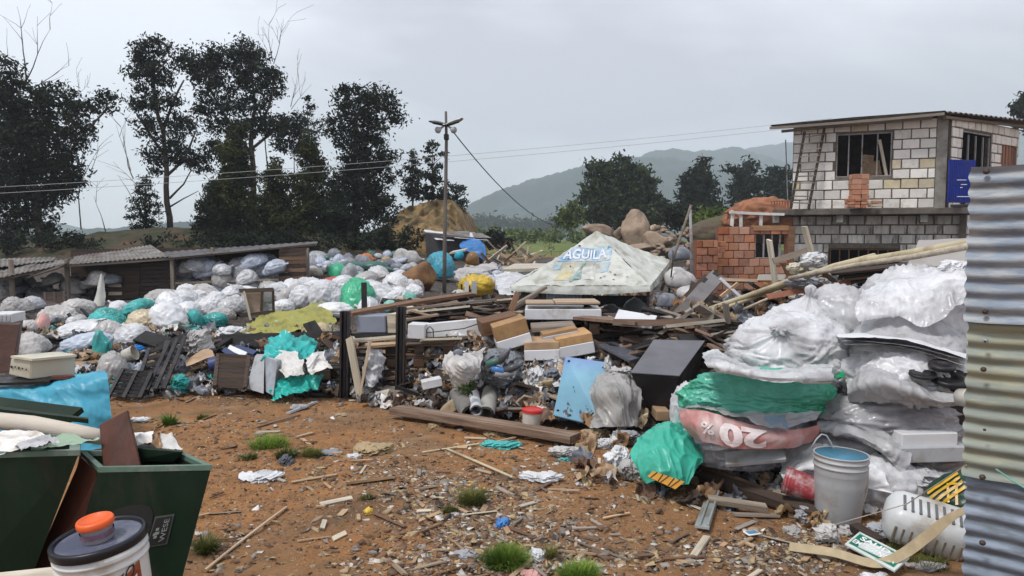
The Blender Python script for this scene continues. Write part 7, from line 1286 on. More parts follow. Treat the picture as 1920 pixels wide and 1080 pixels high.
def fsheet(z0, z1, off, mt, dx, seed, tilt=0., L=1.5, pitch=.060, amp=.0075):
    nz = int((z1 - z0) / pitch * 10); nx = 40; u = np.linspace(0, 1, nx) ** 1.3 * L; z = np.linspace(z0, z1, nz); U, Z = np.meshgrid(u, z)
    q = np.stack([U.ravel() * 2, Z.ravel() * 2, U.ravel() * 0], 1); d = (amp * np.cos(2 * np.pi * (Z - z0) / pitch)).ravel() + .013 * pn(q * 1.4, seed) + .007 * pn(q * 4, seed + 1)
    e_ = dx + .008 * pn(np.stack([Z.ravel() * 5, Z.ravel() * 0 + seed, Z.ravel() * 0], 1), 3) + .005 * np.cos(2 * np.pi * (Z.ravel() - z0) / pitch + 1); uu = U.ravel() + e_ * np.clip(1 - U.ravel() / .3, 0, 1)
    zz = Z.ravel() + tilt * U.ravel() + .006 * pn(np.stack([U.ravel() * 5, Z.ravel() * 0 + seed, U.ravel() * 0], 1), 7)
    V = np.stack([f0.x + fd.x * uu + fn.x * (off + d), f0.y + fd.y * uu + fn.y * (off + d), zz], 1); V2 = V - np.array(fn) * .0012
    fc = grid_faces(nz, nx); n = len(V); return put('zinc_sheet', np.concatenate([V, V2]), np.concatenate([fc, fc[:, ::-1] + n]), mt, fence, True)
fsheet(1.255, 1.85, .022, ZA, .008, 1, -.01); fsheet(.64, 1.30, .0, ZB, .018, 2, .0); fsheet(-.06, .68, -.022, ZC, .034, 3, .012)
NAIL = nmat('rusty_nail', (.07, .045, .035), .6, metal=.3); WASH = nmat('zinc_washer', (.35, .38, .45), .4, metal=.4)
for px, py, mt, rr in ((1851, 583, NAIL, .011), (1852, 637, WASH, .010), (1848, 690, NAIL, .011), (1853, 323, NAIL, .012), (1846, 890, NAIL, .012), (1846, 1012, NAIL, .012), (1850, 802, NAIL, .006)):
    d = ray(px, py); k = (f0 - Vector((0, 0, EYE))).dot(fn) / d.dot(fn); c = Vector((0, 0, EYE)) + d * k; V, Fc = ico(2); put('nail_washer', V * [rr, rr, rr * .9] + np.array(c + fn * (.022 + .018)), Fc, mt, fence, True); 
    if mt is WASH: put('nail_head', V * rr * .4 + np.array(c + fn * .052), Fc, NAIL, fence, True)
c = f0 + fd * .09 - fn * .085; V, Fc = cbox(.06, .05, 1.9, .004, (c.x, c.y, .95 - .05)); put('fence_post', V, Fc, W_BROWN, fence)
c = f0 + fd * .9 - fn * .085; V, Fc = cbox(.06, .05, 1.9, .004, (c.x, c.y, .95 - .05)); put('fence_post', V, Fc, W_BROWN, fence)
s = Sheet([[P(1834, 808, 3.2), P(1850, 815, 3.0), P(1862, 830, 2.96)], [P(1832, 840, 3.2), P(1852, 842, 2.99), P(1872, 852, 2.94)], [P(1834, 868, 3.2), P(1850, 868, 2.99), P(1868, 866, 2.95)]], .004, 5, 4); put('ply_scrap', *s.geo(14, 12), CARD, fence, True)
s = Sheet([[P(1840, 452, 3.3), P(1852, 450, 3.1), P(1868, 456, 3.0)], [P(1838, 480, 3.3), P(1850, 486, 3.1), P(1866, 488, 3.0)], [P(1834, 510, 3.3), P(1846, 508, 3.1), P(1860, 506, 3.0)]], .012, 6, 5); put('torn_film', *s.geo(14, 14), B('tan'), fence, True)
put('string', *tube([P(1812, 872, 3.0), P(1700, 945, 3.5), P(1560, 985, 4.0)], .0025, 5), OFFW, None, False, 'thin string running from the fence corner past the grey bucket', 'string'); put('green_string', *tube([P(1868, 880, 2.85), P(1900, 902, 2.75), P(1940, 925, 2.66)], .004, 5), B('mint'), None, False, 'pale green string tied along the zinc fence', 'string')
# ------------------------------------------------------------------ left foreground: bins, bucket, tarp covered stack
GREENB = nmat('bin_green', (.008, .022, .011), .55, .35, 2.2, .12, 30, dirt=(.028, .030, .020), dscale=5, dthr=.6, spec=.2, stretch=(1.5, 1.5, .6)); RIMG = nmat('bin_rim', (.10, .17, .13), .55, .2, 5, .1, dirt=(.22, .25, .21), dscale=9); RUST = nmat('rust_brown', (.085, .026, .014), .6, .3, 3, .1, dirt=(.05, .018, .012), dscale=4, stretch=(4, 4, .6))
def bin_(name, lab, tf, tb, bf, bb, rimw=.022):
    (a, b), (d, c) = tf, tb; (e0, f0_), (h0, g0) = bf, bb
    o = empty(name, (e0 + f0_ + g0 + h0) / 4, lab, 'bin')
    ce = (a + b + c + d) / 4; top_in = [q.lerp(ce, .09) for q in (a, b, c, d)]; bot = [e0, f0_, g0, h0]; boti = [q.lerp((e0 + g0) / 2, .1) + Vector((0, 0, .05)) for q in bot]
    V = [tuple(v) for v in bot + [a, b, c, d] + top_in + boti]; Fc = [(0, 3, 2, 1), (0, 1, 5, 4), (1, 2, 6, 5), (2, 3, 7, 6), (3, 0, 4, 7), (8, 9, 13, 12), (9, 10, 14, 13), (10, 11, 15, 14), (11, 8, 12, 15), (12, 13, 14, 15), (4, 5, 9, 8), (5, 6, 10, 9), (6, 7, 11, 10), (7, 4, 8, 11)]
    put('body', V, Fc, GREENB, o)
    up = Vector((0, 0, .012)); rim = [q.lerp(ce, -.015) for q in (a, b, c, d)]; ri = [q.lerp(ce, .11) for q in (a, b, c, d)]
    V = [tuple(v + up) for v in rim + ri] + [tuple(v - up * .6) for v in rim + ri]; Fc = []
    for k in range(4): j = (k + 1) % 4; Fc += [(k, j, j + 4, k + 4), (k + 8, k + 12, j + 12, j + 8), (k, k + 8, j + 8, j), (k + 4, j + 4, j + 12, k + 12)]
    put('rim', V, Fc, RIMG, o); return o
Yb = 2.75
b1 = bin_('green_bin', 'dark green metal bin with a maker plate, nearer the soil', (P(185, 882, Yb), P(396, 878, Yb)), (P(150, 850, 2.98), P(336, 850, 2.98)), (P(70, 1272, Yb), P(292, 1270, Yb)), (P(70, 1230, 2.95), P(292, 1230, 2.95)))
b2 = bin_('green_bin', 'dark green metal bin at the left edge heaped with papers', (P(-190, 860, 2.62), P(148, 850, 2.72)), (P(-160, 812, 2.95), P(150, 822, 3.0)), (P(-240, 1300, 2.62), P(-20, 1290, 2.72)), (P(-240, 1250, 2.9), P(-20, 1250, 2.9)))
# maker plate on the front of the first bin
fa, fb, fc_, fdn = P(185, 882, Yb), P(396, 878, Yb), P(292, 1270, Yb), P(70, 1272, Yb)
def fq(px, py, off=.004): return P(px, py, Yb) + Vector((0, -off, 0))
put('maker_plate', np.array([tuple(fq(*q, .003)) for q in ((292, 968), (328, 963), (314, 1020), (274, 1027))]), [(0, 1, 2, 3)], nmat('plate_edge', (.09, .10, .095), .5), b1)
pl2 = [(294, 971), (325, 966), (312, 1017), (277, 1024)]; mpo = put('plate_field', np.array([tuple(fq(*q, .005)) for q in pl2]), [(0, 1, 2, 3)], INK, b1)
def plq(u, v): return Vector(pl2[0]).lerp(Vector(pl2[1]), u).lerp(Vector(pl2[3]).lerp(Vector(pl2[2]), u), v)
tv, tf = text_geo('WESE', 1., .0); W_, H_ = tv[:, 0].max(), tv[:, 1].max(); PG = nmat('plate_grey', (.26, .28, .27), .5); put('plate_lettering', np.array([tuple(fq(*plq(.58 + .3 * (1 - (1 - v[1] / H_)) * -1 + .3 if False else .88 - .30 * v[1] / H_, .90 - .82 * v[0] / W_), .008)) for v in tv]), tf, PG, b1)
tv, tf = text_geo('THG', 1., .03); W_, H_ = tv[:, 0].max(), tv[:, 1].max()
for k in range(3):
    put('plate_logo', np.array([tuple(fq(*plq(u, v), .008)) for u, v in ((.22 + .0 * k, .36 + .14 * k), (.40, .36 + .14 * k), (.40, .46 + .14 * k), (.22, .46 + .14 * k))]), [(0, 1, 2, 3)], PG, b1)
put('plate_logo', np.array([tuple(fq(*plq(u, v), .0085)) for u, v in ((.14, .54), (.48, .50), (.48, .60), (.14, .64))]), [(0, 1, 2, 3)], PG, b1)
put('black_patch', np.array([tuple(fq(*q, .0025)) for q in ((205, 968), (215, 956), (240, 948), (268, 945), (282, 950), (288, 962), (284, 990), (262, 1040), (205, 1030))]), [tuple(range(9))], INK, b1)  # flat black polygon laid on the bin front
V, Fc = hexa([P(152, 858, 2.84), P(184, 888, 2.76), P(186, 886, 2.79), P(154, 856, 2.88)], [P(-30, 1280, 2.84), P(75, 1270, 2.76), P(77, 1270, 2.79), P(-28, 1280, 2.88)]); put('rusty_sheet', V, Fc, RUST, None, False, 'rust brown sheet standing between the two green bins', 'sheet')
V, Fc = hexa([P(186, 796, 2.92), P(239, 769, 2.92), P(241, 769, 2.95), P(188, 796, 2.95)], [P(196, 900, 2.8), P(270, 900, 2.8), P(272, 900, 2.83), P(198, 900, 2.83)]); put('rust_plate', *bevel_geo(V, Fc, .003), RUST, None, False, 'rust brown plate sticking up out of the plated green bin', 'plate')
# tray with papers
V, Fc = hexa([P(238, 838, 2.9), P(345, 846, 2.88), P(334, 836, 3.05), P(236, 828, 3.05)], [P(246, 864, 2.9), P(328, 868, 2.9), P(320, 850, 3.0), P(246, 848, 3.0)]); put('tray', *bevel_geo(V, Fc, .004), GREENB, None, False, 'green tray of papers lying across the plated green bin', 'tray')
for q4, lab, mt, s_ in (([(252, 812), (288, 808), (286, 836), (258, 836)], 'white paper at the left of the green tray', PAPER, 1), ([(300, 812), (322, 818), (344, 846), (304, 844)], 'crumpled white paper at the right of the green tray', PAPER, 2), ([(276, 822), (298, 810), (304, 840), (270, 836)], 'black and brown scrap between the papers in the tray', B('brown'), 3)):
    s = Sheet([[P(*q4[0], 3.0), P(*q4[1], 3.0)], [P(*q4[3], 2.92), P(*q4[2], 2.92)]], .018, 120 + s_, 9); put('paper', *s.geo(18, 14), mt, None, True, lab, 'paper')
# papers, lid and tube on the second bin
for q4, lab, mt, Yq, s_ in (([(-20, 812), (60, 806), (105, 826), (-20, 846)], 'loose white papers heaped on the left green bin', PAPER, 2.75, 1), ([(-20, 824), (50, 818), (98, 836), (-20, 856)], 'second layer of white papers on the left green bin', PAPER, 2.68, 2), ([(60, 832), (120, 816), (188, 826), (60, 850)], 'pale green crumpled sheet between papers and rust plate', nmat('pale_green', (.30, .42, .30), .6, .15, 5, .1), 2.8, 3), ([(20, 832), (95, 822), (112, 832), (40, 846)], 'dark printed paper among the white papers', nmat('print_paper', (.42, .42, .43), .7, .3, 9, dirt=(.03, .03, .04), dscale=10, dthr=.55), 2.64, 4)):
    s = Sheet([[P(*q4[0], Yq + .14), P((q4[0][0] + q4[1][0]) / 2, (q4[0][1] + q4[1][1]) / 2, Yq + .13), P(*q4[1], Yq + .14)], [P(*q4[3], Yq - .02), P((q4[3][0] + q4[2][0]) / 2, (q4[3][1] + q4[2][1]) / 2, Yq), P(*q4[2], Yq + .06)]], .014, 130 + s_, 9); put('paper', *s.geo(26, 16), mt, None, True, lab, 'paper')
V, Fc = tube([P(-30, 786, 3.15), P(60, 796, 3.1), P(130, 809, 3.05), P(192, 820, 3.0)], [.034, .036, .034, .03], 16); put('rolled_sheet', V, Fc, nmat('cream_roll', (.56, .50, .42), .75, .12, 4, .1, stretch=(1, 4, 4)), None, True, 'cream rolled sheet lying across both green bins', 'roll')
V, Fc = hexa([P(-30, 764, 3.5), P(166, 786, 3.4), P(166, 783, 3.5), P(-30, 758, 3.65)], [P(-30, 774, 3.5), P(166, 794, 3.4), P(166, 792, 3.5), P(-30, 770, 3.65)]); put('green_board', V, Fc, GREENB, None, False, 'dark green board behind the cream rolled sheet', 'board'); board(P(-30, 756, 3.8), P(140, 778, 3.7), .08, .03, GREENB, R(30), label='second dark green board leaning on the cyan tarp', cat='board')
# cyan tarp over a box, appliance on it
cy = film('film_cyantarp', (.01, .32, .48), dirt=(.05, .42, .56), dscale=3, dthr=.55, wr=.35, rough=.42); Yt = 5.6
ct = Sheet([[P(-60, 722, 6.4), P(60, 718, 6.35), P(140, 706, 6.3), P(198, 699, 6.25)], [P(-60, 728, 5.75), P(60, 722, 5.72), P(140, 712, 5.7), P(200, 703, 5.75)], [P(-60, 760, 5.62), P(60, 757, 5.58), P(140, 752, 5.58), P(206, 748, 5.66)], [P(-60, 820, 5.5), P(60, 822, 5.46), P(140, 820, 5.48), P(208, 812, 5.6)], [P(-60, 850, 5.4), P(60, 852, 5.36), P(140, 850, 5.4), P(204, 838, 5.55)]], .022, 140, 2.6, edge=.01); put('tarp', *ct.geo(80, 60), cy, None, True, 'cyan tarp covering a box behind the green bins', 'tarp')
cs = Sheet([[P(198, 699, 6.25), P(200, 703, 5.75)], [P(208, 748, 6.2), P(206, 748, 5.66)], [P(214, 800, 6.2), P(208, 812, 5.6)]], .012, 141, 3); put('tarp_side', *cs.geo(14, 20), cy, bpy.data.objects['tarp.002'] if 'tarp.002' in bpy.data.objects else None, True) if False else None
AP = nmat('appliance_cream', (.50, .49, .40), .45, .1, 3, .03, dirt=(.38, .34, .25), dscale=3); V, Fc = hexa([P(20, 672, 5.75), P(58, 674, 5.68), P(142, 666, 5.85), P(110, 661, 6.1)], [P(16, 702, 5.75), P(56, 711, 5.68), P(140, 703, 5.85), P(110, 699, 6.1)])
ao = put('appliance', *bevel_geo(V, Fc, .006, 2), AP, None, False, 'cream appliance box with dark symbols lying on the cyan tarp', 'appliance')
for k in range(5):
    a = P(19, 687, 5.75).lerp(P(57, 692.5, 5.68), .14 + .18 * k) + Vector((-.004, -.010, 0)); s = .010; sh_ = [[(-s, -s), (s, -s), (s, s), (-s, s)], [(-s, s), (s, s), (0, -s)], [(-s * .8, -s), (s * .8, -s), (s * .8, s), (-s * .8, s)], [(-s, 0), (0, -s), (s, 0), (0, s)], [(-s, -s), (s, -s), (0, s)]][k]; put('front_symbol', np.array([(a.x + q[0], a.y + q[0] * -.3, a.z + q[1]) for q in sh_]), [tuple(range(len(sh_)))], INK, ao)
V, Fc = hexa([P(20, 667, 5.72), P(60, 673, 5.65), P(144, 665, 5.83), P(110, 659, 6.12)], [P(20, 671, 5.72), P(60, 677, 5.65), P(144, 669, 5.83), P(110, 663, 6.12)]); put('lid', V, Fc, nmat('appliance_lid', (.55, .52, .42), .45), ao)
V, Fc = hexa([P(96, 706, 5.66), P(140, 705, 5.72), P(142, 700, 5.95), P(104, 700, 5.95)], [P(96, 712, 5.66), P(140, 711, 5.72), P(142, 706, 5.95), P(104, 706, 5.95)]); put('red_board', V, Fc, wood('red_board', (.16, .05, .035)), None, False, 'dark red board under the right end of the appliance box', 'board'); board(P(-30, 716, 5.7), P(100, 712, 5.7), .12, .02, BLACKP, R(10), label='black tray edge between the appliance box and the cyan tarp', cat='tray')
# white bucket with black lid
Yk = 2.42; rk = ms(84, Yk); lidc = P(184, 1004, Yk + .02); hk = .36; tl = Matrix.Rotation(R(-6), 3, 'Y') @ Matrix.Rotation(R(5), 3, 'X'); kb = lidc - (tl @ Vector((0, 0, hk)))
wbk = empty('paint_bucket', kb, 'white paint bucket with a black lid and red label in the left foreground', 'bucket', None, tl)
WB = nmat('bucket_white', (.64, .65, .64), .4, .08, 3, .04, dirt=(.42, .40, .35), dscale=7, dthr=.6); V, Fc = lathe([(rk * .86, 0), (rk * .87, .01), (rk * .955, hk * .76), (rk * .955, hk * .77), (rk * 1.0, hk * .775), (rk * 1.0, hk * .80), (rk * .965, hk * .805), (rk * .97, hk * .85), (rk * 1.01, hk * .855), (rk * 1.01, hk * .88), (rk * .975, hk * .885), (rk * .98, hk * .97), (rk * .9, hk * .97)], 56); link('body', mk_mesh('body', V, Fc, WB, True), (0, 0, 0), None, wbk)
LIDB = nmat('lid_black', (.012, .013, .018), .35, .2, 3, .03); V, Fc = lathe([(rk * 1.02, hk * .925), (rk * 1.03, hk * .93), (rk * 1.03, hk * .99), (rk * 1.01, hk * 1.005), (rk * .95, hk * 1.008), (rk * .925, hk * 1.0), (rk * .915, hk * .972)], 56, False); link('lid_rim', mk_mesh('lid_rim', V, Fc, LIDB, True), (0, 0, 0), None, wbk)
V, Fc = lathe([(rk * .916, hk * .973), (.001, hk * .973)], 56, False); link('lid_plate', mk_mesh('lid_plate', V, Fc, nmat('lid_slate', (.10, .11, .16), .32, .15, 4, .03, dirt=(.2, .21, .25), dscale=7, dthr=.58), True), (0, 0, 0), None, wbk)
def cyl_patch(a0, a1, z0f, z1f, off, n=24, m=6):
    V = []
    for j in range(m + 1):
        for i in range(n + 1):
            a = a0 + (a1 - a0) * i / n; z0 = z0f(i / n); z1 = z1f(i / n); z = z0 + (z1 - z0) * j / m; r = rk * (.87 + .09 * z / (hk * .76)) + off; V.append((r * math.cos(a), r * math.sin(a), z))
    return np.array(V), grid_faces(m + 1, n + 1)
LR = nmat('label_red', (.26, .05, .025), .5, .35, 7, dirt=(.45, .20, .07), dscale=9, dthr=.55); V, Fc = cyl_patch(R(-88), R(-12), lambda t: .02, lambda t: hk * (.53 + .25 * t), .0015); link('label', mk_mesh('label', V, Fc, LR, True), (0, 0, 0), None, wbk)
tv, tf = text_geo('NSITO', 1., .01); W_, H_ = tv[:, 0].max(), tv[:, 1].max()
def tmap(v, off):
    t = v[0] / W_; a = R(-80 + 58 * t); z = hk * (.44 + .24 * t) + .045 * v[1] / H_; r = rk * (.87 + .09 * z / (hk * .76)) + off; return (r * math.cos(a), r * math.sin(a), z)
link('label_lettering', mk_mesh('label_lettering', [tmap(v, .003) for v in tv], tf, nmat('label_ink', (.05, .02, .03), .5)), (0, 0, 0), None, wbk); V, Fc = cyl_patch(R(-84), R(-20), lambda t: hk * (.435 + .245 * t) - .012, lambda t: hk * (.435 + .245 * t) - .004, .0025, 20, 1); link('label_line', mk_mesh('label_line', V, Fc, WINK), (0, 0, 0), None, wbk)
put('handle_ear', *cbox(.03, .02, .05, .004, tuple(kb + tl @ Vector((-rk * .97, -.05, hk * .72)))), WB, None, False, 'bucket handle ear', 'ear') if False else None
link('handle', mk_mesh('handle', *tube([(-rk * 1.0, -.02, hk * .74), (-rk * .98, -.09, hk * .6), (-rk * .8, -rk * .75, hk * .42), (-rk * .35, -rk * 1.03, hk * .34)], .004, 6), STEEL, True), (0, 0, 0), None, wbk)
# small jar with orange lid on it
jr = ms(31, Yk); jc = kb + tl @ Vector((.005, -.01, hk * .975)); jo = empty('plastic_jar', jc, 'small clear jar with a bright orange lid standing on the black bucket lid', 'jar', None, tl)
V, Fc = lathe([(jr * .84, 0), (jr * .86, .004), (jr * .95, .055), (jr * .95, .06)], 32); link('body', mk_mesh('body', V, Fc, nmat('cloudy_jar', (.34, .31, .32), .3, .2, 5, alpha=.8), True), (0, 0, 0), None, jo)
V, Fc = lathe([(jr * 1.06, .050), (jr * 1.09, .052), (jr * 1.09, .066), (jr * 1.02, .072), (jr * .93, .072), (jr * .90, .066), (.001, .066)], 36, False); link('lid', mk_mesh('lid', V, Fc, nmat('orange_lid', (.80, .13, .03), .4, .08, 4), True), (0, 0, 0), None, jo)
V, Fc = lathe([(jr * .97, .018), (jr * .99, .034)], 32, False); link('print', mk_mesh('print', V, Fc, nmat('jar_print', (.16, .09, .13), .5, .4, 30), True), (0, 0, 0), None, jo)
# what the bucket stands on (just below the frame) and a cream plank end
g0 = float(gnd([kb.x], [kb.y])[0]); hh = kb.z - g0; V, Fc = cbox(.42, .36, max(.1, hh - .006), .006, (kb.x, kb.y + .0, g0 + hh / 2 - .012)); put('wooden_crate', V, Fc, W_GREY, None, False, 'grey wooden crate carrying the white paint bucket', 'crate')
board(P(-40, 1098, 2.42), P(118, 1082, 2.36), .07, .03, W_PALE, R(20), label='cream plank end at the lower left corner beside the bucket', cat='plank')
# ------------------------------------------------------------------ litter on the soil
g = np.random.default_rng(909)
def soil_pt(px, py):
    d = ray(px, py); Yq = EYE / -d.z; return np.array([d.x * Yq, Yq])
def scatter_px(n, zones):
    """zones: (cx, cy, rx, ry, weight, angle) in the photograph, taken down to the soil"""
    w_ = np.array([z[4] for z in zones], float); w_ /= w_.sum(); out = []
    for k in g.choice(len(zones), n, p=w_):
        cx, cy, rx, ry = zones[k][:4]; a, b = g.normal(size=2) * .5; py = max(745, cy + b * ry); out.append(soil_pt(cx + a * rx, py))
    return np.array(out)
ZN = [(330, 748, 200, 10, 1.4), (650, 754, 260, 10, 1.4), (370, 800, 140, 26, 1.2), (480, 850, 130, 35, 1.0), (640, 860, 130, 35, .8), (760, 900, 180, 60, 2.2), (880, 940, 170, 70, 3), (900, 1000, 220, 70, 3), (860, 1060, 240, 40, 2.2), (420, 1030, 80, 60, 1), (1100, 1030, 200, 60, 1.6), (1350, 1040, 260, 50, 2.2), (1500, 1040, 180, 50, 2.2), (1250, 930, 200, 50, 1.4), (1000, 840, 260, 40, 1.6), (640, 790, 260, 40, 1.), (1420, 920, 140, 40, 1.6), (560, 1000, 200, 90, .7)]
UN = [(960, 950, 1100, 180, 1), (600, 800, 500, 60, .5)]
def chips(n, zones, s0, s1, asp, thick, mats, lab, curl=.0, name='litter'):
    p = np.concatenate([scatter_px(int(n * .92), zones), scatter_px(n - int(n * .92), UN)]); n = len(p)
    s = s0 * (s1 / s0) ** (g.random(n) ** 2.2); an = g.uniform(0, 6.283, n); th = thick * s * g.uniform(.5, 1.5, n); asr = 1 / (1 + (asp - 1) * g.random(n))
    z = gnd(p[:, 0], p[:, 1]); tx, ty = g.normal(size=(2, n)) * .22
    base = np.array([(-1, -1), (1, -1), (1, 1), (-1, 1)], float); V = np.zeros((n, 8, 3)); ca, sa = np.cos(an), np.sin(an)
    for j in range(8):
        b = base[j % 4] * (1 + .35 * g.normal(size=(n, 2))); x = b[:, 0] * s; y = b[:, 1] * s * asr
        V[:, j, 0] = p[:, 0] + x * ca - y * sa; V[:, j, 1] = p[:, 1] + x * sa + y * ca; V[:, j, 2] = z + (x * tx + y * ty) + (th * .9 if j >= 4 else -th * .3) + curl * s * g.normal(size=n)
    idx = np.arange(n)[:, None, None] * 8; Fc = (idx + np.array([(4, 5, 6, 7), (0, 1, 5, 4), (1, 2, 6, 5), (2, 3, 7, 6), (3, 0, 4, 7)])[None]).reshape(-1, 4)
    o = put(name, V.reshape(-1, 3), Fc, mats[0], None, False, lab, 'litter', None, 'stuff')
    for m in mats[1:]: o.data.materials.append(m)
    o.data.polygons.foreach_set('material_index', np.repeat(g.integers(0, len(mats), n), 5).astype(np.int32)); return o
CH1 = nmat('chip_tan', (.33, .24, .15), .9, .3, 20); CH2 = nmat('chip_grey', (.25, .22, .19), .9, .3, 20); CH3 = nmat('chip_brown', (.14, .085, .05), .9, .3, 20); CH4 = nmat('chip_pale', (.52, .48, .42), .85, .2, 20); CH5 = nmat('chip_dark', (.05, .037, .028), .9, .3, 20); CH6 = nmat('clod', (.20, .115, .065), .95, .3, 20); CH7 = nmat('chip_ochre', (.40, .30, .16), .9, .2, 20)
chips(3600, ZN, .004, .022, 1.6, .55, [CH2, CH6, CH3, CH1, CH6, CH6, CH3], 'gravel, clods and crumbs of rubble trodden into the soil', name='gravel')
chips(3000, ZN, .007, .040, 5, .14, [CH1, CH3, CH7, CH2, CH5, CH3, CH6], 'wood chips and bark shreds strewn over the soil', .12, 'wood_chips')
chips(420, ZN, .006, .026, 2.2, .10, [CH4, PAPER, CH4, CH7, PAPER], 'small pale paper and plastic crumbs on the soil', .25, 'paper_crumbs')
chips(5000, [(960, 900, 900, 160, 1), (500, 900, 300, 120, .6)], .003, .010, 1.4, .8, [CH6, CH3, CH6, CH1], 'small stones and clods of the bare soil', name='small_stones')
BND = [(740, 890, 120, 40, 1), (860, 930, 150, 45, 2), (930, 985, 170, 45, 2.4), (860, 1040, 190, 45, 2.4), (1080, 1060, 160, 30, 1), (1420, 1050, 200, 30, 1.5), (1540, 1020, 120, 40, 1.5), (1120, 870, 140, 25, 1)]
chips(6500, BND, .004, .021, 2.4, .25, [CH1, CH2, CH7, CH4, CH2, CH4, CH3, CH5], 'dense band of pale rubble and shredded scraps in the middle of the soil', .15, 'rubble_band')
# sticks and laths that can be told apart
STK = [((384, 1078), (537, 954), .013, W_TAN, 'thin straight stick lying slanted near the plated green bin'), ((790, 853), (896, 838), .010, BAM, 'thin pale cane pointing at the turquoise net'), ((838, 848), (962, 902), .012, BAM, 'long thin cane slanting down to the clear film'), ((545, 905), (630, 890), .014, W_TAN, 'lath lying in the scraps left of the rubble band'), ((650, 905), (740, 900), .03, CARD, 'curled cardboard strip in the middle of the rubble'), ((560, 1020), (622, 1008), .007, W_TAN, 'short thin twig on the bare soil'), ((600, 945), (660, 930), .02, W_PALE, 'pale split lath left of the curled cardboard'), ((740, 1060), (760, 1078), .02, W_TAN, 'tan splinter at the bottom edge left of the grass'), ((1020, 900), (1085, 880), .008, BAM, 'thin cane end right of the clear film'), ((1130, 985), (1180, 975), .012, W_TAN, 'short lath on the damp soil'), ((1240, 1060), (1320, 1055), .012, W_BROWN, 'brown root like stick near the bottom edge'), ((1300, 1055), (1325, 1020), .025, W_PALE, 'forked pale splinter standing on the soil'), ((1375, 970), (1460, 968), .03, W_GREY, 'grey lath left of the red paint bucket'), ((1060, 1010), (1180, 1062), .01, W_GREY, 'long grey twig near the bright grass tuft'), ((540, 775), (592, 757), .035, GREYP, 'grey plastic strip in front of the base rail'), ((480, 800), (560, 780), .014, W_BROWN, 'dark twig on the soil below the turquoise net'), ((395, 935), (420, 927), .008, W_DARK, 'dark twig beside the plated green bin'), ((700, 960), (760, 985), .016, W_BROWN, 'brown lath at the left of the rubble band'), ((960, 1080), (1010, 1040), .014, W_TAN, 'tan lath crossing the rubble at the bottom edge')]
for a, b, wd, mt, lab in STK: pa, pb_ = soil_pt(*a), soil_pt(*b); pa = Vector((pa[0], pa[1], float(gnd([pa[0]], [pa[1]])[0]) + .012)); pb_ = Vector((pb_[0], pb_[1], float(gnd([pb_[0]], [pb_[1]])[0]) + .014)); board(pa, pb_, wd * 1.5, max(.006, wd * .5), mt, random.uniform(-.4, .4), name='stick', label=lab, cat='stick')
g2 = np.random.default_rng(5)
for i in range(110):
    z = ZN[g2.integers(len(ZN))]; q = soil_pt(z[0] + g2.normal() * z[2] * .6, max(752, z[1] + g2.normal() * z[3] * .6)); a = g2.uniform(0, 3.14); l_ = g2.uniform(.05, .2); c = Vector((q[0], q[1], float(gnd([q[0]], [q[1]])[0]) + .012)); d = Vector((math.cos(a), math.sin(a), g2.normal() * .06)) * l_
    mt = [W_TAN, W_PALE, W_GREY, W_BROWN, CARD][g2.integers(5)]; nm = {W_TAN: 'tan', W_PALE: 'pale', W_GREY: 'grey', W_BROWN: 'brown', CARD: 'cardboard brown'}[mt]
    board(c - d * .5, c + d * .5, g2.uniform(.012, .035), g2.uniform(.004, .010), mt, g2.normal() * .3, name='wood_splinter', label='small %s splinter in the litter on the %s of the soil' % (nm, 'left part' if z[0] < 560 else 'middle' if z[0] < 1050 else 'right part'), cat='splinter', group='splinters on the soil')
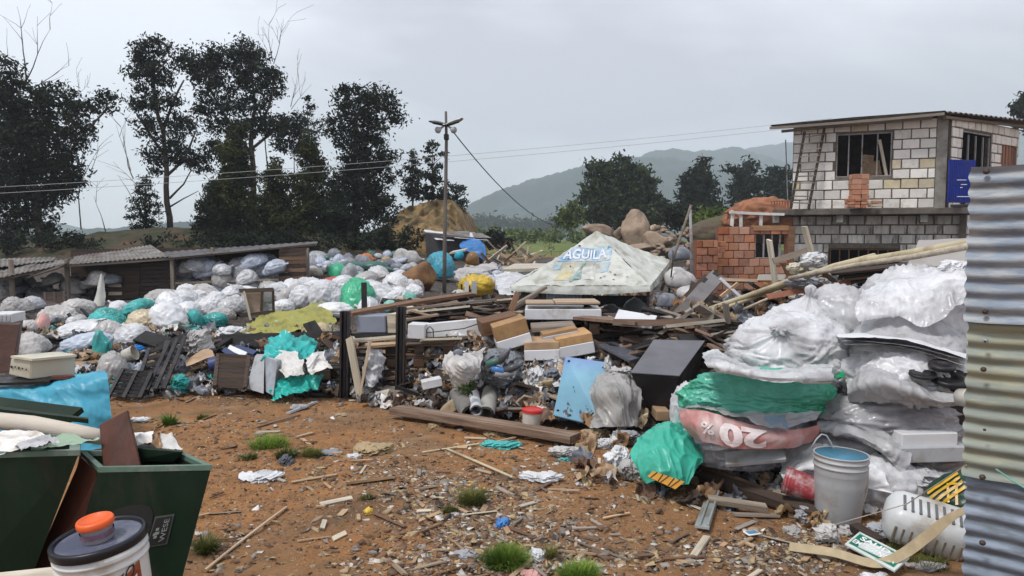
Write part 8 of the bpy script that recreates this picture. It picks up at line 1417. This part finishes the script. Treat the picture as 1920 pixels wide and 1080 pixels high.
# paper and film pieces on the soil
LT = [(486, 897, 44, 11, 'white', 'torn white film lying on the bare soil right of the plated green bin', 'film'), (535, 868, 16, 14, 'dark', 'dark rag tangled in weeds near the grass patch', 'rag'), (616, 852, 26, 7, 'slate', 'grey film scrap left of the folded white paper', 'film'), (662, 858, 17, 6, 'white', 'folded white paper in the rubble', 'paper'), (700, 845, 44, 12, 'tan', 'large cardboard flake in the rubble', 'cardboard'), (940, 985, 17, 12, 'blue', 'crumpled blue and white wrapper on the rubble', 'wrapper'), (1008, 1046, 18, 16, 'white', 'crumpled white tissue right of the bright grass tuft', 'tissue'), (852, 970, 14, 8, 'white', 'white film knot left of the blue wrapper', 'film'), (890, 990, 14, 10, 'brown', 'brown lump of film beside the white film knot', 'film'), (870, 1042, 24, 8, 'grey', 'grey clear wrapper left of the bright grass tuft', 'wrapper'), (690, 960, 9, 8, 'yellow', 'yellow card piece at the left of the rubble', 'card'), (1084, 1020, 9, 7, 'white', 'square white card on the damp soil', 'card'), (1165, 1060, 12, 8, 'white', 'white plastic shard near the bottom edge', 'shard'), (1090, 910, 12, 6, 'white', 'small white foam piece right of the clear film', 'foam'), (1166, 912, 12, 5, 'dirty_white', 'flat pale scrap in front of the turquoise bag', 'scrap'), (260, 788, 20, 5, 'white', 'white film strip behind the rust plate', 'film'), (1350, 905, 22, 8, 'cream', 'cream film scrap on the timbers', 'film'), (1362, 952, 14, 9, 'beige', 'beige foam lump beside the zinc strip', 'foam'), (1200, 962, 12, 6, 'tan', 'tan paper scrap on the damp soil', 'paper'), (1000, 1080, 26, 9, 'pink', 'pinkish wrapper at the bottom edge below the white tissue', 'wrapper'), (560, 765, 20, 6, 'grey', 'grey film scrap in front of the turquoise net', 'film'), (640, 780, 14, 5, 'tan', 'tan scrap on the soil before the steel posts', 'scrap'), (815, 800, 18, 6, 'tan', 'tan wrapper in front of the long plank', 'wrapper'), (930, 815, 26, 8, 'tan', 'muddy cardboard in front of the long plank', 'cardboard'), (1230, 905, 16, 8, 'cream', 'cream scrap below the striped tag', 'scrap'), (1488, 1000, 18, 12, 'dirty_white', 'dirty film beside the long dark timber', 'film'), (1450, 1048, 26, 9, 'tan', 'crumpled tan paper near the bottom right', 'paper'), (1380, 1040, 26, 8, 'beige', 'pale crumpled paper on the soil near the forked splinter', 'paper'), (1330, 1070, 30, 8, 'tan', 'torn brown paper at the bottom edge below the forked splinter', 'paper')]
for i, (cx, cy, rx, ry, col, lab, nm) in enumerate(LT):
    q = soil_pt(cx, cy + ry * .6); crumple(cx, cy, rx, ry, col, lab, float(q[1]), 500 + i, name=nm if nm not in ('scrap',) else 'paper_scrap', cat=nm, dep=1.3, fold=.2)
# grass tufts
GRS = leafmat('grass_blade', (.20, .38, .05), (.27, .40, .07)); GRD = leafmat('grass_dull', (.2, .24, .06), (.28, .27, .08))
def tuft(px, py, rx, h_px, n, lab, mat, seed, flowers=None):
    gg = np.random.default_rng(seed); c = soil_pt(px, py); Yq = c[1]; r = ms(rx, Yq); h = ms(h_px, Yq); m = 4; V = []; Fc = []
    th = gg.uniform(0, 6.283, n); rad = r * .75 * gg.random(n) ** .6; bx_ = c[0] + rad * np.cos(th); by_ = c[1] + rad * np.sin(th) * .8; bz = gnd(bx_, by_)
    ln = h * gg.uniform(.5, 1.25, n) * (1.15 - .6 * rad / r); out = th + gg.normal(size=n) * .7; lean = gg.uniform(.15, 1.25, n); wd = gg.uniform(.0022, .0045, n) * (Yq / 3.6) ** .5
    T = np.linspace(0, 1, m + 1); P_ = np.stack([bx_[:, None] + np.cos(out)[:, None] * (lean * ln)[:, None] * T ** 1.7, by_[:, None] + np.sin(out)[:, None] * (lean * ln)[:, None] * T ** 1.7, bz[:, None] - .006 + ln[:, None] * (T - .32 * (lean ** 2)[:, None] * T ** 2.2)], 2)
    sd_ = np.stack([-np.sin(out), np.cos(out), out * 0], 1)[:, None, :] * (wd[:, None] * (1 - T * .92))[:, :, None]; A = P_ - sd_; Bq = P_ + sd_
    V = np.stack([A, Bq], 2).reshape(-1, 3); i0 = np.arange(n)[:, None] * (2 * (m + 1)); f = np.array([(2 * k, 2 * k + 1, 2 * k + 3, 2 * k + 2) for k in range(m)]); Fc = (i0[:, :, None] + f[None]).reshape(-1, 4)
    root = empty('grass_tuft', (c[0], c[1], float(gnd([c[0]], [c[1]])[0])), lab, 'grass tuft'); put('blades', V, Fc, mat, root)
    if flowers:
        for k in range(flowers): q = np.array([c[0] + gg.normal() * r * .5, c[1] + gg.normal() * r * .4, bz.mean() + h * gg.uniform(.8, 1.2)]); v, ff = ico(1); put('flower', v * .008 + q, ff, nmat('flower_yellow', (.7, .42, .03), .6) if 'flower_yellow' not in bpy.data.materials else bpy.data.materials['flower_yellow'], root)
tuft(948, 1056, 44, 42, 1500, 'bright green grass tuft near the bottom centre', GRS, 1); tuft(505, 838, 46, 26, 520, 'broad grass patch on the soil left of the centre', GRS, 2); tuft(538, 862, 26, 24, 300, 'dull weed clump just below the broad grass patch', GRD, 3); tuft(585, 858, 22, 20, 400, 'small low weed right of the broad grass patch', GRD, 4); tuft(318, 796, 16, 24, 260, 'small weed behind the green tray', GRS, 5); tuft(885, 946, 30, 34, 500, 'loose weed with yellow flowers in the rubble', GRD, 6, 4); tuft(845, 962, 20, 16, 400, 'dark low weed left of the flowering weed', GRD, 7); tuft(388, 1040, 24, 40, 420, 'weed growing at the right side of the plated bin', GRD, 8); tuft(1085, 1085, 46, 32, 900, 'low grass at the bottom edge right of the white tissue', GRS, 9); tuft(1665, 1040, 60, 26, 700, 'dark grass growing under the beige strap', GRD, 10); tuft(380, 782, 14, 12, 200, 'tiny weed on the soil before the slatted crate', GRD, 11); tuft(465, 862, 22, 14, 240, 'flat weed left of the dull clump', GRD, 12); tuft(1030, 1045, 16, 30, 160, 'dry thin stems between the white tissue and the twig', GRD, 13); tuft(1740, 1060, 50, 20, 400, 'dark weeds in front of the jerrycan', GRD, 14); tuft(690, 930, 18, 14, 160, 'tiny yellowish weed in the middle of the rubble', GRD, 15)
